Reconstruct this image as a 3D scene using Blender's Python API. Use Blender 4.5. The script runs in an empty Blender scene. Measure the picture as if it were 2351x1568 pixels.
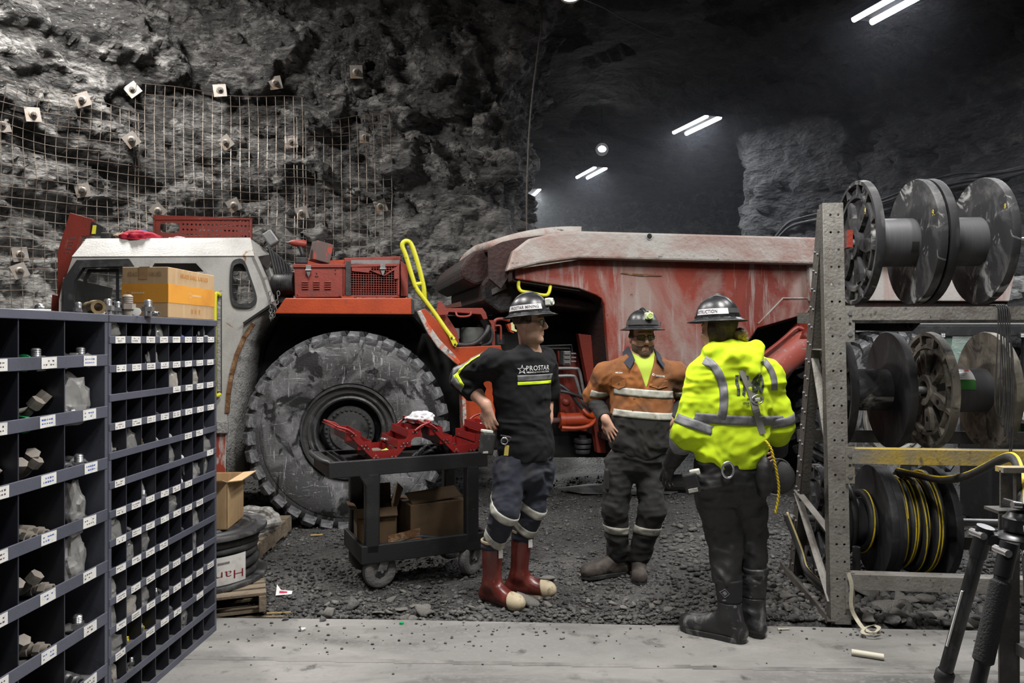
import bpy, bmesh, math, random
import numpy as np
import openvdb as vdb
from mathutils import Vector, Matrix, Euler
from mathutils.bvhtree import BVHTree
S = bpy.context.scene
C = S.collection
PI = math.pi
random.seed(7)

# ------------------------------------------------------------------ camera
F, CX, HY, CAMZ = 1700.0, 1175.5, 778.0, 1.645      # focal px, centre x, horizon y, eye height
cam_d = bpy.data.cameras.new('camera')
cam_d.sensor_width = 36.0
cam_d.lens = F / 2351.0 * 36.0
cam_d.shift_y = -(784.0 - HY) / 2351.0
cam_d.clip_start = 0.05
cam = bpy.data.objects.new('camera', cam_d)
C.objects.link(cam)
cam.location = (0, 0, CAMZ)
cam.rotation_euler = (PI / 2, 0, 0)
S.camera = cam
S.view_settings.view_transform = 'Standard'
S.view_settings.look = 'None'
S.view_settings.gamma = 1.0
S.view_settings.exposure = 0.0
S.view_settings.use_curve_mapping = False

S.cycles.max_bounces = 6
S.cycles.diffuse_bounces = 3
S.cycles.glossy_bounces = 3
S.cycles.transmission_bounces = 4
S.cycles.transparent_max_bounces = 12
S.cycles.volume_bounces = 0
S.cycles.caustics_reflective = False
S.cycles.caustics_refractive = False

# ------------------------------------------------------------------ world: a closed mine, hardly any stray light
w = bpy.data.worlds.new('mine_dark')
S.world = w
w.use_nodes = True
w.node_tree.nodes['Background'].inputs[0].default_value = (0.75, 0.85, 1.0, 1)
w.node_tree.nodes['Background'].inputs[1].default_value = 0.006

# ------------------------------------------------------------------ lamps: one area light in each ceiling fixture (fixtures are built below)
LAMPS = [  # x, y, z, heading of the tubes (deg), watts, colour
    (4.95, 9.50, 6.0, 107, 110, (0.93, 0.95, 1.0)),
    (3.73, 15.0, 6.0, 109, 150, (0.93, 0.95, 1.0)),
    (2.06, 19.3, 6.0, 107, 150, (0.93, 0.95, 1.0)),
    (0.55, 22.0, 6.0, 100, 620, (0.97, 1.0, 0.93)),
    (1.00, 2.80, 4.6, 90, 200, (1.0, 0.975, 0.94)),
    (-4.6, 7.7, 6.4, 120, 430, (1.0, 0.965, 0.92)),
    (-1.3, 4.3, 4.7, 90, 135, (1.0, 0.975, 0.94)),
    (-0.4, -0.6, 4.4, 90, 45, (1.0, 0.975, 0.94)),  # unseen fill lamp, added behind the camera for slab and bins
    (7.7, 9.2, 4.4, 110, 90, (0.95, 0.97, 1.0)),  # unseen lamp, added to brighten the pale rock face
    (2.6, 3.9, 5.0, 90, 105, (1.0, 0.975, 0.94)),
    (5.4, 6.2, 4.9, 100, 190, (0.97, 0.98, 1.0)),  # unseen lamp, added to brighten the rear wheel and box tail
]
for i, (x, y, z, a, e, c) in enumerate(LAMPS):
    for s_ in (-1, 1):          # one light strip under each of the two tubes
        ld = bpy.data.lights.new('tube_light', 'AREA')
        ld.shape = 'RECTANGLE'
        ld.size, ld.size_y = 1.2, 0.085
        ld.energy = e / 2
        ld.color = c
        lo = bpy.data.objects.new('tube_light', ld)
        C.objects.link(lo)
        ra = math.radians(a)
        lo.location = (x - math.sin(ra) * 0.15 * s_, y + math.cos(ra) * 0.15 * s_, z - 0.072)
        lo.rotation_euler = (0, 0, ra)

# ------------------------------------------------------------------ helpers
def P(px, py, Y):
    """photo pixel at depth Y -> world point"""
    return Vector(((px - CX) * Y / F, Y, CAMZ - (py - HY) * Y / F))
def G(px, py, z=0.0):
    """photo pixel on the ground plane z -> world point"""
    Y = (CAMZ - z) * F / (py - HY)
    return Vector(((px - CX) * Y / F, Y, z))

def mat(name, c1, layers=(), rough=0.6, metal=0.0, bump=0.0, bscale=20.0, emit=None, coat=0.0, alpha=1.0, trans=0.0, rough2=None, bdetail=6.0, spec=0.5, sheen=0.0):
    """layers: (colour, scale float|3-tuple, lo, hi[, distortion]) painted one over the other through noise masks"""
    if name in bpy.data.materials:
        return bpy.data.materials[name]
    m = bpy.data.materials.new(name)
    m.use_nodes = True
    nt = m.node_tree
    N, L = nt.nodes, nt.links
    b = N['Principled BSDF']
    b.inputs['Roughness'].default_value = rough
    b.inputs['Metallic'].default_value = metal
    b.inputs['Base Color'].default_value = (*c1, 1)
    b.inputs['Specular IOR Level'].default_value = spec
    if coat: b.inputs['Coat Weight'].default_value = coat
    if sheen: b.inputs['Sheen Weight'].default_value = sheen
    if trans:
        b.inputs['Transmission Weight'].default_value = trans
        b.inputs['IOR'].default_value = 1.35
    b.inputs['Alpha'].default_value = alpha
    if emit:
        b.inputs['Emission Color'].default_value = (*emit[0], 1)
        b.inputs['Emission Strength'].default_value = emit[1]
    tc = N.new('ShaderNodeTexCoord')
    prev = None
    for k, ly in enumerate(layers):
        col, sc, lo, hi = ly[:4]
        mp = N.new('ShaderNodeMapping')
        s3 = sc if isinstance(sc, tuple) else (sc, sc, sc)
        mp.inputs['Scale'].default_value = s3
        mp.inputs['Location'].default_value = (k * 3.7, k * 1.9, k * 5.1)
        L.new(tc.outputs['Object'], mp.inputs['Vector'])
        nz = N.new('ShaderNodeTexNoise')
        nz.inputs['Scale'].default_value = 1.0
        nz.inputs['Detail'].default_value = 8.0
        nz.inputs['Roughness'].default_value = 0.62
        nz.inputs['Distortion'].default_value = ly[4] if len(ly) > 4 else 0.0
        L.new(mp.outputs[0], nz.inputs['Vector'])
        rp = N.new('ShaderNodeMapRange')
        rp.inputs['From Min'].default_value = lo
        rp.inputs['From Max'].default_value = hi
        L.new(nz.outputs['Fac'], rp.inputs['Value'])
        mx = N.new('ShaderNodeMix')
        mx.data_type = 'RGBA'
        L.new(rp.outputs[0], mx.inputs['Factor'])
        if prev is None: mx.inputs['A'].default_value = (*c1, 1)
        else: L.new(prev, mx.inputs['A'])
        mx.inputs['B'].default_value = (*col, 1)
        prev = mx.outputs['Result']
        if k == 0 and rough2 is not None:
            rr = N.new('ShaderNodeMapRange')
            rr.inputs['To Min'].default_value = rough
            rr.inputs['To Max'].default_value = rough2
            L.new(rp.outputs[0], rr.inputs['Value'])
            L.new(rr.outputs[0], b.inputs['Roughness'])
    if prev is not None:
        L.new(prev, b.inputs['Base Color'])
    if bump:
        nz = N.new('ShaderNodeTexNoise')
        nz.inputs['Scale'].default_value = bscale
        nz.inputs['Detail'].default_value = bdetail
        L.new(tc.outputs['Object'], nz.inputs['Vector'])
        bp = N.new('ShaderNodeBump')
        bp.inputs['Strength'].default_value = bump
        bp.inputs['Distance'].default_value = 0.02
        L.new(nz.outputs['Fac'], bp.inputs['Height'])
        L.new(bp.outputs[0], b.inputs['Normal'])
    return m

def frame_of(d):
    d = Vector(d).normalized()
    a = Vector((0, 0, 1)) if abs(d.z) < 0.9 else Vector((1, 0, 0))
    x = d.cross(a).normalized()
    return x, x.cross(d).normalized() * -1, d

class MB:
    def __init__(s): s.v, s.f = [], []
    def add(s, vs, fs):
        o = len(s.v)
        s.v += [tuple(x) for x in vs]
        s.f += [tuple(i + o for i in f) for f in fs]
        return s
    def obox(s, o, a, b, c):
        o, a, b, c = Vector(o), Vector(a), Vector(b), Vector(c)
        vs = [o, o + a, o + a + b, o + b, o + c, o + a + c, o + a + b + c, o + b + c]
        fs = [(0, 3, 2, 1), (4, 5, 6, 7), (0, 1, 5, 4), (1, 2, 6, 5), (2, 3, 7, 6), (3, 0, 4, 7)]
        if a.cross(b).dot(c) < 0: fs = [f[::-1] for f in fs]
        return s.add(vs, fs)
    def box(s, c, d, R=None):
        c = Vector(c)
        ax = [Vector((d[0], 0, 0)), Vector((0, d[1], 0)), Vector((0, 0, d[2]))]
        if R is not None: ax = [R @ a for a in ax]
        return s.obox(c - (ax[0] + ax[1] + ax[2]) / 2, *ax)
    def bb(s, a, b):
        return s.box([(p + q) / 2 for p, q in zip(a, b)], [abs(q - p) for p, q in zip(a, b)])
    def bar(s, a, b, w, h, up=(0, 0, 1)):
        a, b = Vector(a), Vector(b)
        d = (b - a)
        u = Vector(up)
        x = d.cross(u).normalized() * w
        y = x.cross(d).normalized() * h
        return s.obox(a - x / 2 - y / 2, x, d, y)
    def cyl(s, a, b, r0, r1=None, n=16, caps=True, r_in=None):
        return s.tube([a, b], [r0, r0 if r1 is None else r1], n, caps=caps)
    def tube(s, pts, r, n=8, caps=True, closed=False):
        pts = [Vector(p) for p in pts]
        m = len(pts)
        rs = r if isinstance(r, (list, tuple)) else [r] * m
        tg = []
        for i in range(m):
            if closed: t = pts[(i + 1) % m] - pts[i - 1]
            else: t = pts[min(i + 1, m - 1)] - pts[max(i - 1, 0)]
            if t.length < 1e-9: t = Vector((0, 0, 1))
            tg.append(t.normalized())
        x, y, _ = frame_of(tg[0])
        vs, fs = [], []
        for i in range(m):
            x = (x - tg[i] * x.dot(tg[i]))
            if x.length < 1e-6: x = frame_of(tg[i])[0]
            x.normalize()
            y = tg[i].cross(x)
            for k in range(n):
                a = 2 * PI * k / n
                vs.append(pts[i] + (x * math.cos(a) + y * math.sin(a)) * rs[i])
        for i in range(m if closed else m - 1):
            j = (i + 1) % m
            for k in range(n):
                q = (k + 1) % n
                fs.append((i * n + k, i * n + q, j * n + q, j * n + k))
        if caps and not closed:
            fs.append(tuple(range(n))[::-1])
            fs.append(tuple((m - 1) * n + k for k in range(n)))
        return s.add(vs, fs)
    def lathe(s, prof, o=(0, 0, 0), axis=(0, 0, 1), n=32, caps=False, a0=0.0, a1=2 * PI):
        """prof: (radius, height) pairs"""
        x, y, z = frame_of(axis)
        y = z.cross(x)
        o = Vector(o)
        m = len(prof)
        full = abs(a1 - a0 - 2 * PI) < 1e-6
        na = n if full else n + 1
        vs, fs = [], []
        for k in range(na):
            a = a0 + (a1 - a0) * k / n
            d = x * math.cos(a) + y * math.sin(a)
            for (r, h) in prof:
                vs.append(o + d * r + z * h)
        for k in range(n):
            q = (k + 1) % na
            for i in range(m - 1):
                fs.append((k * m + i, q * m + i, q * m + i + 1, k * m + i + 1))
        if caps and full:
            fs.append(tuple(k * m for k in range(na))[::-1])
            fs.append(tuple(k * m + m - 1 for k in range(na)))
        return s.add(vs, fs)
    def prism(s, poly, fn, t0, t1):
        """poly of 2-D points; fn(a, b, t) -> 3-D"""
        n = len(poly)
        vs = [fn(a, b, t0) for a, b in poly] + [fn(a, b, t1) for a, b in poly]
        fs = [tuple(range(n))[::-1], tuple(range(n, 2 * n))]
        fs += [(i, (i + 1) % n, n + (i + 1) % n, n + i) for i in range(n)]
        return s.add(vs, fs)
    def ell(s, c, r, nu=16, nv=10, R=None):
        c = Vector(c)
        vs, fs = [], []
        rr = r if isinstance(r, (tuple, list)) else (r, r, r)
        for j in range(1, nv):
            t = PI * j / nv
            for k in range(nu):
                a = 2 * PI * k / nu
                p = Vector((math.sin(t) * math.cos(a) * rr[0], math.sin(t) * math.sin(a) * rr[1], math.cos(t) * rr[2]))
                vs.append(c + (R @ p if R is not None else p))
        for e in (1, -1):
            p = Vector((0, 0, e * rr[2]))
            vs.append(c + (R @ p if R is not None else p))
        T, B = len(vs) - 2, len(vs) - 1
        for k in range(nu):
            q = (k + 1) % nu
            fs.append((T, k, q))
            for j in range(nv - 2): fs.append((j * nu + k, (j + 1) * nu + k, (j + 1) * nu + q, j * nu + q))
            fs.append((B, (nv - 2) * nu + q, (nv - 2) * nu + k))
        return s.add(vs, fs)
    def mesh(s, name):
        me = bpy.data.meshes.new(name)
        me.from_pydata(s.v, [], s.f)
        bm = bmesh.new(); bm.from_mesh(me)
        bmesh.ops.recalc_face_normals(bm, faces=bm.faces)
        bm.to_mesh(me); bm.free()
        return me
    def obj(s, name, m, parent=None, smooth=None, bevel=0.0, world=False, seg=2):
        if world and parent is not None:
            L0 = wloc(parent)
            s.v = [(a - L0.x, b - L0.y, c - L0.z) for a, b, c in s.v]
        return link(name, s.mesh(name), m, parent, smooth, bevel, seg)

def wloc(o):
    p = Vector((0, 0, 0))
    while o is not None:
        p = p + o.location
        o = o.parent
    return p

def link(name, me, m=None, parent=None, smooth=None, bevel=0.0, seg=2):
    o = bpy.data.objects.new(name, me)
    C.objects.link(o)
    if m is not None:
        me.materials.clear()
        me.materials.append(m)
    o.parent = parent
    if smooth:
        me.shade_smooth()
        if smooth is not True: me.set_sharp_from_angle(angle=math.radians(smooth))
    if bevel:
        md = o.modifiers.new('bevel', 'BEVEL')
        md.width = bevel; md.segments = seg; md.limit_method = 'ANGLE'; md.angle_limit = math.radians(40)
        md.harden_normals = False
    return o

def thing(name, label, cat, loc=(0, 0, 0), rz=0.0, group=None, kind=None):
    o = bpy.data.objects.new(name, None)
    o.empty_display_size = 0.1
    C.objects.link(o)
    o.location = loc
    o.rotation_euler = (0, 0, rz)
    return tag(o, label, cat, group, kind)
def tag(o, label=None, cat=None, group=None, kind=None):
    if label: o['label'] = label
    if cat: o['category'] = cat
    if group: o['group'] = group
    if kind: o['kind'] = kind
    return o
def dup(root, loc=None, rot=None, label=None, parent=None, scale=None):
    r = root.copy(); C.objects.link(r)
    if loc is not None: r.location = loc
    if rot is not None: r.rotation_euler = rot
    if scale is not None: r.scale = scale
    if label: r['label'] = label
    r.parent = parent
    for ch in list(root.children):
        dup(ch, parent=r)
    return r

def text_mesh(s, size, spacing=1.0, bold=0.0, extrude=0.0008):
    cu = bpy.data.curves.new('txt', 'FONT')
    cu.body = s; cu.size = size; cu.align_x = 'LEFT'; cu.align_y = 'BOTTOM_BASELINE'
    cu.space_character = spacing; cu.offset = bold; cu.extrude = extrude; cu.resolution_u = 3
    o = bpy.data.objects.new('txt', cu)
    me = bpy.data.meshes.new_from_object(o)
    bpy.data.objects.remove(o); bpy.data.curves.remove(cu)
    return me
def place2d(me, o, right, up, center=False, width=None, height=None, bvh=None, ray=None, off=0.002):
    """put a flat xy mesh into the world: x along right, y along up; with a bvh each vertex is laid onto that surface along ray"""
    if bvh is not None:
        bm = bmesh.new(); bm.from_mesh(me)
        bmesh.ops.triangulate(bm, faces=bm.faces)
        bmesh.ops.subdivide_edges(bm, edges=[e for e in bm.edges], cuts=2, use_grid_fill=True)
        bm.to_mesh(me); bm.free()
    right, up = Vector(right).normalized(), Vector(up).normalized()
    nrm = right.cross(up).normalized()
    o = Vector(o)
    xs = [v.co.x for v in me.vertices]; ys = [v.co.y for v in me.vertices]
    x0, x1, y0, y1 = min(xs), max(xs), min(ys), max(ys)
    sx = (width / (x1 - x0)) if width else 1.0
    sy = (height / (y1 - y0)) if height else sx
    if width is None and height: sx = sy
    cx, cy = ((x0 + x1) / 2, (y0 + y1) / 2) if center else (0, 0)
    for v in me.vertices:
        p = o + right * ((v.co.x - cx) * sx) + up * ((v.co.y - cy) * sy)
        lift = v.co.z
        if bvh is not None:
            rd = Vector(ray).normalized()
            h = bvh.ray_cast(p - rd * 0.5, rd)
            if h[0] is not None: p = h[0]
            v.co = p - rd * (off + lift)
        else:
            v.co = p + nrm * (off + lift)
    return me
def text(s, name, m, o, right, up, parent=None, size=0.1, world=True, spacing=1.0, bold=0.0, **kw):
    me = place2d(text_mesh(s, size, spacing, bold), o, right, up, **kw)
    if world and parent is not None:
        L0 = wloc(parent)
        for v in me.vertices: v.co -= L0
    return link(name, me, m, parent)

def plate_mesh(outlines, t):
    """flat plate with holes, in xy, thickness t along z; the first outline is the outer one"""
    cu = bpy.data.curves.new('plate', 'CURVE')
    cu.dimensions = '2D'; cu.fill_mode = 'BOTH'; cu.extrude = t / 2
    for ol in outlines:
        sp = cu.splines.new('POLY')
        sp.points.add(len(ol) - 1)
        for p, (x, y) in zip(sp.points, ol): p.co = (x, y, 0, 1)
        sp.use_cyclic_u = True
    o = bpy.data.objects.new('plate', cu)
    me = bpy.data.meshes.new_from_object(o)
    bpy.data.objects.remove(o); bpy.data.curves.remove(cu)
    return me
def xform(me, fn):
    for v in me.vertices: v.co = fn(*v.co)
    return me
def circle2(cx, cy, r, n=12): return [(cx + r * math.cos(2 * PI * k / n), cy + r * math.sin(2 * PI * k / n)) for k in range(n)]
def rrect(x0, y0, x1, y1, r, n=4):
    out = []
    for (cx, cy, a) in ((x1 - r, y1 - r, 0), (x0 + r, y1 - r, 90), (x0 + r, y0 + r, 180), (x1 - r, y0 + r, 270)):
        for k in range(n + 1):
            t = math.radians(a + 90 * k / n)
            out.append((cx + r * math.cos(t), cy + r * math.sin(t)))
    return out
def spline(pts, n=8, closed=False):
    """catmull-rom through the points"""
    pts = [Vector(p) for p in pts]
    m = len(pts); out = []
    for i in range(m if closed else m - 1):
        if closed: a, b, c, d = pts[i - 1], pts[i], pts[(i + 1) % m], pts[(i + 2) % m]
        else: a, b, c, d = pts[max(i - 1, 0)], pts[i], pts[i + 1], pts[min(i + 2, m - 1)]
        for k in range(n):
            t = k / n
            out.append(0.5 * ((2 * b) + (c - a) * t + (2 * a - 5 * b + 4 * c - d) * t * t + (3 * b - a - 3 * c + d) * t ** 3))
    if not closed: out.append(pts[-1])
    return out

# vectorised noise ---------------------------------------------------------
def _hash(ix, iy, iz, seed):
    h = (ix.astype(np.int64) * 374761393 + iy.astype(np.int64) * 668265263 + iz.astype(np.int64) * 2147483647 + seed * 974711) & 0x7fffffff
    h = (h ^ (h >> 13)) * 1274126177 & 0x7fffffff
    return ((h ^ (h >> 16)) & 0xffff) / 65535.0
def vnoise(p, seed=0):
    """value noise in -1..1, p (N,3)"""
    p = np.asarray(p, float)
    i = np.floor(p); f = p - i
    f = f * f * f * (f * (f * 6 - 15) + 10)
    i = i.astype(np.int64)
    r = 0
    for dx in (0, 1):
        for dy in (0, 1):
            for dz in (0, 1):
                wgt = (f[:, 0] if dx else 1 - f[:, 0]) * (f[:, 1] if dy else 1 - f[:, 1]) * (f[:, 2] if dz else 1 - f[:, 2])
                r = r + wgt * _hash(i[:, 0] + dx, i[:, 1] + dy, i[:, 2] + dz, seed)
    return r * 2 - 1
def fbm(p, octv=4, seed=0, gain=0.5, ridged=False):
    a, r, s = 1.0, 0, 0.0
    p = np.asarray(p, float)
    for o in range(octv):
        n = vnoise(p * 2 ** o + o * 17.3, seed + o)
        r = r + a * ((1 - 2 * np.abs(n)) if ridged else n)
        s += a; a *= gain
    return r / s
def worley(p, seed=0):
    p = np.asarray(p, float)
    i = np.floor(p).astype(np.int64)
    d1 = np.full(len(p), 9.0); cell = np.zeros(len(p))
    for dx in (-1, 0, 1):
        for dy in (-1, 0, 1):
            for dz in (-1, 0, 1):
                jx, jy, jz = i[:, 0] + dx, i[:, 1] + dy, i[:, 2] + dz
                q = np.stack([jx + _hash(jx, jy, jz, seed), jy + _hash(jx, jy, jz, seed + 1), jz + _hash(jx, jy, jz, seed + 2)], 1)
                d = ((p - q) ** 2).sum(1)
                m = d < d1
                cell = np.where(m, _hash(jx, jy, jz, seed + 3), cell)
                d1 = np.where(m, d, d1)
    return np.sqrt(d1), cell
def np_mesh(name, v, f):
    me = bpy.data.meshes.new(name)
    v = np.asarray(v, np.float32); f = np.asarray(f, np.int32)
    me.vertices.add(len(v)); me.vertices.foreach_set('co', v.ravel())
    k = f.shape[1]
    me.loops.add(f.size); me.loops.foreach_set('vertex_index', f.ravel())
    me.polygons.add(len(f)); me.polygons.foreach_set('loop_start', np.arange(0, f.size, k, dtype=np.int32))
    me.update(calc_edges=True); me.validate()
    return me
def grid_faces(nu, nv):
    a = np.arange(nu * nv).reshape(nu, nv)
    return np.stack([a[:-1, :-1].ravel(), a[1:, :-1].ravel(), a[1:, 1:].ravel(), a[:-1, 1:].ravel()], 1)
def bvh_of(o):
    me = o.data
    M = o.matrix_world.copy() if o.parent is None else Matrix.Translation(wloc(o))
    return BVHTree.FromPolygons([M @ v.co for v in me.vertices], [tuple(p.vertices) for p in me.polygons])
# ================================================================== the mine: rock, ground, slab
def rock_mat(name, dark, mid, light, sc=1.0, relief=0.09, pale_lo=0.52):
    m = mat(name, mid, [(dark, (0.8 * sc, 0.8 * sc, 1.5 * sc), 0.44, 0.60, 0.7), (light, (2.1 * sc, 2.1 * sc, 3.6 * sc), pale_lo, pale_lo + 0.14, 0.9), (dark, (7 * sc, 7 * sc, 13 * sc), 0.54, 0.64, 0.5), (light, (20 * sc, 20 * sc, 34 * sc), 0.60, 0.70)], rough=0.72, spec=0.45)
    nt = m.node_tree; N, L = nt.nodes, nt.links
    tc = next(n for n in N if n.type == 'TEX_COORD'); b = N['Principled BSDF']
    mp = N.new('ShaderNodeMapping'); mp.inputs['Rotation'].default_value = (0.0, 0.45, 0.2); mp.inputs['Scale'].default_value = (1, 1, 2.1)
    L.new(tc.outputs['Object'], mp.inputs['Vector'])
    n1 = N.new('ShaderNodeTexNoise'); n1.inputs['Scale'].default_value = 3.2 * sc; n1.inputs['Detail'].default_value = 12; n1.inputs['Roughness'].default_value = 0.66; n1.inputs['Distortion'].default_value = 0.5
    L.new(mp.outputs[0], n1.inputs['Vector'])
    v1 = N.new('ShaderNodeTexVoronoi'); v1.inputs['Scale'].default_value = 3.6 * sc; v1.feature = 'F1'; L.new(mp.outputs[0], v1.inputs['Vector'])
    v2 = N.new('ShaderNodeTexVoronoi'); v2.inputs['Scale'].default_value = 11 * sc; v2.feature = 'F1'; L.new(mp.outputs[0], v2.inputs['Vector'])
    a1 = N.new('ShaderNodeMath'); a1.operation = 'MULTIPLY_ADD'; a1.inputs[1].default_value = 0.55; L.new(v1.outputs['Distance'], a1.inputs[0]); L.new(n1.outputs['Fac'], a1.inputs[2])
    a2 = N.new('ShaderNodeMath'); a2.operation = 'MULTIPLY_ADD'; a2.inputs[1].default_value = 0.22; L.new(v2.outputs['Distance'], a2.inputs[0]); L.new(a1.outputs[0], a2.inputs[2])
    bp = N.new('ShaderNodeBump'); bp.inputs['Strength'].default_value = 1.0; bp.inputs['Distance'].default_value = relief
    L.new(a2.outputs[0], bp.inputs['Height']); L.new(bp.outputs[0], b.inputs['Normal'])
    return m
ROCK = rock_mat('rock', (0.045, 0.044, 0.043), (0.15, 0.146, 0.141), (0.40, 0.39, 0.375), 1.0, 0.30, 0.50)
def pale_foot(m, col):
    """mixes in a paler rock colour below an uneven line"""
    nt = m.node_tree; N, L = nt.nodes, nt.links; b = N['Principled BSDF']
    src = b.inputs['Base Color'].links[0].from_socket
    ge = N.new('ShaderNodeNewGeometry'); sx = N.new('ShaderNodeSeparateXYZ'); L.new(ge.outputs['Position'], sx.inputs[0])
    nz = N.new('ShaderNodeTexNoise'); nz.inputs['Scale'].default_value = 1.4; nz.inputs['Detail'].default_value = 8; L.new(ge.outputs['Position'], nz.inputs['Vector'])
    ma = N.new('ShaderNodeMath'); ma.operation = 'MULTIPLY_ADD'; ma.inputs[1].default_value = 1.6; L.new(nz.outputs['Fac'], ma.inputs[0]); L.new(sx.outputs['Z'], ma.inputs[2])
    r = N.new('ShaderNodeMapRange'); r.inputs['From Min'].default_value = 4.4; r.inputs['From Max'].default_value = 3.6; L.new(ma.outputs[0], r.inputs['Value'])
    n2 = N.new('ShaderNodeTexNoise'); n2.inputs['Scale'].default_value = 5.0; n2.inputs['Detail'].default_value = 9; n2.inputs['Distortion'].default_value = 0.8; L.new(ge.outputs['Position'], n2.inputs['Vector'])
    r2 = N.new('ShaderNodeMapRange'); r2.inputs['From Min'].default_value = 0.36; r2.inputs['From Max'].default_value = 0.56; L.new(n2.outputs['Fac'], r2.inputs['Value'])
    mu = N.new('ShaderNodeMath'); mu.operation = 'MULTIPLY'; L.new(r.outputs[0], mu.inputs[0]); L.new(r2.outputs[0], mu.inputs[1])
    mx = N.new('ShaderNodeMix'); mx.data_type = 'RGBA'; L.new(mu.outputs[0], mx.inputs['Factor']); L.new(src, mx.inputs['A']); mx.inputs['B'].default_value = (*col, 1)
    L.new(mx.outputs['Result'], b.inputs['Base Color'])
pale_foot(ROCK, (0.46, 0.45, 0.43))
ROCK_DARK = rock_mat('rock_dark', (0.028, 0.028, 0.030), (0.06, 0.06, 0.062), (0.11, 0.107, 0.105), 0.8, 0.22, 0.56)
ROCK_PALE = rock_mat('rock_pale', (0.22, 0.22, 0.21), (0.46, 0.47, 0.45), (0.58, 0.59, 0.57), 0.9, 0.16)

def path_points(pts, step):
    sp = spline([Vector((x, y, 0)) for x, y in pts], 40)
    A = np.array([[p.x, p.y] for p in sp]); d = np.r_[0, np.cumsum(np.linalg.norm(np.diff(A, axis=0), axis=1))]
    q = np.arange(0, d[-1], step)
    return [Vector((x, y, 0)) for x, y in zip(np.interp(q, d, A[:, 0]), np.interp(q, d, A[:, 1]))]
def rock_wall(name, pts, z0, z1, step, m, side, amp=1.0, lean=0.1, zl=4.2, seed=1):
    q = path_points(pts, step)
    n = len(q)
    Q = np.array([[p.x, p.y] for p in q])
    t = np.gradient(Q, axis=0)
    k = max(3, int(0.8 / step))
    ker = np.ones(k) / k
    t = np.stack([np.convolve(np.pad(t[:, i], (k // 2, k - 1 - k // 2), 'edge'), ker, 'valid') for i in (0, 1)], 1)
    t /= np.linalg.norm(t, axis=1)[:, None]
    nrm = np.stack([t[:, 1], -t[:, 0]], 1) * side
    zs = np.arange(z0, z1 + step, step)
    nz = len(zs)
    X = np.repeat(Q[:, None, :], nz, 1); Nn = np.repeat(nrm[:, None, :], nz, 1)
    Z = np.repeat(zs[None, :], n, 0)
    Pp = np.stack([X[..., 0], X[..., 1], Z], -1).reshape(-1, 3)
    big = fbm(Pp * 0.45, 3, seed) * 0.38
    tilt = Pp @ np.array([[1, 0, 0.35], [0, 1, 0], [-0.45, 0, 1.0]])
    wd, wc = worley(tilt * np.array([0.75, 0.75, 1.5]) + fbm(Pp * 1.7, 2, seed + 5)[:, None] * 0.4, seed + 9)
    wd2, wc2 = worley(tilt * np.array([2.2, 2.2, 4.0]) + fbm(Pp * 3.1, 2, seed + 6)[:, None] * 0.5, seed + 19)
    rid = fbm(tilt * np.array([1.4, 1.4, 3.2]), 4, seed + 3, 0.55, True) * 0.10
    wd3, wc3 = worley(tilt * np.array([5.5, 5.5, 10.0]) + fbm(Pp * 6.1, 2, seed + 7)[:, None] * 0.4, seed + 29)
    d = amp * (big + (wc - 0.5) * 0.36 + (wc2 - 0.5) * 0.16 - wd2 * 0.07 + (wc3 - 0.5) * 0.06 - wd3 * 0.03 + rid + fbm(Pp * 5.5, 3, seed + 8) * 0.05)
    base = amp * big
    over = np.clip(Pp[:, 2] - zl, 0, None) ** 2 * lean
    nf = Nn.reshape(-1, 2)
    V = Pp.copy()
    V[:, :2] += nf * (d + over)[:, None]
    V[:, 2] += vnoise(Pp * 2.3, seed + 30) * 0.06 * amp
    me = np_mesh(name, V, grid_faces(n, nz))
    o = link(name, me, m)
    o['kind'] = 'structure'
    return o, (Pp, nf, base + over, n, nz, V)

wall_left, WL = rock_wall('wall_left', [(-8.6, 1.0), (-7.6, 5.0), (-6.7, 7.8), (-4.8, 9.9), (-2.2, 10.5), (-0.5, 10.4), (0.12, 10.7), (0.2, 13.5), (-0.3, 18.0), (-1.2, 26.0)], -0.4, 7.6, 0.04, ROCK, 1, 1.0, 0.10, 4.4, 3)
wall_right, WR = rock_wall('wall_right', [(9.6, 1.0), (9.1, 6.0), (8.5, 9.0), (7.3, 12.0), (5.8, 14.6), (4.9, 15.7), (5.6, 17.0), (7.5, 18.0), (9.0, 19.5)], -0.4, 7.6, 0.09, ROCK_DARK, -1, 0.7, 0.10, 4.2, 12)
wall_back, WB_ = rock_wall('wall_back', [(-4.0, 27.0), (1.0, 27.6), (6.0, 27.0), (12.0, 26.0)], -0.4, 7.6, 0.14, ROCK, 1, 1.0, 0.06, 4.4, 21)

def ceiling():
    xs = np.arange(-10, 12.1, 0.16); ys = np.arange(-1, 28.1, 0.16)
    X, Y = np.meshgrid(xs, ys, indexing='ij')
    Pp = np.stack([X, Y, np.zeros_like(X)], -1).reshape(-1, 3)
    wd, wc = worley(Pp * 0.8, 5)
    Pp[:, 2] = 6.75 + fbm(Pp * 0.4, 3, 2) * 0.35 + (wc - 0.5) * 0.25 + fbm(Pp * 3, 3, 4) * 0.06
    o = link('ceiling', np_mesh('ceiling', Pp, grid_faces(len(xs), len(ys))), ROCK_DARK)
    o['kind'] = 'structure'
ceiling()

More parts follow.
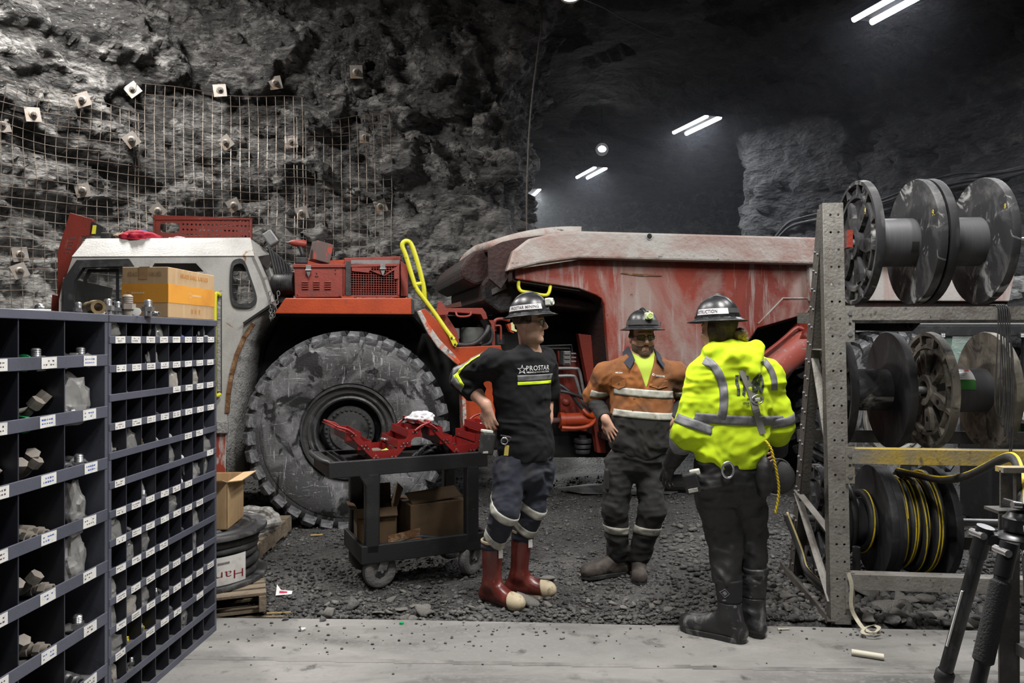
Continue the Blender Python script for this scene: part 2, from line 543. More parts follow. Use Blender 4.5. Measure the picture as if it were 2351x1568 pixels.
# --- ground of crushed rock
def gravel_mat():
    m = mat('gravel', (0.085, 0.083, 0.079), [((0.036, 0.035, 0.034), 0.8, 0.42, 0.60), ((0.17, 0.163, 0.152), 26, 0.54, 0.7), ((0.05, 0.05, 0.05), 14, 0.52, 0.64)], rough=0.72, spec=0.5)
    nt = m.node_tree; N, L = nt.nodes, nt.links
    tc = next(n for n in N if n.type == 'TEX_COORD'); b = N['Principled BSDF']
    v = N.new('ShaderNodeTexVoronoi'); v.inputs['Scale'].default_value = 38; L.new(tc.outputs['Object'], v.inputs['Vector'])
    n2 = N.new('ShaderNodeTexNoise'); n2.inputs['Scale'].default_value = 60; n2.inputs['Detail'].default_value = 5; L.new(tc.outputs['Object'], n2.inputs['Vector'])
    ad = N.new('ShaderNodeMath'); ad.operation = 'ADD'; L.new(v.outputs['Distance'], ad.inputs[0]); L.new(n2.outputs['Fac'], ad.inputs[1])
    bp = N.new('ShaderNodeBump'); bp.inputs['Strength'].default_value = 0.9; bp.inputs['Distance'].default_value = 0.03; bp.invert = True
    L.new(ad.outputs[0], bp.inputs['Height']); L.new(bp.outputs[0], b.inputs['Normal'])
    # wet sheen further in, on the haulage way
    n3 = N.new('ShaderNodeTexNoise'); n3.inputs['Scale'].default_value = 0.55; L.new(tc.outputs['Object'], n3.inputs['Vector'])
    r = N.new('ShaderNodeMapRange'); r.inputs['From Min'].default_value = 0.45; r.inputs['From Max'].default_value = 0.62; r.inputs['To Min'].default_value = 0.8; r.inputs['To Max'].default_value = 0.30
    L.new(n3.outputs['Fac'], r.inputs['Value']); L.new(r.outputs[0], b.inputs['Roughness'])
    return m
GRAVEL = gravel_mat()
EDGE = lambda x: 4.30 - 0.044 * x        # far edge of the concrete slab
def ground_z(x, y):
    p = np.stack([np.asarray(x, float), np.asarray(y, float), np.zeros_like(np.asarray(x, float))], -1).reshape(-1, 3)
    a = fbm(p * 0.7, 3, 40) * 0.03 + fbm(p * 4.0, 3, 41) * 0.012
    far = np.clip((p[:, 1] - 7.5) / 2.0, 0, 1)
    a = a + far * fbm(p * np.array([0.5, 2.6, 1]), 3, 44) * 0.07
    return a - 0.012 - 0.05 * np.clip((EDGE(p[:, 0]) + 0.10 - p[:, 1]) / 0.10, 0, 1)
def ground():
    ys = np.concatenate([np.arange(4.2, 8.5, 0.035), np.arange(8.5, 14, 0.08), np.arange(14, 28.2, 0.3)])
    xs = np.arange(-9, 10.01, 0.05)
    X, Y = np.meshgrid(xs, ys, indexing='ij')
    Z = ground_z(X.ravel(), Y.ravel()) + fbm(np.stack([X.ravel() * 14, Y.ravel() * 14, X.ravel() * 0], 1), 2, 50) * 0.008
    V = np.stack([X.ravel(), Y.ravel(), Z], 1)
    o = link('ground_gravel', np_mesh('ground_gravel', V, grid_faces(len(xs), len(ys))), GRAVEL, smooth=True)
    tag(o, 'dark crushed rock ground of the underground workshop', 'ground', kind='structure')
    return o
GROUND = ground()
CONC = mat('concrete', (0.16, 0.156, 0.149), [((0.27, 0.26, 0.245), (0.7, 1.4, 1), 0.40, 0.66, 0.3), ((0.075, 0.073, 0.068), (0.5, 2.2, 1), 0.5, 0.68, 0.5), ((0.06, 0.058, 0.054), 7, 0.58, 0.75), ((0.19, 0.185, 0.175), 40, 0.52, 0.75), ((0.05, 0.048, 0.045), 3, 0.64, 0.70)], rough=0.8, bump=0.25, bscale=40)
def slab():
    b = MB()
    xs = np.linspace(-9, 9, 61)
    ed = [EDGE(x) + 0.015 * vnoise(np.array([[x * 1.3, 0, 0]]), 3)[0] for x in xs]
    vs = []
    for x, e in zip(xs, ed): vs += [(x, -1.0, 0.0), (x, e, 0.0), (x, e + 0.01, -0.15), (x, -1.0, -0.15)]
    fs = []
    for i in range(len(xs) - 1):
        a, c = i * 4, i * 4 + 4
        for k in range(4): fs.append((a + k, a + (k + 1) % 4, c + (k + 1) % 4, c + k))
    b.add(vs, fs)
    o = b.obj('floor', CONC)
    tag(o, 'worn concrete slab with dust and oil stains', 'floor', kind='structure')
    # saw-cut joint and steel edge angle
    j = MB()
    for x0, x1 in zip(xs[:-1], xs[1:]):
        j.bb((x0, EDGE((x0 + x1) / 2) - 0.55 - 0.02, 0.0004), (x1, EDGE((x0 + x1) / 2) - 0.55 + 0.02, 0.0012))
    jo = j.obj('floor_joint', mat('joint', (0.10, 0.097, 0.092), [((0.2, 0.19, 0.18), (3, 3, 3), 0.42, 0.6)], rough=0.9), o)
slab()

# --- stones
STONE = [mat('stone_a', (0.105, 0.102, 0.097), [((0.035, 0.035, 0.035), 2.5, 0.42, 0.60), ((0.26, 0.247, 0.23), 20, 0.56, 0.75)], rough=0.85, bump=0.4, bscale=50),
         mat('stone_b', (0.19, 0.18, 0.165), [((0.08, 0.077, 0.07), 12, 0.45, 0.65)], rough=0.85, bump=0.4, bscale=50)]
def stone_verts(seed, lev=1):
    bm = bmesh.new()
    bmesh.ops.create_icosphere(bm, subdivisions=lev, radius=1.0)
    r = random.Random(seed)
    for k in range(7):       # chop facets
        d = Vector((r.gauss(0, 1), r.gauss(0, 1), r.gauss(0, 1))).normalized()
        h = r.uniform(0.45, 0.85)
        for v in bm.verts:
            q = v.co.dot(d)
            if q > h: v.co -= d * (q - h)
    for v in bm.verts: v.co *= 1 + r.uniform(-0.05, 0.05)
    V = np.array([v.co[:] for v in bm.verts]); Fc = np.array([[v.index for v in f.verts] for f in bm.faces])
    bm.free()
    return V, Fc
def loose_gravel():
    r = np.random.RandomState(5)
    n = 23000
    # denser near the slab edge, thinning with distance
    y = 4.32 + (r.rand(n) ** 1.9) * 4.5
    x = (r.rand(n) * 2 - 1) * (0.72 * y + 0.3)
    s = 0.0065 + 0.016 * r.rand(n) ** 3.2
    s *= 1 + 0.5 * ((x > 1.2) & (y < 6.5))
    keep = y > EDGE(x) + 0.01
    x, y, s = x[keep], y[keep], s[keep]
    z = ground_z(x, y) + s * 0.35
    protos = [stone_verts(k, 1) for k in range(6)]
    VV, FF, o = [], [], 0
    for k in range(6):
        idx = np.where(np.arange(len(x)) % 6 == k)[0]
        V, Fc = protos[k]
        a = r.rand(len(idx)) * 6.28
        sc = np.stack([s[idx] * (0.8 + 0.6 * r.rand(len(idx))), s[idx] * (0.8 + 0.6 * r.rand(len(idx))), s[idx] * (0.5 + 0.4 * r.rand(len(idx)))], 1)
        W = V[None] * sc[:, None, :]
        ca, sa = np.cos(a)[:, None], np.sin(a)[:, None]
        Wx = W[..., 0] * ca - W[..., 1] * sa; Wy = W[..., 0] * sa + W[..., 1] * ca
        W = np.stack([Wx + x[idx][:, None], Wy + y[idx][:, None], W[..., 2] + z[idx][:, None]], -1)
        m = len(V)
        FF.append((Fc[None] + (np.arange(len(idx)) * m)[:, None, None]).reshape(-1, 3) + o)
        VV.append(W.reshape(-1, 3)); o += len(idx) * m
    g = link('loose_gravel', np_mesh('loose_gravel', np.concatenate(VV), np.concatenate(FF)), STONE[0])
    tag(g, 'loose dark gravel strewn over the mine floor', 'gravel', kind='stuff')
loose_gravel()

# --- rock bolts with square plates and the welded wire mesh on the left wall
BV_L = BVHTree.FromPolygons([tuple(v) for v in WL[5]], grid_faces(WL[3], WL[4]).tolist())
BV_R = BVHTree.FromPolygons([tuple(v) for v in WR[5]], grid_faces(WR[3], WR[4]).tolist())
def cam_ray(px, py, bvh):
    d = Vector(((px - CX) / F, 1, -(py - HY) / F)).normalized()
    h = bvh.ray_cast(Vector((0, 0, CAMZ)), d)
    return h[0], h[1], d
BOLT = mat('bolt_plate', (0.30, 0.275, 0.25), [((0.25, 0.17, 0.11), 8, 0.5, 0.68)], rough=0.55, metal=0.3)
BOLT_D = mat('bolt_steel', (0.09, 0.085, 0.08), [((0.2, 0.15, 0.1), 30, 0.5, 0.7)], rough=0.6, metal=0.5)
BOLTS = [(305, 206, 40), (190, 229, 20), (505, 208, 8), (632, 190, 14), (818, 165, 5), (302, 321, 38), (519, 327, 36), (669, 326, 9), (839, 314, 0), (75, 263, 10), (4, 287, 15),
         (363, 484, 42), (537, 471, 28), (693, 489, 12), (874, 473, 18), (190, 437, 12), (45, 622, 25), (46, 584, 10)]
def bolts():
    row = {0: 'upper', 1: 'middle', 2: 'lower'}
    for i, (px, py, a) in enumerate(BOLTS):
        h, n, d = cam_ray(px, py, BV_L)
        if h is None: continue
        q = h - d * 0.10
        nn = Vector((n.x * 0.35 - d.x * 0.2, -1.0, n.z * 0.3 - 0.15)).normalized()
        if px < 100: nn = Vector((0.75, -0.6, 0.0)).normalized()
        lv = 'upper' if py < 270 else 'middle' if py < 400 else 'lower'
        t = thing('rock_bolt', 'square steel rock bolt plate in the %s row on the meshed rock wall' % lv, 'rock bolt', q, 0, 'rock bolts on the meshed wall, %s row' % lv)
        x, y, z = frame_of(nn)
        ca, sa = math.cos(math.radians(a)), math.sin(math.radians(a))
        X, Yv = x * ca + y * sa, y * ca - x * sa
        s = 0.085
        b = MB()
        b.add([X * s + Yv * s, X * -s + Yv * s, X * -s - Yv * s, X * s - Yv * s, X * s + Yv * s + nn * .008, X * -s + Yv * s + nn * .008, X * -s - Yv * s + nn * .008, X * s - Yv * s + nn * .008],
              [(0, 1, 2, 3), (7, 6, 5, 4), (0, 4, 5, 1), (1, 5, 6, 2), (2, 6, 7, 3), (3, 7, 4, 0)])
        b.obj('plate', BOLT, t)
        MB().lathe([(0.05, 0.008), (0.042, 0.022), (0.028, 0.026)], (0, 0, 0), nn, 14).obj('dome', BOLT, t, smooth=True)
        MB().tube([nn * -0.15, nn * 0.06], 0.018, 8).obj('bolt', BOLT_D, t)
        MB().tube([nn * 0.022, nn * 0.045], 0.03, 6).obj('nut', BOLT_D, t)
bolts()
def wire_mesh():
    Pp, nf, base, n, nz, V = WL
    V3 = V.reshape(n, nz, 3)
    k = 7
    def sm(A, ax):
        out = np.zeros_like(A)
        for s in range(-k, k + 1): out += np.roll(A, s, ax)
        return out / (2 * k + 1)
    Vs = sm(sm(V3, 0), 1) + np.concatenate([nf.reshape(n, nz, 2) * 0.12, np.zeros((n, nz, 1))], -1)
    Vs[..., 0] += 0.02 * vnoise(Pp * 0.9, 70).reshape(n, nz); Vs[..., 2] += 0.05 * vnoise(Pp * 0.5, 71).reshape(n, nz)
    WIRE = mat('mesh_wire', (0.33, 0.29, 0.25), [((0.16, 0.11, 0.08), 3, 0.45, 0.65)], rough=0.5, metal=0.4)
    st = 3
    # three overlapping sheets; index ranges along the wall and up
    i_of = lambda X, Y: int(np.argmin((Pp.reshape(n, nz, 3)[:, 0, 0] - X) ** 2 + (Pp.reshape(n, nz, 3)[:, 0, 1] - Y) ** 2))
    z_of = lambda z: int((z + 0.4) / 0.04)
    sheets = [((-6.9, 7.3), (-4.9, 9.8), 1.3, 4.75, 'rusty welded wire mesh sheet on the curved rock wall left of the truck cab'),
              ((-5.0, 9.8), (-2.9, 10.35), 1.3, 5.05, 'rusty welded wire mesh sheet on the rock wall above the truck cab'),
              ((-3.0, 10.3), (-1.7, 10.5), 1.3, 4.8, 'rusty welded wire mesh sheet on the rock wall above the orange fender')]
    for (a, b_, z0, z1, lab) in sheets:
        i0, i1 = i_of(*a), i_of(*b_); j0, j1 = z_of(z0), z_of(z1)
        b = MB()
        for i in range(i0, i1 + 1, st):
            b.tube([Vs[i, j] for j in range(j0, j1 + 1, 3)], 0.0042, 3)
        for j in range(j0, j1 + 1, st):
            b.tube([Vs[i, j] + np.array([0, -0.006, 0]) for i in range(i0, i1 + 1, 3)], 0.0042, 3)
        o = b.obj('wire_mesh_sheet', WIRE)
        tag(o, lab, 'wire mesh')
wire_mesh()

# --- ceiling light fixtures (the area lights sit in their troughs)
TUBE = mat('lamp_tube', (1, 1, 1), emit=((0.95, 0.97, 1.0), 14.0))
HOUS = mat('lamp_housing', (0.006, 0.006, 0.007), rough=0.9, spec=0.1)
LAMP_LABEL = ['twin tube ceiling light hanging above the cable reel rack', 'largest twin tube ceiling light over the dump box of the truck', 'small twin tube ceiling light below a round flood light',
              'small greenish tube light beside the rock pillar corner', 'twin tube ceiling light above the worker in the yellow hoodie', 'twin tube ceiling light beside the meshed rock wall', 'twin tube ceiling light over the tool cart', 'added twin tube fill light over the concrete slab beside the bin units', 'added low twin tube light brightening the rock face by the utility vehicle', 'twin tube ceiling light above the front of the reel rack', 'added twin tube light brightening the truck beyond the reel rack']
for i, (x, y, z, a, e, c) in enumerate(LAMPS):
    t = thing('tube_light_fixture', LAMP_LABEL[i], 'ceiling light', (x, y, z), math.radians(a), None)
    b = MB()
    b.bb((-0.63, -0.215, 0.03), (0.63, 0.215, 0.06)).bb((-0.63, -0.215, -0.02), (0.63, -0.20, 0.03)).bb((-0.63, 0.20, -0.02), (0.63, 0.215, 0.03)).bb((-0.63, -.20, -.02), (-.615, .20, .03)).bb((.615, -.20, -.02), (.63, .20, .03))
    b.obj('housing', HOUS, t)
    for s in (-1, 1):
        MB().tube([(-0.6, s * 0.15, -0.025), (0.6, s * 0.15, -0.025)], 0.042, 10).obj('tube', TUBE, t, smooth=True)
    for s in (-1, 1):
        MB().tube([(s * 0.45, 0, 0.05), (s * 0.45, 0, 1.0)], 0.006, 5).obj('hanger', BOLT_D, t)
fl = P(1382, 343, 17.0)
t = thing('flood_light', 'round bright flood light hanging behind the tube lights', 'flood light', fl)
MB().lathe([(0.0, 0.12), (0.1, 0.12), (0.17, 0.0), (0.15, -0.02)], (0, 0, 0), (0, 1, 0.3), 20).obj('reflector', HOUS, t, smooth=True)
MB().ell((0, -0.03, 0), (0.09, 0.05, 0.07)).obj('lens', mat('flood_lens', (1, 1, 1), emit=((1, 1, 1), 60)), t, smooth=True)
MB().tube([(0, 0.08, 0.08), (0, 0.08, 0.6), (0, 0.1, 1.9)], 0.012, 6).obj('hanger', BOLT_D, t)
t2 = thing('hanging_flood_light', 'warm flood light at the roof beside the rock pillar', 'flood light', P(1310, -14, 9.0))
MB().lathe([(0.0, 0.1), (0.1, 0.1), (0.16, 0.0), (0.14, -0.02)], (0, 0, 0), (0, 0.3, 1), 20).obj('reflector', HOUS, t2, smooth=True)
MB().ell((0, 0, -0.02), (0.12, 0.12, 0.05)).obj('lens', mat('flood_lens_warm', (1, 1, 1), emit=((1.0, 0.9, 0.7), 25)), t2, smooth=True)
MB().tube([(0, 0.0, 0.05), (0, 0.0, 0.9)], 0.012, 6).obj('hanger', BOLT_D, t2)
# a slack cable from that lamp across the roof
cb = MB().tube(spline([P(1335, -3, 9.0), P(1380, 15, 9.6), P(1450, 52, 10.6), P(1530, 85, 12.0), P(1600, 95, 14.0)], 8), 0.008, 6).obj('roof_cable', BOLT_D)
tag(cb, 'thin slack cable slung under the dark mine roof', 'cable')
cb = MB().tube(spline([Vector((0.42, 10.3, 6.8)), P(1243, 60, 10.15), P(1236, 110, 10.1), P(1218, 260, 10.05), P(1210, 420, 10.05), P(1209, 560, 10.05)], 8), 0.012, 6).obj('pillar_cable', BOLT_D)
tag(cb, 'black cable hanging down the corner of the rock pillar', 'cable')
# cable bundle along the right wall
CABLE = mat('cable_black', (0.018, 0.018, 0.02), [((0.07, 0.07, 0.07), 4, 0.5, 0.7)], rough=0.5)
rr = random.Random(3)
for k in range(6):
    pts = []
    for (px, py) in [(1780, 548), (1815, 515), (1880, 500), (1960, 490), (2040, 468), (2120, 435), (2200, 410), (2280, 398), (2351, 385), (2450, 360)]:
        h, n, d = cam_ray(px, py + (k - 2.5) * 6.5 * (0.6 + 0.4 * math.sin(px * 0.01 + k)) + rr.uniform(-2.5, 2.5), BV_R)
        if h is None: continue
        pts.append(h - d * 0.18)
    o = MB().tube(spline(pts, 6), 0.022 + 0.004 * (k % 3), 7).obj('wall_cable', CABLE, smooth=True)
    tag(o, 'thick black power cable in the bundle strung on the rock wall behind the reel rack', 'cable', 'cables on the rock wall behind the rack')

# thin haze volume added to give the drift lamps a glow
def haze():
    m = bpy.data.materials.new('glow_haze'); m.use_nodes = True
    nt = m.node_tree; nt.nodes.clear()
    o = nt.nodes.new('ShaderNodeOutputMaterial'); v = nt.nodes.new('ShaderNodeVolumeScatter')
    v.inputs['Color'].default_value = (0.85, 0.88, 1.0, 1); v.inputs['Density'].default_value = 0.0035; v.inputs['Anisotropy'].default_value = 0.55
    nt.links.new(v.outputs[0], o.inputs['Volume'])
    h = MB().bb((-1.6, 8.6, 2.9), (8.2, 27.5, 7.4)).obj('glow_haze', m)
    tag(h, 'thin haze added for the glow of the lamps in the drift', 'haze', kind='stuff')
haze()
# ================================================================== the haul truck
TA = math.radians(12.77)
TO = Vector((-1.424, 6.5, 0))
TU, TV = Vector((math.cos(TA), math.sin(TA), 0)), Vector((-math.sin(TA), math.cos(TA), 0))
def T(px, py, v=0.0):
    """photo pixel on the truck plane v -> truck coordinates (along, across, up)"""
    d = Vector(((px - CX) / F, 1, -(py - HY) / F))
    s = (v + TO.dot(TV)) / d.dot(TV)
    q = d * s
    return Vector(((q - TO).dot(TU), v, CAMZ + d.z * s))
def T2(px, py, v=0.0):
    q = T(px, py, v); return (q.x, q.z)
RED = mat('paint_red', (0.23, 0.033, 0.021), [((0.13, 0.03, 0.02), 2.2, 0.5, 0.7, 1.0), ((0.30, 0.22, 0.20), (5, 5, 3), 0.62, 0.8, 1.0), ((0.05, 0.04, 0.035), 14, 0.62, 0.75)], rough=0.5, bump=0.12, bscale=60)
ORANGE = mat('paint_orange', (0.40, 0.052, 0.009), [((0.27, 0.034, 0.008), 1.6, 0.45, 0.65), ((0.07, 0.04, 0.03), 11, 0.62, 0.76), ((0.5, 0.42, 0.38), 40, 0.68, 0.78)], rough=0.45, bump=0.1, bscale=50)
BOXP = mat('paint_box', (0.24, 0.036, 0.020), [((0.17, 0.03, 0.02), (1.0, 1.0, 0.6), 0.5, 0.62, 1.0), ((0.30, 0.215, 0.19), (1.6, 1.6, 0.8), 0.47, 0.64, 0.8), ((0.36, 0.32, 0.30), (12, 12, 1.0), 0.56, 0.70, 0.6), ((0.05, 0.04, 0.035), 12, 0.66, 0.74)], rough=0.55, bump=0.15, bscale=50)
BOXRIM = mat('paint_box_rim', (0.42, 0.40, 0.375), [((0.33, 0.22, 0.19), (1.2, 1.2, 2.2), 0.46, 0.64, 0.8), ((0.30, 0.055, 0.03), (1.6, 1.6, 2.6), 0.60, 0.68, 0.5), ((0.06, 0.05, 0.04), (6, 6, 16), 0.66, 0.72)], rough=0.6, bump=0.5, bscale=26)
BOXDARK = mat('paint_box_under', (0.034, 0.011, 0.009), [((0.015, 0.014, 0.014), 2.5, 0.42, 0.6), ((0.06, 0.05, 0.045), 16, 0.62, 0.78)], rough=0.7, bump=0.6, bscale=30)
BOXTAIL = mat('paint_box_tail', (0.40, 0.37, 0.345), [((0.30, 0.15, 0.12), (3, 3, 0.8), 0.5, 0.66, 1.0), ((0.34, 0.045, 0.02), (5, 5, 2), 0.64, 0.7)], rough=0.6, bump=0.2, bscale=40)
CABW = mat('paint_white', (0.41, 0.402, 0.38), [((0.30, 0.293, 0.277), 3, 0.45, 0.68), ((0.20, 0.10, 0.035), (4.5, 4.5, 3), 0.66, 0.70, 1.0), ((0.16, 0.15, 0.14), 22, 0.66, 0.76)], rough=0.5, bump=0.12, bscale=60)
CABG = mat('arch_grey', (0.28, 0.275, 0.265), [((0.10, 0.10, 0.10), 16, 0.5, 0.7), ((0.4, 0.39, 0.37), 40, 0.6, 0.76)], rough=0.8, bump=0.8, bscale=50)
RUST = mat('rust', (0.16, 0.075, 0.028), [((0.30, 0.2, 0.12), 14, 0.5, 0.66), ((0.08, 0.04, 0.02), 25, 0.5, 0.7)], rough=0.85, bump=0.5, bscale=60)
BLK = mat('black_steel', (0.020, 0.020, 0.021), [((0.06, 0.058, 0.055), 6, 0.52, 0.75)], rough=0.55, bump=0.15, bscale=40)
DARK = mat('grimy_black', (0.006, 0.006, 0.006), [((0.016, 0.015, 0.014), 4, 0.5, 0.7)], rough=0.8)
RUBB = mat('rubber_black', (0.022, 0.022, 0.023), [((0.07, 0.07, 0.07), 10, 0.5, 0.72)], rough=0.55)
YEL = mat('paint_yellow', (0.62, 0.60, 0.03), [((0.2, 0.18, 0.04), 25, 0.6, 0.7)], rough=0.4)
GLASS = mat('glass', (0.03, 0.032, 0.032), rough=0.03, alpha=0.30)
GREYM = mat('grey_metal', (0.22, 0.22, 0.22), [((0.1, 0.1, 0.1), 8, 0.5, 0.7)], rough=0.5, metal=0.5)
STEEL = mat('bright_steel', (0.62, 0.62, 0.63), rough=0.25, metal=0.9)
TYRE = mat('tyre_rubber', (0.058, 0.058, 0.060), [((0.17, 0.17, 0.175), (2.6, 2.6, 2.6), 0.46, 0.60, 1.2), ((0.34, 0.34, 0.345), (44, 44, 3.5), 0.60, 0.66, 1.5), ((0.34, 0.34, 0.345), (4, 44, 44), 0.61, 0.67, 1.5), ((0.007, 0.007, 0.0075), (1.7, 1.7, 1.2), 0.53, 0.57, 1.6), ((0.007, 0.007, 0.0075), (7, 7, 3), 0.60, 0.64, 1.4)], rough=0.6, bump=0.2, bscale=60, rough2=.8)
LUGM = mat('tyre_lug', (0.08, 0.08, 0.085), [((0.27, 0.27, 0.28), 7, 0.5, 0.64, 1.0), ((0.015, 0.015, 0.016), 9, 0.55, 0.64)], rough=0.65, bump=0.3, bscale=40)
RIMD = mat('rim_dark', (0.055, 0.055, 0.056), [((0.14, 0.14, 0.14), 9, 0.52, 0.72), ((0.015, 0.015, 0.015), 5, 0.55, 0.66)], rough=0.5, metal=0.3, bump=0.1, bscale=60)
RIML = mat('rim_light', (0.30, 0.285, 0.26), [((0.13, 0.12, 0.11), 7, 0.5, 0.7)], rough=0.6)

truck = thing('mine_haul_truck', 'orange and white underground haul truck with a red dump box, parked before the rock wall', 'truck', TO, TA)
def fn(a, b, t): return (a, t, b)
def TP(name, poly, v0, v1, m, parent=None, bevel=0.0, vref=None):
    p2 = [T2(x, y, v0 if vref is None else vref) for x, y in poly]
    return MB().prism(p2, fn, v0, v1).obj(name, m, parent or truck, bevel=bevel)
def strip(name, poly, v0, v1, m, th=0.03, closed=False, parent=None, vref=None):
    """a bent plate following the traced line from v0 to v1"""
    p2 = [Vector(T2(x, y, v0 if vref is None else vref)) for x, y in poly]
    b = MB(); n = len(p2)
    for i in range(n - 1):
        d = (p2[i + 1] - p2[i]).normalized(); q = Vector((-d.y, d.x)) * th / 2
        a, c = p2[i] - d * th * .3, p2[i + 1] + d * th * .3
        b.prism([a - q, c - q, c + q, a + q], fn, v0, v1)
    return b.obj(name, m, parent or truck)
def TT(name, pts, r, m, n=8, v=0.0, sm=6, parent=None):
    """tube through (px, py, v) points"""
    q = [T(p[0], p[1], p[2] if len(p) > 2 else v) for p in pts]
    if sm: q = spline(q, sm)
    return MB().tube(q, r, n).obj(name, m, parent or truck, smooth=40)

# ---- wheels
def lug_mesh(nm):
    b = MB()
    prof = [(0.735, 0.012), (0.845, -0.018), (0.888, 0.015), (0.892, 0.34), (0.845, 0.34), (0.845, 0.03)]   # (radius, across)
    w0, w1 = 0.052, 0.040
    vs = []
    for (r, v) in prof:
        w = w0 if r < 0.87 else w1
        sh = (v - 0.0) * 0.30
        vs += [(-w + sh, v, r), (w + sh, v, r)]
    n = len(prof)
    fs = [tuple(2 * i for i in range(n)), tuple(2 * i + 1 for i in range(n))[::-1]]
    for i in range(n):
        j = (i + 1) % n
        fs.append((2 * i, 2 * j, 2 * j + 1, 2 * i + 1))
    b.add(vs, fs)
    return b.mesh(nm)
LUG = lug_mesh('tread_lug')
LUG.materials.append(LUGM)
def wheel(u, v, z, rimm, steer=0.0, near=True, lugs=34):
    prof = [(0.405, 0.045), (0.43, 0.012), (0.50, -0.004), (0.60, -0.022), (0.70, -0.022), (0.745, -0.010), (0.75, -0.004), (0.80, 0.0), (0.845, 0.03), (0.852, 0.12), (0.852, 0.58), (0.845, 0.67), (0.75, 0.705), (0.60, 0.72), (0.43, 0.70), (0.405, 0.65)]
    w = MB().lathe(prof, (0, 0, 0), (0, 1, 0), 72).obj('tyre', TYRE, truck, smooth=35)
    w.location = (u, v, z); w.rotation_euler = (0, 0, steer)
    for k in range(lugs):
        a = 2 * PI * k / lugs
        o = bpy.data.objects.new('tread_lug', LUG); C.objects.link(o); o.parent = w
        o.rotation_euler = (0, a + 0.05, 0)
        if near:
            o = bpy.data.objects.new('tread_lug', LUG); C.objects.link(o); o.parent = w
            o.location = (0, 0.70, 0); o.scale = (1, -1, 1); o.rotation_euler = (0, a + 0.05 + PI / lugs, 0)
    # rim: flange, channel, locking ring, drop
    MB().lathe([(0.420, 0.02), (0.412, -0.012), (0.398, -0.012), (0.392, 0.02), (0.372, 0.026), (0.345, 0.022), (0.330, 0.03), (0.322, 0.045), (0.300, 0.03), (0.286, 0.04), (0.278, 0.09), (0.27, 0.30), (0.0, 0.30)], (0, 0, 0), (0, 1, 0), 64).obj('rim', rimm, w, smooth=35)
    MB().lathe([(0.352, 0.026), (0.352, 0.008), (0.336, 0.008), (0.336, 0.03)], (0, 0, 0), (0, 1, 0), 48, a0=0.2, a1=1.1).obj('lock_ring', rimm, w)
    MB().lathe([(0.352, 0.026), (0.352, 0.008), (0.336, 0.008), (0.336, 0.03)], (0, 0, 0), (0, 1, 0), 48, a0=2.6, a1=3.5).obj('lock_ring', rimm, w)
    MB().lathe([(0.225, 0.30), (0.222, 0.10), (0.21, 0.085), (0.175, 0.085), (0.17, 0.075), (0.165, 0.06), (0.06, 0.055), (0.0, 0.055)], (0, 0, 0), (0, 1, 0), 48).obj('hub', rimm, w, smooth=35)
    bolt = MB().tube([(0, 0.088, 0), (0, 0.066, 0)], 0.0125, 6).mesh('hub_bolt')
    bolt.materials.append(rimm)
    for k in range(30):
        a = 2 * PI * k / 30
        o = bpy.data.objects.new('hub_bolt', bolt); C.objects.link(o); o.parent = w
        o.location = (0.194 * math.cos(a), 0, 0.194 * math.sin(a))
    return w
RIMC = T(801, 998, 0.0)
wf = wheel(RIMC.x, 0.0, 0.825, RIMD, math.radians(-2.5))
RC = T(2064, 955, 0.0)
wr_ = wheel(RC.x, 0.0, 0.83, RIML)
wheel(RIMC.x, 2.62, 0.825, RIMD, PI, near=False)
wheel(RC.x, 2.62, 0.83, RIML, PI, near=False)
for (uu) in (RIMC.x, RC.x):
    MB().tube([(uu, 0.5, 0.83), (uu, 2.2, 0.83)], 0.16, 16).obj('axle', DARK, truck, smooth=True)

# ---- chassis
MB().bb((RIMC.x - 2.2, 0.80, 0.50), (RIMC.x + 1.55, 1.85, 1.75)).obj('front_frame', DARK, truck, bevel=0.03)
MB().bb((RIMC.x + 2.6, 0.75, 0.50), (RC.x + 1.4, 1.85, 1.30)).obj('rear_frame', DARK, truck, bevel=0.03)
MB().tube([(RIMC.x + 2.05, 1.3, 0.55), (RIMC.x + 2.05, 1.3, 1.35)], 0.22, 20).obj('articulation_joint', BLK, truck, smooth=40)
MB().bb((RIMC.x + 1.4, 1.0, 0.6), (RIMC.x + 2.7, 1.6, 0.85)).obj('drawbar', BLK, truck)

# ---- cab
v0 = 0.12
roofL, roofR = T2(185, 545, v0), T2(570, 543, v0)
out = [(150, 1080), (137, 905), (140, 690), (150, 640), (166, 592), (584, 590), (606, 640), (622, 690), (604, 715), (580, 745), (560, 775), (543, 815), (531, 860), (524, 905), (521, 945), (520, 1000), (518, 1092)]
win1 = [(176, 702), (160, 680), (160, 640), (182, 607), (285, 603), (312, 640), (312, 702)]
win2 = [(330, 640), (352, 602), (452, 602), (480, 632), (480, 705), (330, 705)]
def blob(pts, n=5): return [(p.x, p.y) for p in spline([Vector((x, y, 0)) for x, y in pts], n, True)]
win3 = blob([(533, 610), (545, 600), (560, 604), (574, 640), (586, 680), (580, 698), (562, 702), (540, 698), (532, 680), (530, 645)])
def plate_T(name, outlines, v, t, m, parent=None):
    me = plate_mesh([[T2(x, y, v) for x, y in ol] for ol in outlines], t)
    xform(me, lambda x, y, z: Vector((x, v + t / 2 + z, y)))
    return link(name, me, m, parent or truck)
side = plate_T('cab_side', [out, win1, win2, win3], v0, 0.05, CABW)
plate_T('cab_far_side', [[(x + 14, y) for x, y in out], win1, win2, win3], 1.35, 0.05, CABW)
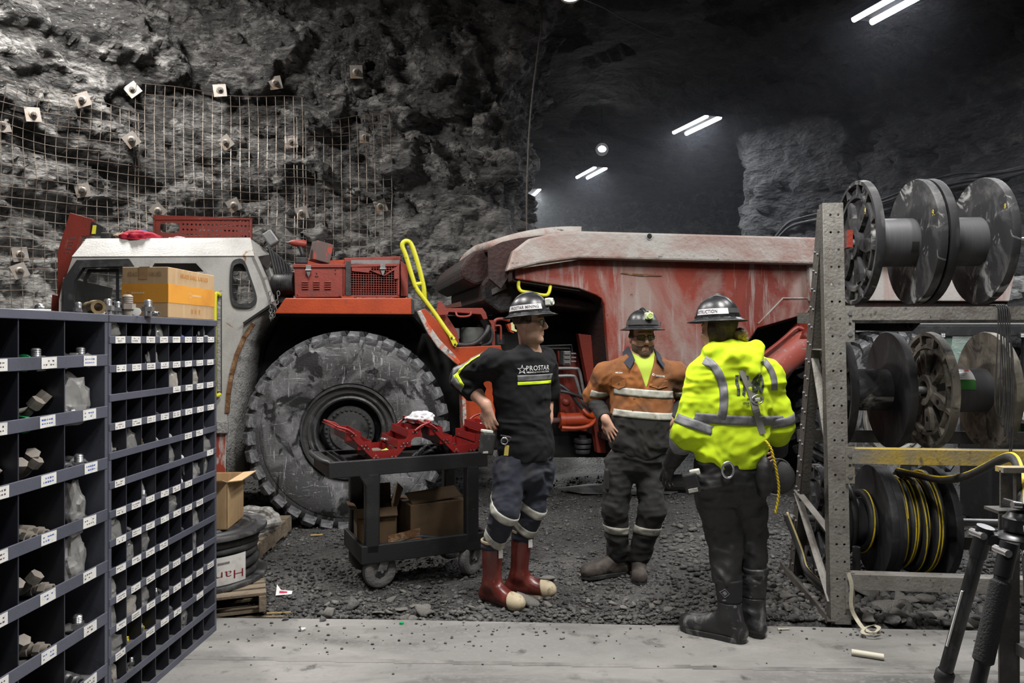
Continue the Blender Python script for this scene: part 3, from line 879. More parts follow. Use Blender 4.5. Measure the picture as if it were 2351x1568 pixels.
# bevelled roof edge, roof, ends and the arch wall
def quadstrip(name, lo, hi, v_lo, v_hi, m):
    b = MB(); vs = []
    for (a, c) in zip(lo, hi):
        p, q = T2(*a, v0), T2(*c, v0)
        vs += [(p[0], v_lo, p[1]), (q[0], v_hi, q[1])]
    b.add(vs, [(2 * i, 2 * i + 2, 2 * i + 3, 2 * i + 1) for i in range(len(lo) - 1)])
    o = b.obj(name, m, truck); md = o.modifiers.new('thick', 'SOLIDIFY'); md.thickness = 0.03; md.offset = 0
    return o
quadstrip('roof_edge', [(166, 592), (584, 590)], [(185, 545), (570, 543)], v0, v0 + 0.16, CABW)
quadstrip('roof_edge', [(166, 592), (584, 590)], [(185, 545), (570, 543)], 1.38, 1.22, CABW)
p, q = T2(185, 545, v0), T2(570, 543, v0)
MB().bb((p[0] - 0.02, v0 + 0.14, p[1] - 0.03), (q[0] + 0.02, 1.25, p[1] + 0.006)).obj('roof', CABW, truck, bevel=0.01)
b = MB(); a0, a1 = T2(570, 543, v0), T2(584, 590, v0); a2 = T2(612, 566, v0)
b.add([(a0[0], v0 + .16, a0[1]), (a0[0], 1.22, a0[1]), (a1[0], 1.38, a1[1]), (a1[0], v0, a1[1]), (a0[0] + .16, .55, a0[1] - .10)], [(0, 4, 3), (0, 1, 4), (1, 2, 4), (3, 4, 2)])
b.obj('roof_front', CABW, truck)
b = MB(); c0, c1 = T2(185, 545, v0), T2(166, 592, v0)
b.add([(c0[0], v0 + .16, c0[1]), (c0[0], 1.22, c0[1]), (c1[0], 1.38, c1[1]), (c1[0], v0, c1[1])], [(0, 1, 2, 3)]).obj('roof_rear', CABW, truck)
arch = [(622, 690), (604, 715), (580, 745), (560, 775), (543, 815), (531, 860), (524, 905), (521, 945), (520, 1000), (518, 1092)]
inner = [(655, 706), (640, 728), (622, 757), (606, 790), (596, 830), (590, 870), (587, 910), (586, 950), (585, 1005), (585, 1092)]
b = MB(); vs = []
for (a_, c_) in zip(arch, inner): vs += [T(*a_, v0 + .01), T(*c_, .60)]
o = b.add(vs, [(2 * i, 2 * i + 1, 2 * i + 3, 2 * i + 2) for i in range(len(arch) - 1)]).obj('arch_wall', CABG, truck, smooth=40)
md = o.modifiers.new('t', 'SOLIDIFY'); md.thickness = .03; md.offset = 0
strip('arch_back', inner, .60, 1.35, DARK, .03)
strip('arch_edge', arch[2:8], v0 - 0.012, v0 + 0.04, RUST, 0.035)
strip('windscreen_pillar', [(584, 590), (606, 640), (622, 690)], v0, v0 + 0.10, CABW, 0.05)
strip('windscreen_pillar', [(584, 590), (606, 640), (622, 690)], 1.25, 1.38, CABW, 0.05, vref=v0)
strip('windscreen', [(588, 596), (620, 688)], v0 + 0.1, 1.25, GLASS, 0.01, vref=v0)
strip('cab_rear_wall', [(150, 640), (140, 690), (137, 905), (150, 1080)], v0, 1.35, CABW, 0.03)
MB().bb((T2(150, 1000, v0)[0], v0 + .05, 0.55), (T2(518, 1000, v0)[0], 1.3, 0.60)).obj('cab_floor', BLK, truck)
MB().bb((T2(250, 1000, v0)[0], .45, 0.60), (T2(350, 1000, v0)[0], 1.0, 1.45)).obj('operator_seat', DARK, truck, bevel=0.05)
def ring_T(name, ol, v, w, t, m, parent=None):
    c = sum((Vector((x, y)) for x, y in ol), Vector((0, 0))) / len(ol)
    inner = [tuple(c + (Vector(p) - c) * (1 - w)) for p in ol]
    outer = [tuple(c + (Vector(p) - c) * (1 + w)) for p in ol]
    return plate_T(name, [outer, inner], v, t, m, parent)
ring_T('window_seal', win3, v0 - 0.025, 0.10, 0.06, RUBB)
plate_T('window_pane', [win3], v0 + 0.02, 0.006, GLASS)
plate_T('window_pane', [win1], v0 + 0.02, 0.006, GLASS)
doorw = [(152, 702), (148, 645), (180, 600), (292, 597), (320, 640), (320, 702)]
doorw_i = [(178, 712), (168, 690), (170, 645), (190, 614), (280, 611), (305, 645), (305, 712)]
plate_T('door_window_seal', [[(146, 712), (145, 642), (176, 597), (295, 594), (326, 640), (326, 712)], doorw_i], v0 - 0.03, 0.07, RUBB)
ring_T('window_frame', win2, v0 - 0.018, 0.05, 0.05, CABW)
plate_T('inner_window_seal', [[(196, 700), (192, 640), (202, 618), (272, 618), (272, 700)], [(202, 694), (199, 642), (208, 625), (266, 625), (266, 694)]], v0 + 0.10, 0.02, RUBB)
# recessed grab handle
MB().bb((T2(487, 0, v0)[0], v0 - 0.004, T2(0, 912, v0)[1]), (T2(510, 0, v0)[0], v0 + 0.03, T2(0, 667, v0)[1])).obj('handle_recess', BLK, truck, bevel=0.008)
MB().bb((T2(499, 0, v0)[0], v0 - 0.008, T2(0, 906, v0)[1]), (T2(507, 0, v0)[0], v0 + 0.03, T2(0, 674, v0)[1])).obj('recess_panel', CABG, truck)
TT('grab_handle', [(505, 678, 0.10), (498, 674, 0.07), (494, 685, 0.06), (493, 790, 0.06), (493, 895, 0.06), (497, 908, 0.07), (505, 905, 0.10)], 0.017, YEL, 10, sm=5)
# lower skirt: bolted flap, red panel with a round hole
TP('skirt_bracket', [(497, 968), (523, 968), (523, 995), (497, 995)], v0 - 0.05, v0, CABG, bevel=0.006)
sk = plate_T('lower_panel', [[(150, 985), (517, 985), (517, 1096), (150, 1110)], [(p[0], p[1]) for p in circle2(508, 1091, 4.5, 12)]], v0 - 0.006, 0.01, mat('paint_red_worn', (0.30, 0.04, 0.02), [((0.42, 0.40, 0.37), (5, 5, 2), 0.46, 0.54, 1.2)], rough=0.6))
# ---- roof clutter holders: mirror bracket, perforated guard, work lamp, bar guard
def perf(name, x0, y0, x1, y1, v, nx, ny, rr, m, hx0=None, slot=None, parent=None):
    A, B = T2(x0, y1, v), T2(x1, y0, v)
    ol = [[(A[0], A[1]), (B[0], A[1]), (B[0], B[1]), (A[0], B[1])]]
    sx = T2(hx0 if hx0 else x0, y0, v)[0]
    for i in range(nx):
        for j in range(ny):
            ol.append(circle2(sx + (B[0] - sx) * (i + 0.6) / nx, A[1] + (B[1] - A[1]) * (j + 0.7) / (ny + 0.3), rr, 7))
    if slot:
        s0, s1 = T2(slot[0], slot[3], v), T2(slot[2], slot[1], v)
        ol.append(rrect(s0[0], s0[1], s1[0], s1[1], 0.03))
    me = plate_mesh(ol, 0.008)
    xform(me, lambda x, y, z: Vector((x, v + z, y)))
    return link(name, me, m, parent or truck)
perf('perforated_guard', 352, 501, 577, 545, 1.5, 17, 4, 0.011, RED, hx0=415, slot=(368, 512, 412, 534))
TP('guard_frame', [(352, 500), (577, 500), (577, 504), (352, 504)], 1.47, 1.53, RED)
TP('guard_frame', [(573, 500), (578, 500), (578, 560), (573, 560)], 1.47, 1.53, RED)
TP('guard_frame', [(352, 500), (356, 500), (356, 560), (352, 560)], 1.47, 1.53, RED)
br = TP('step_bracket', [(132, 708), (132, 578), (160, 488), (214, 503), (210, 540), (186, 543), (168, 590), (160, 640), (160, 708)], 0.42, 0.50, RED, bevel=0.004)
TP('bracket_plate', [(212, 508), (237, 521), (233, 542), (208, 540)], 0.40, 0.48, BLK, parent=br)
TP('warning_sticker', [(213, 517), (221, 517), (219, 537), (210, 537)], 0.392, 0.40, mat('sticker_yellow', (0.75, 0.68, 0.05), rough=0.5), parent=br)
for j in range(5):
    for i in range(3):
        x = 162 + i * 4 - j * 3; y = 545 + j * 8
        TP('slot', [(x, y), (x + 2, y), (x + 1, y + 3), (x - 1, y + 3)], 0.415, 0.42, GREYM, parent=br)
TP('bracket_arm', [(118, 700), (120, 676), (136, 680), (142, 700), (150, 720), (118, 712)], 0.38, 0.55, RED)
lamp = MB()
lp = T(622, 548, 0.35)
R = Euler((0, math.radians(-35), 0)).to_matrix()
lamp.box(lp, (0.10, 0.13, 0.13), R).obj('work_lamp', GREYM, truck, bevel=0.015)
MB().box(lp + R @ Vector((0.055, 0, 0)), (0.012, 0.11, 0.11), R).obj('work_lamp_lens', GLASS, truck)
TT('lamp_bracket', [(604, 562, 0.35), (612, 552, 0.35), (618, 550, 0.35)], 0.012, BLK, 6, sm=0)
for i in range(7):
    v = 0.28 + i * 0.05
    q = [T(612 + i * 7.5, 569 + i * 6, v), T(618 + i * 7.5, 573 + i * 6, v), T(634 + i * 5.6, 640 - i * 1.0, v), T(646 + i * 4.2, 702 - i * 9, v)]
    MB().tube(spline(q, 4), 0.012, 7).obj('guard_bar', BLK, truck, smooth=True)
for (i0, i1) in ((0.04, 0.04), (0.9, 0.9)):
    q = [T(612 + i * 7.5 + (646 + i * 4.2 - 612 - i * 7.5) * i0, (569 + i * 6) + (702 - i * 9 - 569 - i * 6) * i0, 0.28 + i * .05) for i in range(7)]
    MB().tube(q, 0.013, 7).obj('guard_cross_bar', BLK, truck, smooth=True)
# chain beside the windscreen
def chain(name, a, b_, n, parent, m, sag=0.03):
    for i in range(n):
        t = (i + .5) / n
        p = Vector(a).lerp(Vector(b_), t); p.z -= sag * 4 * t * (1 - t)
        ax = Vector((0, 1, 0)) if i % 2 else Vector((1, 0, 0))
        pts = [p + Vector((0, 0, 1)) * 0.022 * math.cos(q) + ax * 0.012 * math.sin(q) for q in [2 * PI * k / 10 for k in range(10)]]
        MB().tube(pts, 0.004, 5, closed=True).obj('chain_link', m, parent, smooth=True)
chain('chain', T(620, 668, 0.05), T(622, 735, 0.05), 8, truck, GREYM)
chain('chain', T(640, 668, 0.05), T(626, 730, 0.05), 8, truck, GREYM)
# corrugated intake hose
pts = [T(640, 655, 0.30), T(648, 654, 0.27), T(660, 652, 0.24), T(678, 652, 0.22)]
hs = MB(); sp = spline(pts, 10); rs = [0.095 + (0.012 if i % 2 else -0.006) for i in range(len(sp))]
hs.tube(sp, rs, 18).obj('intake_hose', RUBB, truck, smooth=True)
TT('intake_pipe', [(655, 640, 0.5), (652, 672, 0.35), (655, 700, 0.3)], 0.08, DARK, 14)

# ---- fender beam and the boxes on it
TP('fender_beam', [(655, 684), (945, 684), (945, 722), (630, 720)], -0.02, 0.55, ORANGE, bevel=0.008)
TP('fender_end', [(945, 686), (951, 690), (951, 720), (945, 722)], 0.0, 0.55, BLK)
bbx = TP('battery_box', [(675, 611), (794, 611), (792, 682), (677, 683)], 0.06, 0.55, RED, bevel=0.006)
TP('lid', [(672, 606), (797, 606), (797, 614), (672, 614)], 0.045, 0.57, RED, parent=bbx, bevel=0.003)
for k in range(3):
    for j in range(4):
        x, y = 693 + k * 26, 646 + j * 5
        TP('louvre', [(x, y), (x + 15, y), (x + 15, y + 2.6), (x, y + 2.6)], 0.045, 0.06, RED, parent=bbx, bevel=0.002)
def latch(x, y, vv, par):
    TP('latch', [(x - 6, y), (x + 6, y), (x + 6, y + 11), (x + 3, y + 22), (x, y + 27), (x - 3, y + 22), (x - 6, y + 11)], vv - 0.012, vv, GREYM, parent=par, bevel=0.002)
    q0, q1 = T(x - 7, y + 11, vv - .016), T(x + 7, y + 11, vv - .016)
    MB().tube([q0, q1], 0.009, 8).obj('hinge_pin', GREYM, par)
latch(708, 609, 0.04, bbx)
for (x, y) in [(770, 619), (770, 628), (683, 677), (780, 679), (727, 627), (725, 634), (729, 634)]:
    TP('screw', circle2(x, y, 1.6, 8), 0.052, 0.06, BLK, parent=bbx)
cage = TP('radiator_cage', [(787, 608), (915, 604), (915, 611), (787, 614)], 0.06, 0.60, RED, bevel=0.003)
for (x0, x1) in ((786, 789), (913, 917)):
    TP('cage_post', [(x0, 606), (x1, 606), (x1, 680), (x0, 680)], 0.06, 0.085, RED, parent=cage)
TP('cage_rail', [(786, 677), (917, 677), (917, 682), (786, 682)], 0.06, 0.10, RED, parent=cage)
g = MB()
for i in range(22):
    x = 788 + i * 5.85; a, c = T2(x, 612, .07), T2(x, 679, .07)
    g.bb((a[0] - .0022, .068, c[1]), (a[0] + .0022, .074, a[1]))
for j in range(13):
    y = 614 + j * 5.3; a, c = T2(788, y, .07), T2(915, y, .07)
    g.bb((a[0], .066, a[1] - .0022), (c[0], .072, a[1] + .0022))
q = T2(915, 611, .07)
for i in range(10):
    g.bb((q[0] - .003, .08 + i * .05, T2(915, 679, .07)[1]), (q[0] + .003, .086 + i * .05, q[1]))
for j in range(13):
    z = T2(915, 614 + j * 5.3, .07)[1]
    g.bb((q[0] - .003, .07, z - .003), (q[0] + .003, .57, z + .003))
tag(g.obj('wire_grille', RED, cage), kind='stuff')
TP('door_plate', [(808, 614), (852, 614), (852, 622), (872, 622), (880, 632), (912, 611), (915, 611), (915, 640), (905, 640), (905, 620), (882, 634), (850, 620), (846, 626), (808, 622)], 0.05, 0.062, RED, parent=cage)
latch(879, 606, 0.04, cage)
TP('strap_post', [(794, 600), (805, 600), (806, 679), (794, 679)], 0.02, 0.05, BLK, parent=cage)
TP('cage_back', [(789, 610), (914, 610), (914, 680), (789, 680)], 0.54, 0.56, DARK, parent=cage)
TP('radiator_core', [(800, 640), (860, 640), (860, 678), (800, 678)], 0.30, 0.42, mat('core', (0.014, 0.012, 0.012), [((0.04, 0.03, 0.03), 30, 0.5, 0.65)], rough=0.8), parent=cage)
TP('top_panel', [(790, 592), (920, 588), (920, 598), (810, 600), (803, 640), (795, 640)], 0.3, 0.62, RED, bevel=0.004)
TP('top_seal', [(806, 597), (918, 597), (918, 606), (806, 606)], 0.28, 0.32, GREYM)
TP('cooler_end', [(920, 598), (937, 612), (937, 680), (920, 680)], 0.25, 0.6, RED, bevel=0.004)
TP('mount_foot', [(784, 680), (812, 680), (812, 685), (784, 685)], 0.02, 0.07, ORANGE)
TP('inner_deck', [(700, 600), (800, 596), (800, 620), (700, 620)], 0.57, 0.62, ORANGE)
# ---- yellow handrail and the hinged fender behind the wheel
TT('handrail', [(1042, 780, -.02), (1025, 758, 0), (1000, 722, 0.02), (975, 688, 0.02), (957, 664, 0.02), (948, 640, 0.02), (933, 590, 0.02), (924, 566, 0.02), (927, 556, 0.02), (936, 554, 0.02), (945, 563, 0.02), (958, 600, 0.02), (970, 645, 0.02), (974, 668, 0.02), (975, 688, 0.03)], 0.021, YEL, 10, sm=6)
TT('handrail_rung', [(953, 653, 0.02), (972, 650, 0.02)], 0.018, YEL, 8, sm=0)
TP('handrail_foot', [(1031, 773), (1038, 769), (1051, 788), (1046, 797), (1040, 793)], -0.035, -0.015, YEL)
for (x, y) in ((1037, 776), (1045, 791)): TP('bolt_head', circle2(x, y, 2.6, 6), -0.045, -0.03, BLK)
FW = mat('fender_worn', (0.42, 0.40, 0.38), [((0.48, 0.08, 0.02), (6, 6, 6), 0.48, 0.56, 1.0), ((0.12, 0.1, 0.09), 12, 0.55, 0.66, 1.0)], rough=0.7, bump=0.3, bscale=40)
TP('rear_fender', [(957, 716), (975, 708), (1012, 745), (1030, 775), (1050, 797), (1150, 793), (1158, 828), (1055, 838), (1042, 826), (1015, 800), (995, 778), (975, 748)], 0.0, 0.10, ORANGE, bevel=0.004)
TP('fender_lip', [(957, 716), (966, 711), (985, 745), (1010, 780), (1040, 810), (1058, 832), (1052, 840), (1036, 826), (1005, 798), (982, 766)], -0.03, 0.05, FW, bevel=0.01)
TP('frame_flank', [(1062, 832), (1150, 822), (1150, 990), (1066, 990), (1060, 930)], 0.20, 0.30, ORANGE, bevel=0.004)
TP('flank_edge', [(1056, 836), (1064, 832), (1070, 930), (1072, 995), (1064, 995), (1062, 930)], 0.10, 0.30, FW)
TP('bracket', [(1000, 724), (1006, 694), (1012, 690), (1030, 716), (1028, 722)], 0.05, 0.065, RED)
# dark inner wheel arch
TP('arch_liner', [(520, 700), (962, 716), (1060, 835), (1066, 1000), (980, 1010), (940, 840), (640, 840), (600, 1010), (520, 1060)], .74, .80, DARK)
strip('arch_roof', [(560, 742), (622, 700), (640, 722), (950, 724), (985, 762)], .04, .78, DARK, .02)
# engine bay
TP('hood', [(1012, 708), (1108, 707), (1116, 718), (1120, 732), (1110, 734), (1104, 722), (1040, 717), (1016, 716)], 0.10, 0.75, RED, bevel=0.005)
TT('hood_handle', [(1047, 716, .09), (1050, 725, .06), (1060, 727, .05), (1074, 726, .05), (1081, 722, .06), (1082, 716, .09)], 0.010, RED, 8, sm=4)
TP('hood_edge', [(1003, 722), (1018, 712), (1050, 762), (1056, 795), (1046, 790), (1030, 760)], 0.14, 0.2, RED)
TP('exhaust_cover', [(1020, 702), (1058, 692), (1060, 704), (1022, 708)], 0.55, 0.8, mat('rusty_plate', (0.09, 0.04, 0.03), [((0.2, 0.1, 0.07), 9, 0.5, 0.7)], rough=0.8))
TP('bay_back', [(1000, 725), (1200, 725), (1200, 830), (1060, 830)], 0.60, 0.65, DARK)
can = T(1084, 772, 0.32)
MB().lathe([(0, 0.085), (0.10, 0.085), (0.113, 0.07), (0.115, -0.07), (0, -0.07)], can, (0, 0, 1), 24).obj('air_filter', mat('grey_plastic', (0.09, 0.095, 0.09), [((0.16, 0.15, 0.13), 7, 0.5, 0.7)], rough=0.6), truck, smooth=35)
TT('coolant_hose', [(1046, 790, .12), (1070, 792, .10), (1095, 785, .10), (1115, 765, .10), (1122, 748, .12)], 0.022, RUBB, 10)
TT('coolant_hose', [(1122, 748, .14), (1130, 765, .14), (1126, 785, .14), (1105, 795, .16)], 0.016, RUBB, 8)
TP('bay_frame', [(1122, 735), (1135, 735), (1137, 795), (1130, 795), (1128, 745)], 0.2, 0.26, RED)
TT('bay_rail', [(1136, 760, .25), (1136, 738, .25), (1150, 732, .25), (1170, 736, .25)], 0.016, RED, 8)
TT('bay_rail', [(1137, 748, .2), (1148, 748, .2), (1150, 756, .2), (1150, 780, .2)], 0.010, RED, 8)
TP('orange_bracket', [(1164, 745), (1178, 740), (1180, 765), (1172, 762)], 0.2, 0.28, ORANGE)
TP('warning_tag', [(1173, 741), (1180, 739), (1182, 755), (1187, 758), (1186, 762), (1174, 758)], 0.19, 0.2, mat('tag_yellow', (0.62, 0.60, 0.30), rough=0.6))
MB().tube([T(1145, 790, .3), T(1145, 768, .3)], 0.06, 14).obj('reservoir', BLK, truck, smooth=40)
MB().lathe([(0, 0), (0.03, 0), (0.03, 0.10), (0, 0.10)], T(1048, 778, .2), (0, 0, 1), 10).obj('cylinder_fitting', GREYM, truck)
TP('bay_shelf', [(1130, 712), (1185, 712), (1185, 732), (1130, 732)], 0.7, 0.9, mat('blue_paint', (0.02, 0.025, 0.07), rough=0.5))

# ---- dump box
vb = -0.04
sidep = [(1183, 618), (1330, 596), (1866, 604), (1868, 700), (1853, 720), (1740, 753), (1660, 860), (1600, 960), (1540, 1010), (1412, 1010), (1400, 860), (1388, 700), (1382, 686), (1370, 678), (1330, 662), (1183, 640)]
box = TP('dump_box_side', sidep, vb, vb + 0.07, BOXP, bevel=0.01)
TP('dump_box_side_far', sidep, 2.55, 2.62, BOXP, vref=vb)
TP('dump_box_tail', [(1862, 556), (2335, 565), (2335, 600), (2318, 692), (1880, 690), (1866, 700)], vb - 0.02, vb + 0.06, BOXTAIL, bevel=0.01)
TP('dump_box_tail_far', [(1862, 556), (2335, 565), (2335, 600), (2318, 692), (1880, 690), (1866, 700)], 2.55, 2.62, BOXTAIL, vref=vb)
TP('tail_rib', [(1858, 604), (1884, 600), (1884, 668), (1872, 696), (1862, 690)], vb - 0.06, vb, BOXTAIL, bevel=0.01)
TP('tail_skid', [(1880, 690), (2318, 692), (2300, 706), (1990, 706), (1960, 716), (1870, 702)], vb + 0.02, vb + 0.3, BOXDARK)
rim = TP('box_rim', [(1165, 622), (1180, 575), (1215, 548), (1265, 536), (1330, 530), (1880, 545), (2330, 562), (2330, 585), (1880, 601), (1866, 606), (1330, 592), (1240, 604)], vb - 0.13, vb + 0.06, BOXRIM, bevel=0.02, vref=vb - 0.13)
TP('box_rim_far', [(1165, 622), (1180, 575), (1215, 548), (1265, 536), (1330, 530), (1880, 545), (2330, 562), (2330, 585), (1880, 601), (1866, 606), (1330, 592), (1240, 604)], 2.5, 2.7, BOXRIM, vref=vb)
q = T(1491, 543, vb - 0.135)
MB().lathe([(0.024, 0.0), (0.03, -0.006), (0.034, 0.0)], q, (0, 1, 0), 16).obj('hole_rim', BOXRIM, truck)
MB().tube([q + Vector((0, -0.002, 0)), q + Vector((0, 0.01, 0))], 0.024, 14).obj('hole', DARK, truck)
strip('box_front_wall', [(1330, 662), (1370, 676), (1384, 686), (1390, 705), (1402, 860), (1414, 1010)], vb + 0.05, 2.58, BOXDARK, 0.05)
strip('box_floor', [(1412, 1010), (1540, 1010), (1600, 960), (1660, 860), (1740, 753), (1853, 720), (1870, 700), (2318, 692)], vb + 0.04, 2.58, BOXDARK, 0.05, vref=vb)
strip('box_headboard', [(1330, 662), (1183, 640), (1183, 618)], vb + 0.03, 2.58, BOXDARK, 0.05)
# canopy lip over the articulation: a curled plate with a thick pale edge
def lipplate():
    """curled plate: level at the rim, dropping to a rounded leading edge over the articulation"""
    lead = [(1124, 566, vb), (1110, 569, .25), (1098, 572, .6), (1088, 576, 1.0)]
    L_ = [T(*p) for p in lead]
    L_ += [Vector((L_[3].x + .01, 1.65, L_[3].z)), Vector((L_[2].x + .05, 2.05, L_[2].z)), Vector((L_[1].x + .1, 2.35, L_[1].z)), Vector((L_[0].x + .1, 2.60, L_[0].z))]
    L_ = spline(L_, 4)
    bu, bz = T2(1335, 531, vb); n = 10; m = len(L_); vs = []
    for q in L_:
        for i in range(n):
            k = i / (n - 1)
            vs.append((bu + (q.x - bu) * k, q.y, bz + (q.z - bz) * k ** 2.1))
    o = MB().add(vs, [(j * n + i, (j + 1) * n + i, (j + 1) * n + i + 1, j * n + i + 1) for j in range(m - 1) for i in range(n - 1)]).obj('canopy_lip', BOXRIM, truck, smooth=40)
    md = o.modifiers.new('t', 'SOLIDIFY'); md.thickness = 0.09; md.offset = 0
    u = None and MB().add([(x, y, z - .05 - .30 * (i % n / (n - 1)) ** 1.5 * (0.5 if i // n < 6 else 1)) for i, (x, y, z) in enumerate(vs)], [(j * n + i, (j + 1) * n + i, (j + 1) * n + i + 1, j * n + i + 1) for j in range(m - 1) for i in range(n - 1)])
lipplate()
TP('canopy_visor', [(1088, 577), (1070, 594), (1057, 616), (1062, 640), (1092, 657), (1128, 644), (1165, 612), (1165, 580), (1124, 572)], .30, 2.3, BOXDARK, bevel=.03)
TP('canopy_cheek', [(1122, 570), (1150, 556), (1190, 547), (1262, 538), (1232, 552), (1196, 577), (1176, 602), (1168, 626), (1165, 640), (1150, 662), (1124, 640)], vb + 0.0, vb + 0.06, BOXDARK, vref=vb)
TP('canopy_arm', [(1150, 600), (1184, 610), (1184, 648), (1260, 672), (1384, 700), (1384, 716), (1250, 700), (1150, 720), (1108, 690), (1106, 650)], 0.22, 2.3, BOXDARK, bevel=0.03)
TP('arm_plate', [(1128, 664), (1160, 650), (1163, 662), (1130, 677)], 0.205, 0.22, GREYM)
TT('box_step', [(1193, 640, .02), (1190, 655, -.02), (1196, 668, -.04), (1215, 672, -.04), (1250, 678, -.04), (1260, 672, -.03), (1264, 655, .0)], 0.017, YEL, 10, sm=5)
TP('weld_patch', [(1425, 628), (1428, 626), (1520, 632), (1520, 634), (1470, 634)], vb - 0.008, vb + .01, RUST)
strip('floor_seam', [(1742, 742), (1798, 684), (1858, 684)], vb - 0.01, vb + 0.01, BOXTAIL, 0.012)
# ---- articulation area: frame tower, valve block, hydraulic lines, steering cylinder
TP('frame_tower', [(1328, 766), (1362, 770), (1378, 900), (1392, 1040), (1372, 1040), (1350, 880)], 0.42, 0.52, RED, bevel=0.006)
TP('tower_side', [(1362, 770), (1396, 740), (1412, 900), (1412, 1040), (1392, 1040)], 0.44, 0.52, BOXDARK)
TP('frame_plate', [(1280, 805), (1325, 812), (1345, 900), (1380, 990), (1290, 990)], 0.75, 0.80, RED)
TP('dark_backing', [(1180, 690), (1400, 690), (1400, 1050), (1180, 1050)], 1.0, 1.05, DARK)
vbk = TP('valve_block', [(1294, 806), (1311, 806), (1311, 838), (1294, 838)], 0.40, 0.55, GREYM, bevel=0.006)
for j in range(3):
    TT('valve_fitting', [(1311, 812 + j * 9, .45), (1322, 812 + j * 9, .45)], 0.010, GREYM, 8, sm=0, parent=vbk)
    TP('valve_cap', [(1296, 808 + j * 10), (1309, 808 + j * 10), (1309, 814 + j * 10), (1296, 814 + j * 10)], 0.385, 0.40, GREYM, parent=vbk)
for k, (y, vv) in enumerate(((846, .35), (863, .38), (880, .40), (897, .36))):
    MB().tube([T(1262, y, vv), T(1275, y, vv)], 0.026, 10).obj('hose_coupling', BLK, truck, smooth=40)
TT('steel_pipe', [(1275, 846, .38), (1318, 846, .38), (1330, 852, .38), (1338, 890, .38), (1346, 930, .38), (1352, 950, .4)], 0.017, GREYM, 8)
TT('steel_pipe', [(1275, 864, .34), (1312, 863, .34), (1322, 870, .34), (1332, 905, .34), (1342, 935, .36), (1350, 955, .4)], 0.017, GREYM, 8)
TT('hydraulic_hose', [(1275, 880, .32), (1292, 888, .30), (1312, 905, .28), (1330, 930, .28), (1345, 945, .28), (1364, 955, .30)], 0.018, BLK, 8)
TT('hydraulic_hose', [(1275, 897, .32), (1300, 900, .26), (1330, 910, .26), (1350, 922, .28), (1370, 935, .3)], 0.016, BLK, 8)
TT('orange_hose', [(1338, 940, .24), (1350, 952, .22), (1364, 958, .24)], 0.02, ORANGE, 8)
MB().tube([T(1290, 965, .30), T(1362, 962, .30)], 0.068, 18).obj('steering_cylinder', ORANGE, truck, smooth=40)
MB().tube([T(1284, 965, .30), T(1294, 965, .30)], 0.078, 18).obj('cylinder_gland', ORANGE, truck, smooth=40)
MB().tube([T(1180, 968, .30), T(1288, 965, .30)], 0.028, 12).obj('cylinder_rod', STEEL, truck, smooth=True)
TT('orange_hose', [(1290, 982, .22), (1320, 983, .20), (1345, 980, .20), (1360, 972, .22), (1366, 960, .25)], 0.02, ORANGE, 8)
MB().ell(T(1300, 923, .55), 0.045).obj('ball_joint', RED, truck, smooth=True)
for j in range(3):
    q = T(1338, 1012 + j * 12, .35)
    MB().lathe([(0, 0.018), (0.085 - .008 * j, 0.018), (0.09 - .008 * j, 0.0), (0.085 - .008 * j, -0.018), (0, -0.018)], q, (0, 0, 1), 20).obj('bump_stop', RUBB, truck, smooth=40)
MB().tube([T(1338, 1000, .35), T(1338, 1042, .35)], 0.04, 12).obj('stop_rod', BLK, truck)
for (x0, y0, x1, y1) in ((1240, 795, 1312, 792), (1240, 800, 1308, 800)):
    TT('thin_pipe', [(x0, y0, .5), (x1, y1, .5), (x1 + 2, y1 + 18, .5)], 0.010, BLK, 6, sm=0)
# ---- hoist cylinder at the rear wheel, arch and mud guard
MB().tube([T(1700, 905, -.02), T(1858, 775, -.02)], 0.155, 28).obj('hoist_cylinder', mat('cyl_red', (0.33, 0.07, 0.05), [((0.20, 0.15, 0.14), (3, 3, 3), 0.5, 0.7, 1.0), ((0.4, 0.3, 0.28), 18, 0.58, 0.75)], rough=0.5), truck, smooth=40)
MB().tube([T(1832, 758, -.02), T(1872, 790, -.02)], 0.16, 20).obj('cylinder_end', RED, truck, smooth=40)
TT('cylinder_pipe', [(1715, 845, -.12), (1745, 820, -.12), (1790, 785, -.12), (1822, 757, -.12), (1830, 752, -.10), (1850, 758, -.08)], 0.020, RED, 8, sm=0)
TP('arch_plate', [(1740, 753), (1850, 722), (1862, 735), (1862, 800), (1740, 960), (1690, 960), (1690, 820)], 0.35, 0.42, DARK)
TP('mud_flap', [(1768, 900), (1800, 860), (1804, 1010), (1772, 1025)], 0.55, 0.58, RUBB)
TP('tail_beam', [(1950, 736), (2120, 736), (2095, 760), (1950, 757)], 0.6, 0.9, BOXDARK)
q = T(2088, 747, .58)
MB().lathe([(0.03, 0.02), (0.05, 0.0), (0.05, -0.02), (0.03, -0.02)], q, (0, 1, 0), 14).obj('pin_boss', BOXDARK, truck)
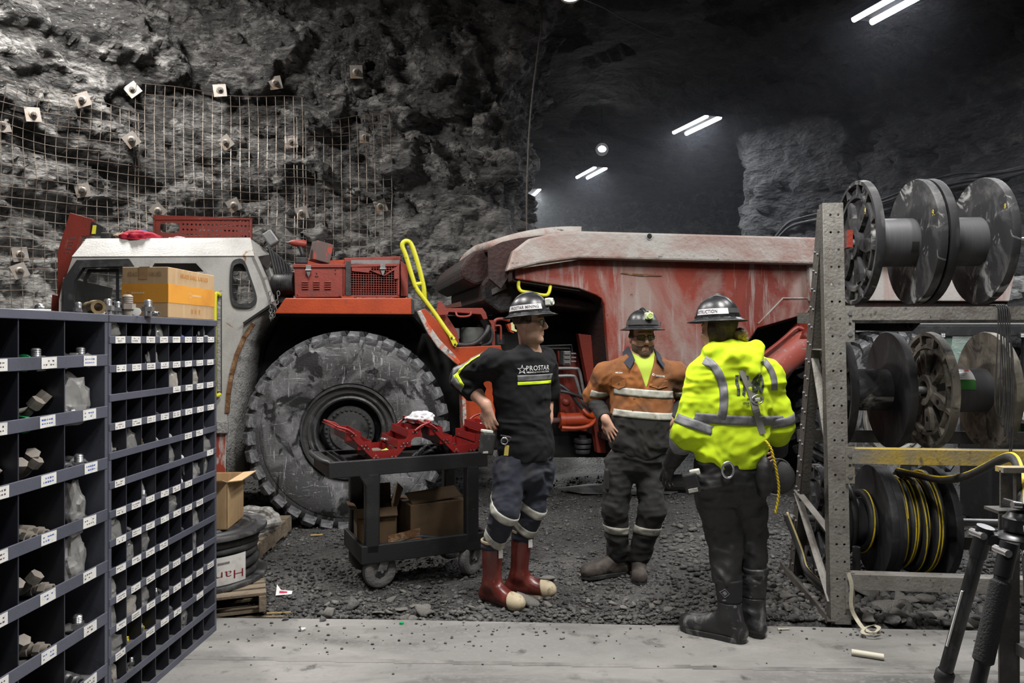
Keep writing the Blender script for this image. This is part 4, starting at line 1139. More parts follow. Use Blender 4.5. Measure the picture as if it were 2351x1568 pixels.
# ================================================================== pigeonhole bin units
SHA = math.atan2(1.0, 0.0485)
SH0 = Vector((-1.671, 4.186, 0))
SHX, SHY = Vector((math.cos(SHA), math.sin(SHA), 0)), Vector((-math.sin(SHA), math.cos(SHA), 0))
def shw(x, y, z): return SH0 + SHX * x + SHY * y + Vector((0, 0, z))
BING = mat('bin_grey', (0.080, 0.085, 0.112), [((0.06, 0.064, 0.084), 3, 0.45, 0.65), ((0.20, 0.19, 0.18), 22, 0.66, 0.78)], rough=0.45, bump=0.05, bscale=80)
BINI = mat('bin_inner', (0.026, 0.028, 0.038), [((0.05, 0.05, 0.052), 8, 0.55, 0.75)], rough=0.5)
PAPER = mat('paper_label', (0.66, 0.65, 0.62), [((0.5, 0.49, 0.46), 30, 0.5, 0.7)], rough=0.7)
INK = mat('ink', (0.08, 0.05, 0.06), rough=0.8)
INKB = mat('ink_blue', (0.05, 0.10, 0.35), rough=0.8)
DUST = mat('bin_floor', (0.16, 0.155, 0.145), [((0.08, 0.08, 0.085), 6, 0.45, 0.65)], rough=0.8)
UH, UD = 1.75, 0.30
def bin_unit(label, x0, x1, cols, rows, lip, labels, lw, lh):
    t = thing('parts_bin_unit', label, 'bin unit', SH0, SHA)
    MB().bb((x0, 0, 0), (x0 + 0.022, UD, UH)).obj('side_panel', BING, t)
    MB().bb((x1 - 0.022, 0, 0), (x1, UD, UH)).obj('side_panel', BING, t)
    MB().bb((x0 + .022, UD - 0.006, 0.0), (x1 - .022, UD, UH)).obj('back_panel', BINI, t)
    tp = MB().bb((x0, -0.004, UH - 0.034), (x1, 0.006, UH)).bb((x0, 0.006, UH - .006), (x1, UD, UH)).obj('top_panel', BING, t, bevel=0.003)
    W = (x1 - x0 - 0.044) / cols
    H = UH / rows
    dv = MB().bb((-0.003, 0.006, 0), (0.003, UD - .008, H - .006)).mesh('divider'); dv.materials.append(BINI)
    for r in range(rows):
        zb = UH - H * (r + 1)
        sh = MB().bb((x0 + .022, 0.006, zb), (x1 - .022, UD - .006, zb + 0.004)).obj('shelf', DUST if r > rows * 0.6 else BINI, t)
        lp = MB().bb((x0 + .004, -0.003, zb), (x1 - .004, 0.004, zb + lip)).obj('shelf_lip', BING, t, bevel=0.002)
        for c in range(1, cols):
            o = bpy.data.objects.new('divider', dv); C.objects.link(o); o.parent = t
            o.location = (x0 + .022 + W * c, 0, zb + 0.004)
        for c in labels(r):
            cx = x0 + .022 + W * (c + 0.5) + (0.0 if cols > 4 else 0.02) + random.uniform(-.006, .006)
            tl = random.uniform(-.03, .03)
            R = Euler((0, tl, 0)).to_matrix()
            lb = MB().box((cx, -0.0042, zb + lip * 0.5), (lw, 0.0012, lh), R).obj('label', PAPER, lp)
            m = MB()
            for k in range(2):
                for q in range(5):
                    xx = cx - lw * .34 + q * lw * .15
                    if random.random() < .25: continue
                    m.box((xx, -0.0051, zb + lip * .5 + lh * (.17 - .34 * k)), (lw * random.uniform(.06, .13), 0.0004, lh * random.uniform(.08, .16)), R)
            if m.v: m.obj('pen_marks', INKB if (cols == 4 and random.random() < .4) else INK, lp)
    return t, (x0, W, H)
LBL = {0: range(8), 1: range(8), 2: (4, 5, 6, 7), 3: range(8), 4: (5, 6), 5: (0, 7), 6: range(6), 7: range(7), 8: (0, 1, 2, 3), 9: range(7), 10: range(8), 11: (0, 2, 3, 4, 6), 12: (), 13: ()}
_, CR = bin_unit('grey steel bin unit with many small labelled pigeonholes', -1.03, 0.0, 8, 14, 0.032, lambda r: LBL[r], 0.075, 0.030)
_, CL = bin_unit('grey steel bin unit with fewer, larger pigeonholes', -2.085, -1.034, 4, 8, 0.048, lambda r: (0, 1, 2, 3), 0.085, 0.042)
def cell(u, c, r, dx=0.0, dy=0.0, dz=0.0):
    x0, W, H = u
    return shw(x0 + .022 + W * (c + .5) + dx, 0.02 + dy, UH - H * (r + 1) + 0.005 + dz)

# ---- fittings: a few kinds, then copies
CHROME = mat('zinc', (0.55, 0.55, 0.56), [((0.35, 0.34, 0.33), 30, 0.5, 0.7)], rough=0.28, metal=0.85)
BRASS = mat('brass_dirty', (0.35, 0.25, 0.12), [((0.16, 0.12, 0.07), 20, 0.45, 0.65)], rough=0.45, metal=0.6)
TAN = mat('dusty_steel', (0.28, 0.25, 0.215), [((0.16, 0.145, 0.125), 15, 0.5, 0.7)], rough=0.7, metal=0.2)
PWHITE = mat('plastic_white', (0.7, 0.7, 0.68), rough=0.4)
PBLUE = mat('plastic_blue', (0.03, 0.10, 0.55), rough=0.4)
PGREEN = mat('plastic_green', (0.02, 0.30, 0.10), rough=0.4)
PYEL = mat('plastic_yellow', (0.75, 0.62, 0.02), rough=0.4)
BAG = mat('clear_bag', (0.72, 0.71, 0.68), rough=0.15, alpha=0.26, spec=0.8)
BAGT = mat('dusty_bag', (0.42, 0.39, 0.35), rough=0.35, alpha=0.8, spec=0.6)
def k_adapter():      # hex body with two threaded ends, standing on z
    b = MB()
    b.tube([(0, 0, 0), (0, 0, .018)], .014, 14)
    b.tube([(0, 0, .018), (0, 0, .034)], .021, 6)
    pr = []
    for i in range(9): pr += [(.0145 if i % 2 else .0128, .034 + i * .0028)]
    b.lathe([(0, .034)] + pr + [(.009, .060), (.009, .03)], n=16)
    return b.mesh('hydraulic_adapter')
def k_cap():
    return MB().lathe([(0, 0), (.016, 0), (.0165, .012), (.021, .013), (.021, .017), (0.013, .018), (0, .018)], n=18).mesh('hose_plug')
def k_elbow():        # swept elbow with a hose ferrule and a hex nut
    b = MB()
    q = spline([(-.07, 0, .02), (-.02, 0, .02), (.02, 0, .03), (.045, 0, .06)], 6)
    b.tube(q, .012, 12)
    b.tube([(-.135, 0, .02), (-.062, 0, .02)], [.022, .023], 16)
    b.tube([(-.065, 0, .02), (-.055, 0, .02)], [.017, .012], 14)
    d = (Vector((.045, 0, .06)) - Vector((.02, 0, .03))).normalized()
    e = Vector((.045, 0, .06))
    b.tube([e - d * .004, e + d * .026], .023, 6)
    return b.mesh('hose_elbow')
def k_nut():
    b = MB()
    b.lathe([(.010, 0), (.010, .02), (.019, .02), (.019, 0), (.010, 0)], n=6)
    return b.mesh('hex_nut')
def k_hose_end():     # straight crimp fitting lying on its side
    b = MB()
    b.tube([(-.05, 0, .022), (.005, 0, .022)], .022, 16)
    b.tube([(.005, 0, .022), (.022, 0, .022)], .015, 12)
    b.tube([(.022, 0, .022), (.042, 0, .022)], .021, 6)
    b.lathe([(.010, .042), (.015, .042), (.015, .060), (.010, .060), (.009, .03)], (0, 0, .022), (1, 0, 0), 14)
    return b.mesh('crimp_fitting')
def k_bag(seed, flat=0.55):
    bm = bmesh.new(); bmesh.ops.create_icosphere(bm, subdivisions=3, radius=1.0)
    V = np.array([v.co[:] for v in bm.verts])
    n = fbm(V * 2.1 + seed * 7.7, 3, seed, 0.6, True) * 0.30 + vnoise(V * 4.5 + seed, seed + 3) * 0.10
    R = 1 + n
    R *= 1 + 0.5 * np.clip(V[:, 2] - .1, 0, 1) * (vnoise(V[:, [0, 1, 1]] * 1.7 + seed, seed + 5) + .3)
    for v, k in zip(bm.verts, R): v.co = Vector((v.co.x * k, v.co.y * k * flat, max(v.co.z * k, -0.75)))
    me = bpy.data.meshes.new('plastic_bag'); bm.to_mesh(me); bm.free()
    return me
KM = {'ad': k_adapter(), 'cap': k_cap(), 'el': k_elbow(), 'nut': k_nut(), 'he': k_hose_end()}
BAGM = [k_bag(s) for s in (1, 2, 3, 4, 5)]
NAMES = {'ad': 'hydraulic_adapter', 'cap': 'hose_plug', 'el': 'hose_elbow', 'nut': 'hex_nut', 'he': 'crimp_fitting', 'bag': 'plastic_bag'}
CAT = {'ad': 'fitting', 'cap': 'cap', 'el': 'fitting', 'nut': 'nut', 'he': 'fitting', 'bag': 'bag'}
_mc = {}
def item(kind, p, m, label, group, s=1.0, rot=(0, 0, 0), bagk=0, sc=None):
    src = BAGM[bagk % 5] if kind == 'bag' else KM[kind]
    key = (kind, bagk % 5 if kind == 'bag' else 0, m.name)
    if key not in _mc:
        me = src.copy(); me.materials.clear(); me.materials.append(m)
        if kind != 'bag': me.shade_smooth(); me.set_sharp_from_angle(angle=math.radians(35))
        _mc[key] = me
    o = bpy.data.objects.new(NAMES[kind], _mc[key]); C.objects.link(o)
    o.location = p; o.rotation_euler = rot
    o.scale = sc if sc else (s, s, s)
    tag(o, label, CAT[kind], group)
    return o
ORD = ['top', 'second', 'third', 'fourth', 'fifth', 'sixth', 'seventh', 'eighth', 'ninth', 'tenth', 'eleventh', 'twelfth', 'thirteenth', 'bottom']
def zl(kind):
    return 0
rg = random.Random(11)
def fill(u, uname, c, r, what, n=1):
    """what: list of (kind, material, descriptive words)"""
    x0, W, H = u
    for i, (kind, m, words) in enumerate(what):
        lab = '%s in the %s row of the %s-hole bin unit' % (words, ORD[r], uname)
        grp = '%s in the %s-hole bin unit, %s row' % (kind_word[kind], uname, ORD[r])
        k = 1.0 if uname == 'small' else 1.55
        a = rg.uniform(-.6, .6)
        dx = (i - (len(what) - 1) / 2) * min(0.05, W * .8 / max(1, len(what))) + rg.uniform(-.008, .008) + W * .08
        if kind == 'bag':
            s = min(W, H) * (0.42 if uname == 'small' else 0.36)
            item('bag', cell(u, c, r, dx, 0.035, s * .74), m, lab, grp, rot=(rg.uniform(-.2, .2), rg.uniform(-.2, .2), SHA + a), bagk=rg.randrange(5), sc=(s * rg.uniform(.9, 1.15), s * .9, s * rg.uniform(.95, 1.35)))
        elif kind == 'el':
            item('el', cell(u, c, r, dx, 0.10, 0.004 + .022 * (i // 2)), m, lab, grp, s=k * .75, rot=(rg.uniform(-.2, .2), 0, SHA - PI / 2 + a))
        elif kind == 'he':
            item('he', cell(u, c, r, dx, 0.07, 0.002), m, lab, grp, s=k * .8, rot=(0, 0, SHA - PI / 2 + a))
        elif kind == 'ad':
            if rg.random() < .5: item('ad', cell(u, c, r, dx, 0.03, 0.0), m, lab, grp, s=k * .8, rot=(0, 0, a))
            else: item('ad', cell(u, c, r, dx, 0.07, 0.018 * k), m, lab, grp, s=k * .8, rot=(PI / 2, 0, SHA - PI / 2 + a))
        else:
            item(kind, cell(u, c, r, dx, 0.025, 0.018 if kind == 'cap' else 0.016), m, lab, grp, s=k, rot=(PI / 2 + rg.uniform(-.3, .3), 0, SHA - PI / 2 + a))
kind_word = {'ad': 'adapters', 'cap': 'caps', 'el': 'hose elbows', 'nut': 'nuts', 'he': 'crimp fittings', 'bag': 'bags'}
Bc, Bt = ('bag', BAG, 'crumpled clear plastic bag'), ('bag', BAGT, 'dusty brown plastic bag')
Ad, He, Nu, Cw = ('ad', CHROME, 'bright zinc hydraulic adapter'), ('he', CHROME, 'bright zinc crimp fitting'), ('nut', CHROME, 'bright hex nut'), ('cap', PWHITE, 'white plastic cap')
Cb, Cg = ('cap', PBLUE, 'blue plastic cap'), ('cap', PGREEN, 'green plastic cap')
Et, Ht = ('el', TAN, 'dusty tan hose elbow'), ('he', TAN, 'dusty tan crimp fitting')
Ay = ('he', PYEL, 'yellow wrapped fitting')
for c, r, wh in [(0, 0, [Bc]), (3, 0, [Bc, Bc]), (5, 0, [Cb, Cb]), (6, 0, [Cb]), (7, 0, [Bc, Cw]), (3, 1, [Bc, He]), (4, 2, [Bt]), (6, 2, [Bt]), (1, 3 - 1, [Nu]), (2, 3, [Nu, Ad, Ad]), (3, 3, [Nu]), (5, 3, [Nu, Ad]),
                 (0, 4, [Bc, He]), (1, 4, [Bc]), (2, 4, [('ad', BRASS, 'dull brass adapter')]), (3, 4, [Cw]), (4, 4, [Cw]), (7, 4, [Nu]), (4, 5, [Bc]), (5, 5, [Cw, Cw]), (7, 5, [Bc]), (2, 6, [Bc, Ad]), (5, 6, [Cw]), (6, 6, [Bc, Bc]), (7, 6, [Bc]),
                 (0, 7, [Bc]), (1, 7, [Nu]), (4, 7, [Bc]), (1, 8, [Bc]), (2, 8, [Bc]), (4, 8, [He]), (5, 8, [Nu]), (6, 8, [Bc]), (0, 9, [Bc]), (6, 9, [Bc]), (7, 9, [Ad]), (5, 9, [Nu]), (0, 10, [Bc]), (1, 10, [Bt]), (2, 10, [Bc]), (3, 10, [Ad, Ad, Nu]),
                 (2, 11, [He, Ad, Ay]), (3, 11, [He, Ad]), (4, 11, [Ad, Nu]), (1, 11, [Ay]), (0, 11, [Bc]), (0, 12, [Bt]), (1, 12, [Ad, He, Ad]), (5, 12, [Ad, Bc])]:
    fill(CR, 'small', c, r, wh)
for c, r, wh in [(2, 0, [Cg, Ad, Nu]), (3, 0, [Nu, He, Ad, Nu]), (2, 1, [Cg, Et, Et]), (3, 1, [Bc, Ad]), (1, 1, [Ad]), (2, 2, [Et, Et, ('el', TAN, 'dusty tan hose elbow')]), (3, 2, [He, Ad, He]), (1, 2, [Ht, Et]), (2, 3, [Ht, Ht]), (3, 3, [Bc, He]),
                 (2, 4, [Et, Et, Ht]), (3, 4, [Bc, He]), (1, 4, [He, Ad]), (2, 5, [Et, Ht]), (3, 5, [Ad]), (3, 6, [He]), (1, 5, [He]), (2, 6, [Et])]:
    fill(CL, 'large', c, r, wh)
# ---- things standing on top of the units
def top_item(kind, px, Yd, m, label, s, rot=(0, 0, 0), dz=0.0):
    x = -(4.186 - Yd)
    p = shw(x, 0.06, UH + dz)
    # slide along the depth of the top so that it lines up where it stands
    return item(kind, Vector(((px - CX) * Yd / F, Yd, UH + dz)), m, label, None, s=s, rot=rot)
top_item('ad', 180, 3.32, CHROME, 'bright zinc adapter on the bin units left of the brass pipe stub', 1.0)
b = MB(); o_ = Vector(((215 - CX) * 3.20 / F, 3.20, UH + .031))
b.lathe([(.018, -.05), (.031, -.05), (.031, .0), (.028, .004), (.026, .06), (.018, .06), (.018, -.05)], (0, 0, 0), (-0.75, 0.62, 0), 22)
ps = b.obj('brass_pipe_stub', BRASS, smooth=35); ps.location = o_; tag(ps, 'wide dull brass pipe stub lying on the bin units', 'fitting')
top_item('ad', 248, 3.27, CHROME, 'bright zinc adapter on the bin units right of the brass pipe stub', 1.2)
top_item('ad', 270, 3.33, CHROME, 'narrow zinc adapter on the bin units before the carton', 1.05)
top_item('ad', 293, 3.36, TAN, 'wide dull steel adapter on the bin units before the carton', 1.6)
top_item('cap', 315, 3.38, PWHITE, 'white plastic cap on top of the bin units', 0.9, (PI / 2, 0, .3), .018)
top_item('ad', 340, 3.45, CHROME, 'zinc adapter on the bin units beside the carton corner', 1.3)
top_item('he', 352, 3.47, CHROME, 'crimp fitting lying on the bin units beside the carton', 0.6, (0, 0, -.4))
top_item('cap', 234, 3.22, PWHITE, 'flat white cap on the bin units by the brass stub', 0.7, (0, 0, .3))
sb = MB().ell((0, 0, 0), .019, 16, 12).obj('steel_ball', CHROME, smooth=True); sb.location = Vector(((91 - CX) * 2.98 / F, 2.98, UH + .019)); tag(sb, 'shiny steel ball on the large-hole bin unit', 'ball')
st_ = MB().tube([(-.10, 0, .006), (.08, 0, .006)], .006, 8).obj('white_rod', PWHITE); st_.location = Vector(((62 - CX) * 2.9 / F, 2.9, UH)); st_.rotation_euler = (0, 0, .5); tag(st_, 'short white plastic rod on the large-hole bin unit', 'rod')

# ---- carton of valves on the unit
KRAFT = mat('cardboard', (0.42, 0.28, 0.145), [((0.30, 0.19, 0.095), 3, 0.5, 0.7), ((0.47, 0.33, 0.19), (30, 30, 2), 0.5, 0.7)], rough=0.85)
KRAFT_SHADED = mat('cardboard_shaded', (0.11, 0.068, 0.032), [((0.055, 0.035, 0.02), 4, 0.48, 0.68)], rough=0.85)  # cardboard with the shade under the cart top put into its colour
PRINT = mat('orange_print', (0.62, 0.27, 0.025), [((0.50, 0.20, 0.02), 4, 0.5, 0.7)], rough=0.75)
TAPE = mat('packing_tape', (0.36, 0.22, 0.11), rough=0.3)
L_, D_, Hc = 0.51, 0.235, 0.252
cart_o = shw(-0.51, 0.012, UH + 0.001)
vc = thing('valve_carton', 'brown carton with orange band lettered BRASS BALL VALVES on the bin units', 'carton', cart_o, SHA)
MB().bb((0, 0, 0), (L_, D_, Hc)).obj('carton_body', KRAFT, vc, bevel=0.003)
bd = MB().bb((-.0012, -.0012, .075), (L_ + .0012, D_ + .0012, .168)).obj('orange_band', PRINT, vc)
PR2 = mat('orange_ink', (0.55, 0.22, 0.03), rough=0.8)
PRB = mat('brown_ink', (0.30, 0.18, 0.08), rough=0.8)
PRL = mat('pale_ink', (0.60, 0.42, 0.22), rough=0.8)
def ctext(s, m, org, right, size, **kw):
    me = place2d(text_mesh(s, size, 1.0, 0.0, 0.0002), org, right, (0, 0, 1), center=True, off=.0016, **kw)
    return link('lettering', me, m, vc)
ctext('BRASS BALL VALVES', PR2, (L_ * .54, 0, .218), (1, 0, 0), .03, width=.30, height=.024)
ctext('BRASS BALL VALVES', PRB, (0, D_ * .5, .218), (0, -1, 0), .03, width=.17, height=.022)
def ring2(cx, cz, r0, r1, face):
    b = MB(); n = 24
    for k in range(n):
        a0, a1 = 2 * PI * k / n, 2 * PI * (k + 1) / n
        q = [(r0, a0), (r1, a0), (r1, a1), (r0, a1)]
        if face == 'long': b.add([(cx + r * math.cos(a), -.0018, cz + r * math.sin(a)) for r, a in q], [(0, 1, 2, 3)])
        else: b.add([(-.0018, cx + r * math.cos(a), cz + r * math.sin(a)) for r, a in q], [(0, 1, 2, 3)])
    return b.obj('logo_ring', PRL, vc)
ring2(L_ * .44, .122, .012, .015, 'long'); ring2(D_ * .88, .122, .010, .0125, 'short')
lb = MB()
for k in range(6): lb.bb((L_ * .44 + .024 + k * .016, -.0018, .117), (L_ * .44 + .036 + k * .016, -.0013, .128))
lb.obj('logo_letters', PRL, vc)
lb = MB()
for k in range(5): lb.bb((-.0018, D_ * .80 - k * .014 - .011, .118), (-.0013, D_ * .80 - k * .014, .127))
lb.obj('logo_letters', PRL, vc)
for k in range(3):
    x = L_ * .46 + k * .042
    MB().bb((x, -.0015, .028), (x + .022, -.001, .030)).bb((x + .002, -.0015, .032), (x + .006, -.001, .05)).bb((x + .014, -.0015, .032), (x + .018, -.001, .05)).bb((x + .002, -.0015, .048), (x + .018, -.001, .051)).obj('handling_mark', PR2, vc)
MB().bb((-.0016, D_ * .42, .0), (L_ + .0016, D_ * .42 + .05, .03)).obj('tape', TAPE, vc)
MB().bb((-.0016, D_ * .44, .19), (-.0010, D_ * .44 + .045, Hc)).obj('tape', TAPE, vc)
MB().bb((-.002, D_ * .40, Hc), (L_ + .002, D_ * .40 + .05, Hc + .001)).obj('tape', TAPE, vc)

# ================================================================== pallets, flat reel, open cartons
WOOD = mat('pallet_wood', (0.21, 0.165, 0.115), [((0.13, 0.10, 0.07), (3, 22, 22), 0.45, 0.65), ((0.10, 0.075, 0.05), 7, 0.6, 0.72)], rough=0.85, bump=0.3, bscale=40)
def pallet(label, loc, rz, L, Wd, H=0.125):
    t = thing('wooden_pallet', label, 'pallet', loc, rz)
    n = 6
    for k in range(n):
        y = Wd * (k + .5) / n
        MB().bb((-L / 2, y - Wd * .062, H - .018), (L / 2 + random.uniform(-.01, .01), y + Wd * .062, H)).obj('deck_board', WOOD, t, bevel=0.002)
    for x in (-L / 2, -.02, L / 2 - .04):
        MB().bb((x, 0.0, .018), (x + .04, Wd, H - .018)).obj('stringer', WOOD, t, bevel=0.002)
    for k in range(3):
        y = Wd * (k + .5) / 3
        MB().bb((-L / 2, y - .05, 0.0), (L / 2, y + .05, .018)).obj('bottom_board', WOOD, t, bevel=0.002)
    return t
pallet('wooden pallet under the flat hose reel by the bin units', (-1.965, 4.235, 0.0), math.radians(20), 1.06, 0.62, 0.13)
pallet('wooden pallet carrying the wrapped coil before the front truck tyre', (-2.40, 5.35, 0.0), math.radians(1), 1.06, 0.98, 0.14)
REELB = mat('reel_black', (0.030, 0.030, 0.032), [((0.12, 0.12, 0.12), 5, 0.52, 0.68, 1.0), ((0.22, 0.21, 0.20), (12, 12, 12), 0.62, 0.74, 1.0)], rough=0.5, bump=0.08, bscale=60)
fr = thing('flat_hose_reel', 'black hose reel lying flat on a pallet with a white label', 'hose reel', (-1.985, 4.72, 0.131))
def flange(o, h, par, R=.40):
    b = MB().lathe([(.06, h), (R, h), (R + .004, h + .012), (R, h + .026), (.06, h + .026)], (0, 0, 0), (0, 0, 1), 48).obj('flange', REELB, par, smooth=35)
    for (r0) in (.14, .22, .30):
        MB().lathe([(r0, h + .026), (r0 + .008, h + .038), (r0 + .03, h + .038), (r0 + .038, h + .026)], (0, 0, 0), (0, 0, 1), 48).obj('flange_rib', REELB, b, smooth=35)
flange(0, 0.0, fr); flange(0, .30, fr)
MB().tube([(0, 0, .02), (0, 0, .30)], .24, 32).obj('drum', REELB, fr, smooth=40)
for k in range(5):
    R_ = .325 + .008 * math.sin(k * 2.1)
    MB().tube([(R_ * math.cos(a), R_ * math.sin(a), .050 + k * .054 + .01 * math.sin(a + k)) for a in [2 * PI * i / 40 for i in range(40)]], .027, 10, closed=True).obj('hose_turn', RUBB, fr, smooth=True)
lbp = MB().lathe([(.362, .03), (.362, .20)], (0, 0, 0), (0, 0, 1), 20, a0=math.radians(-185), a1=math.radians(-112)).obj('label_wrap', mat('label_white', (0.62, 0.61, 0.58), [((0.45, 0.43, 0.40), 9, 0.5, 0.7)], rough=0.35), fr, smooth=True)
tm = text_mesh('Hann', .075, 1.0, -0.001, 0.0002)
xs_ = [v.co.x for v in tm.vertices]; mxx = max(xs_)
for v in tm.vertices:
    a = math.radians(-24) - (v.co.x / mxx) * math.radians(40); r = .3645
    v.co = Vector((r * math.cos(a), r * math.sin(a), .115 - v.co.y + .3 * (a + .9) * -.08))
link('script_lettering', tm, mat('ink_red', (0.35, 0.03, 0.05), rough=0.6), fr)
bc = MB()
for k in range(9): 
    a = math.radians(-52 + k * 1.3); bc.obox((.3648 * math.cos(a), .3648 * math.sin(a), .155), (-.004 * math.sin(a), .004 * math.cos(a), 0), (0.0005, 0, 0), (0, 0, .014))
bc.obj('stock_number', INK, fr)
# open carton on the reel
def open_carton(name, label, loc, rz, L, W_, H, m, flaps, inner=None, tint=None):
    t = thing(name, label, 'carton', loc, rz)
    th = .005
    b = MB()
    b.bb((0, 0, 0), (L, W_, th)); b.bb((0, 0, 0), (L, th, H)); b.bb((0, W_ - th, 0), (L, W_, H)); b.bb((0, 0, 0), (th, W_, H)); b.bb((L - th, 0, 0), (L, W_, H))
    b.obj('carton_body', m, t)
    for (side, ang, ln) in flaps:
        ca, sa = math.cos(math.radians(ang)) * ln, math.sin(math.radians(ang)) * ln
        if side == 'x1': MB().obox((L, 0, H), (ca, 0, sa), (0, W_, 0), (0, 0, th)).obj('flap', m, t)
        if side == 'x0': MB().obox((0, 0, H), (-ca, 0, sa), (0, W_, 0), (0, 0, th)).obj('flap', m, t)
        if side == 'y0': MB().obox((0, 0, H), (0, -ca, sa), (L, 0, 0), (0, 0, th)).obj('flap', m, t)
        if side == 'y1': MB().obox((0, W_, H), (0, ca, sa), (L, 0, 0), (0, 0, th)).obj('flap', m, t)
    return t
open_carton('open_carton', 'open brown carton with raised flaps standing on the flat reel', (-2.13, 4.53, .471), math.radians(4), .38, .34, .29, KRAFT, [('x1', 6, .085), ('y0', 16, .10), ('x0', -20, .12), ('y1', -60, .10)])
# wrapped coil on the far pallet
WRAP = mat('shrink_wrap', (0.50, 0.49, 0.46), [((0.2, 0.19, 0.18), 14, 0.45, 0.62)], rough=0.25, alpha=0.75, spec=0.8, bump=0.6, bscale=30)
co = thing('wrapped_coil', 'coil wrapped in clear plastic with loose ties on the far pallet', 'coil', (-2.16, 5.78, .142))
for k in range(3):
    MB().tube([((.27 + .02 * k) * math.cos(a) + .012 * math.sin(5 * a + k), (.27 + .02 * k) * math.sin(a), .03 + .028 * k + .012 * math.sin(3 * a + 2 * k)) for a in [2 * PI * i / 44 for i in range(44)]], [.034 + .008 * math.sin(i * 1.7 + k) for i in range(44)], 9, closed=True).obj('coil_turn', WRAP, co)
for k in range(4):
    a = 2.2 + k * .9
    MB().tube(spline([(.2 * math.cos(a), .2 * math.sin(a), .05), (.24 * math.cos(a), .24 * math.sin(a), .16), (.32 * math.cos(a + .3), .32 * math.sin(a + .3), .13), (.34 * math.cos(a + .4), .34 * math.sin(a + .4), .03)], 6), .004, 5).obj('plastic_tie', PWHITE, co)

# ================================================================== tool cart
CA = math.radians(25)
CO = Vector((-1.165, 4.70, 0))
PLB = mat('cart_plastic', (0.012, 0.0125, 0.0135), [((0.03, 0.03, 0.03), 5, 0.52, 0.72), ((0.20, 0.20, 0.20), (20, 20, 40), 0.68, 0.76)], rough=0.5, bump=0.1, bscale=60)
ct = thing('utility_cart', 'black plastic two-tray utility cart loaded with red tool boxes', 'cart', CO, CA)
CL_, CW_ = 1.10, 0.52
ZT, ZB = .86, .30
X0 = .21                      # tray proper starts behind the moulded handle end
def tray(name, z, h, x0, lip=.03):
    b = MB()
    b.bb((x0, 0, z - h), (CL_, .03, z)); b.bb((x0, CW_ - .03, z - h), (CL_, CW_, z)); b.bb((x0, .03, z - h), (x0 + .03, CW_ - .03, z)); b.bb((CL_ - .03, .03, z - h), (CL_, CW_ - .03, z))
    b.bb((x0 + .03, .03, z - lip - .02), (CL_ - .03, CW_ - .03, z - lip))
    return b.obj(name, PLB, ct, bevel=.006)
tray('upper_tray', ZT, .105, .0, .03)
tray('lower_tray', ZB, .12, X0, .095)
for x in (.03, .08, .12):
    MB().bb((x, .03, ZT - .03), (x + .012, CW_ - .03, ZT - .004)).obj('tray_divider', PLB, ct)
MB().tube(spline([(.012, .02, ZT - .01), (-.02, .10, ZT - .005), (-.03, .30, ZT), (-.02, .50, ZT - .005), (.012, .58, ZT - .01)], 6), .019, 10).obj('push_handle', PLB, ct, smooth=True)
for (x, y) in ((X0 + .03, .0), (X0 + .03, CW_ - .07), (CL_ - .16, 0.0), (CL_ - .16, CW_ - .07)):
    b = MB(); b.bb((x, y, ZB - .06), (x + .095, y + .07, ZT - .09)); b.obj('corner_post', PLB, ct, bevel=.012)
b = MB(); b.prism([(X0 - .01, ZT - .10), (X0 + .05, ZT - .10), (X0 + .05, ZT - .20), (X0 + .03, ZT - .16)], fn, .0, .06).obj('post_gusset', PLB, ct)
RUBG = mat('tyre_grey', (0.15, 0.145, 0.14), [((0.08, 0.08, 0.08), 8, 0.5, 0.7)], rough=0.85, bump=0.4, bscale=70)
for (x, y, a) in ((X0 + .12, .06, 8), (X0 + .12, CW_ - .06, -20), (CL_ - .12, .06, 30), (CL_ - .12, CW_ - .06, 5)):
    w = MB().lathe([(.045, -.022), (.060, -.028), (.085, -.030), (.098, -.022), (.104, 0), (.098, .022), (.085, .030), (.060, .028), (.045, .022)], (0, 0, 0), (0, 1, 0), 32).obj('caster_tyre', RUBG, ct, smooth=40)
    w.location = (x + .015, y, .116); w.scale = (1.12, 1.12, 1.12); w.rotation_euler = (0, 0, math.radians(a))
    MB().lathe([(0, -.030), (.018, -.030), (.020, -.016), (.046, -.012), (.05, -.02), (.05, .02), (.046, .012), (.02, .016), (.018, .03), (0, .03)], (0, 0, 0), (0, 1, 0), 24).obj('caster_hub', GREYM, w, smooth=35)
    for s in (-1, 1):
        MB().add([(-.03, s * .036, .005), (.03, s * .036, .005), (.055, s * .036, .105), (-.02 + .03, s * .036, .105), (-.03, s * .041, .005), (.03, s * .041, .005), (.055, s * .041, .105), (.01, s * .041, .105)],
                 [(0, 1, 2, 3), (7, 6, 5, 4), (0, 4, 5, 1), (1, 5, 6, 2), (2, 6, 7, 3), (3, 7, 4, 0)]).obj('caster_fork', GREYM, w)
    MB().bb((-.02, -.045, .100), (.075, .045, .108)).obj('caster_plate', GREYM, w)
    MB().tube([(0, -.045, 0), (0, .045, 0)], .009, 8).obj('caster_axle', STEEL, w)

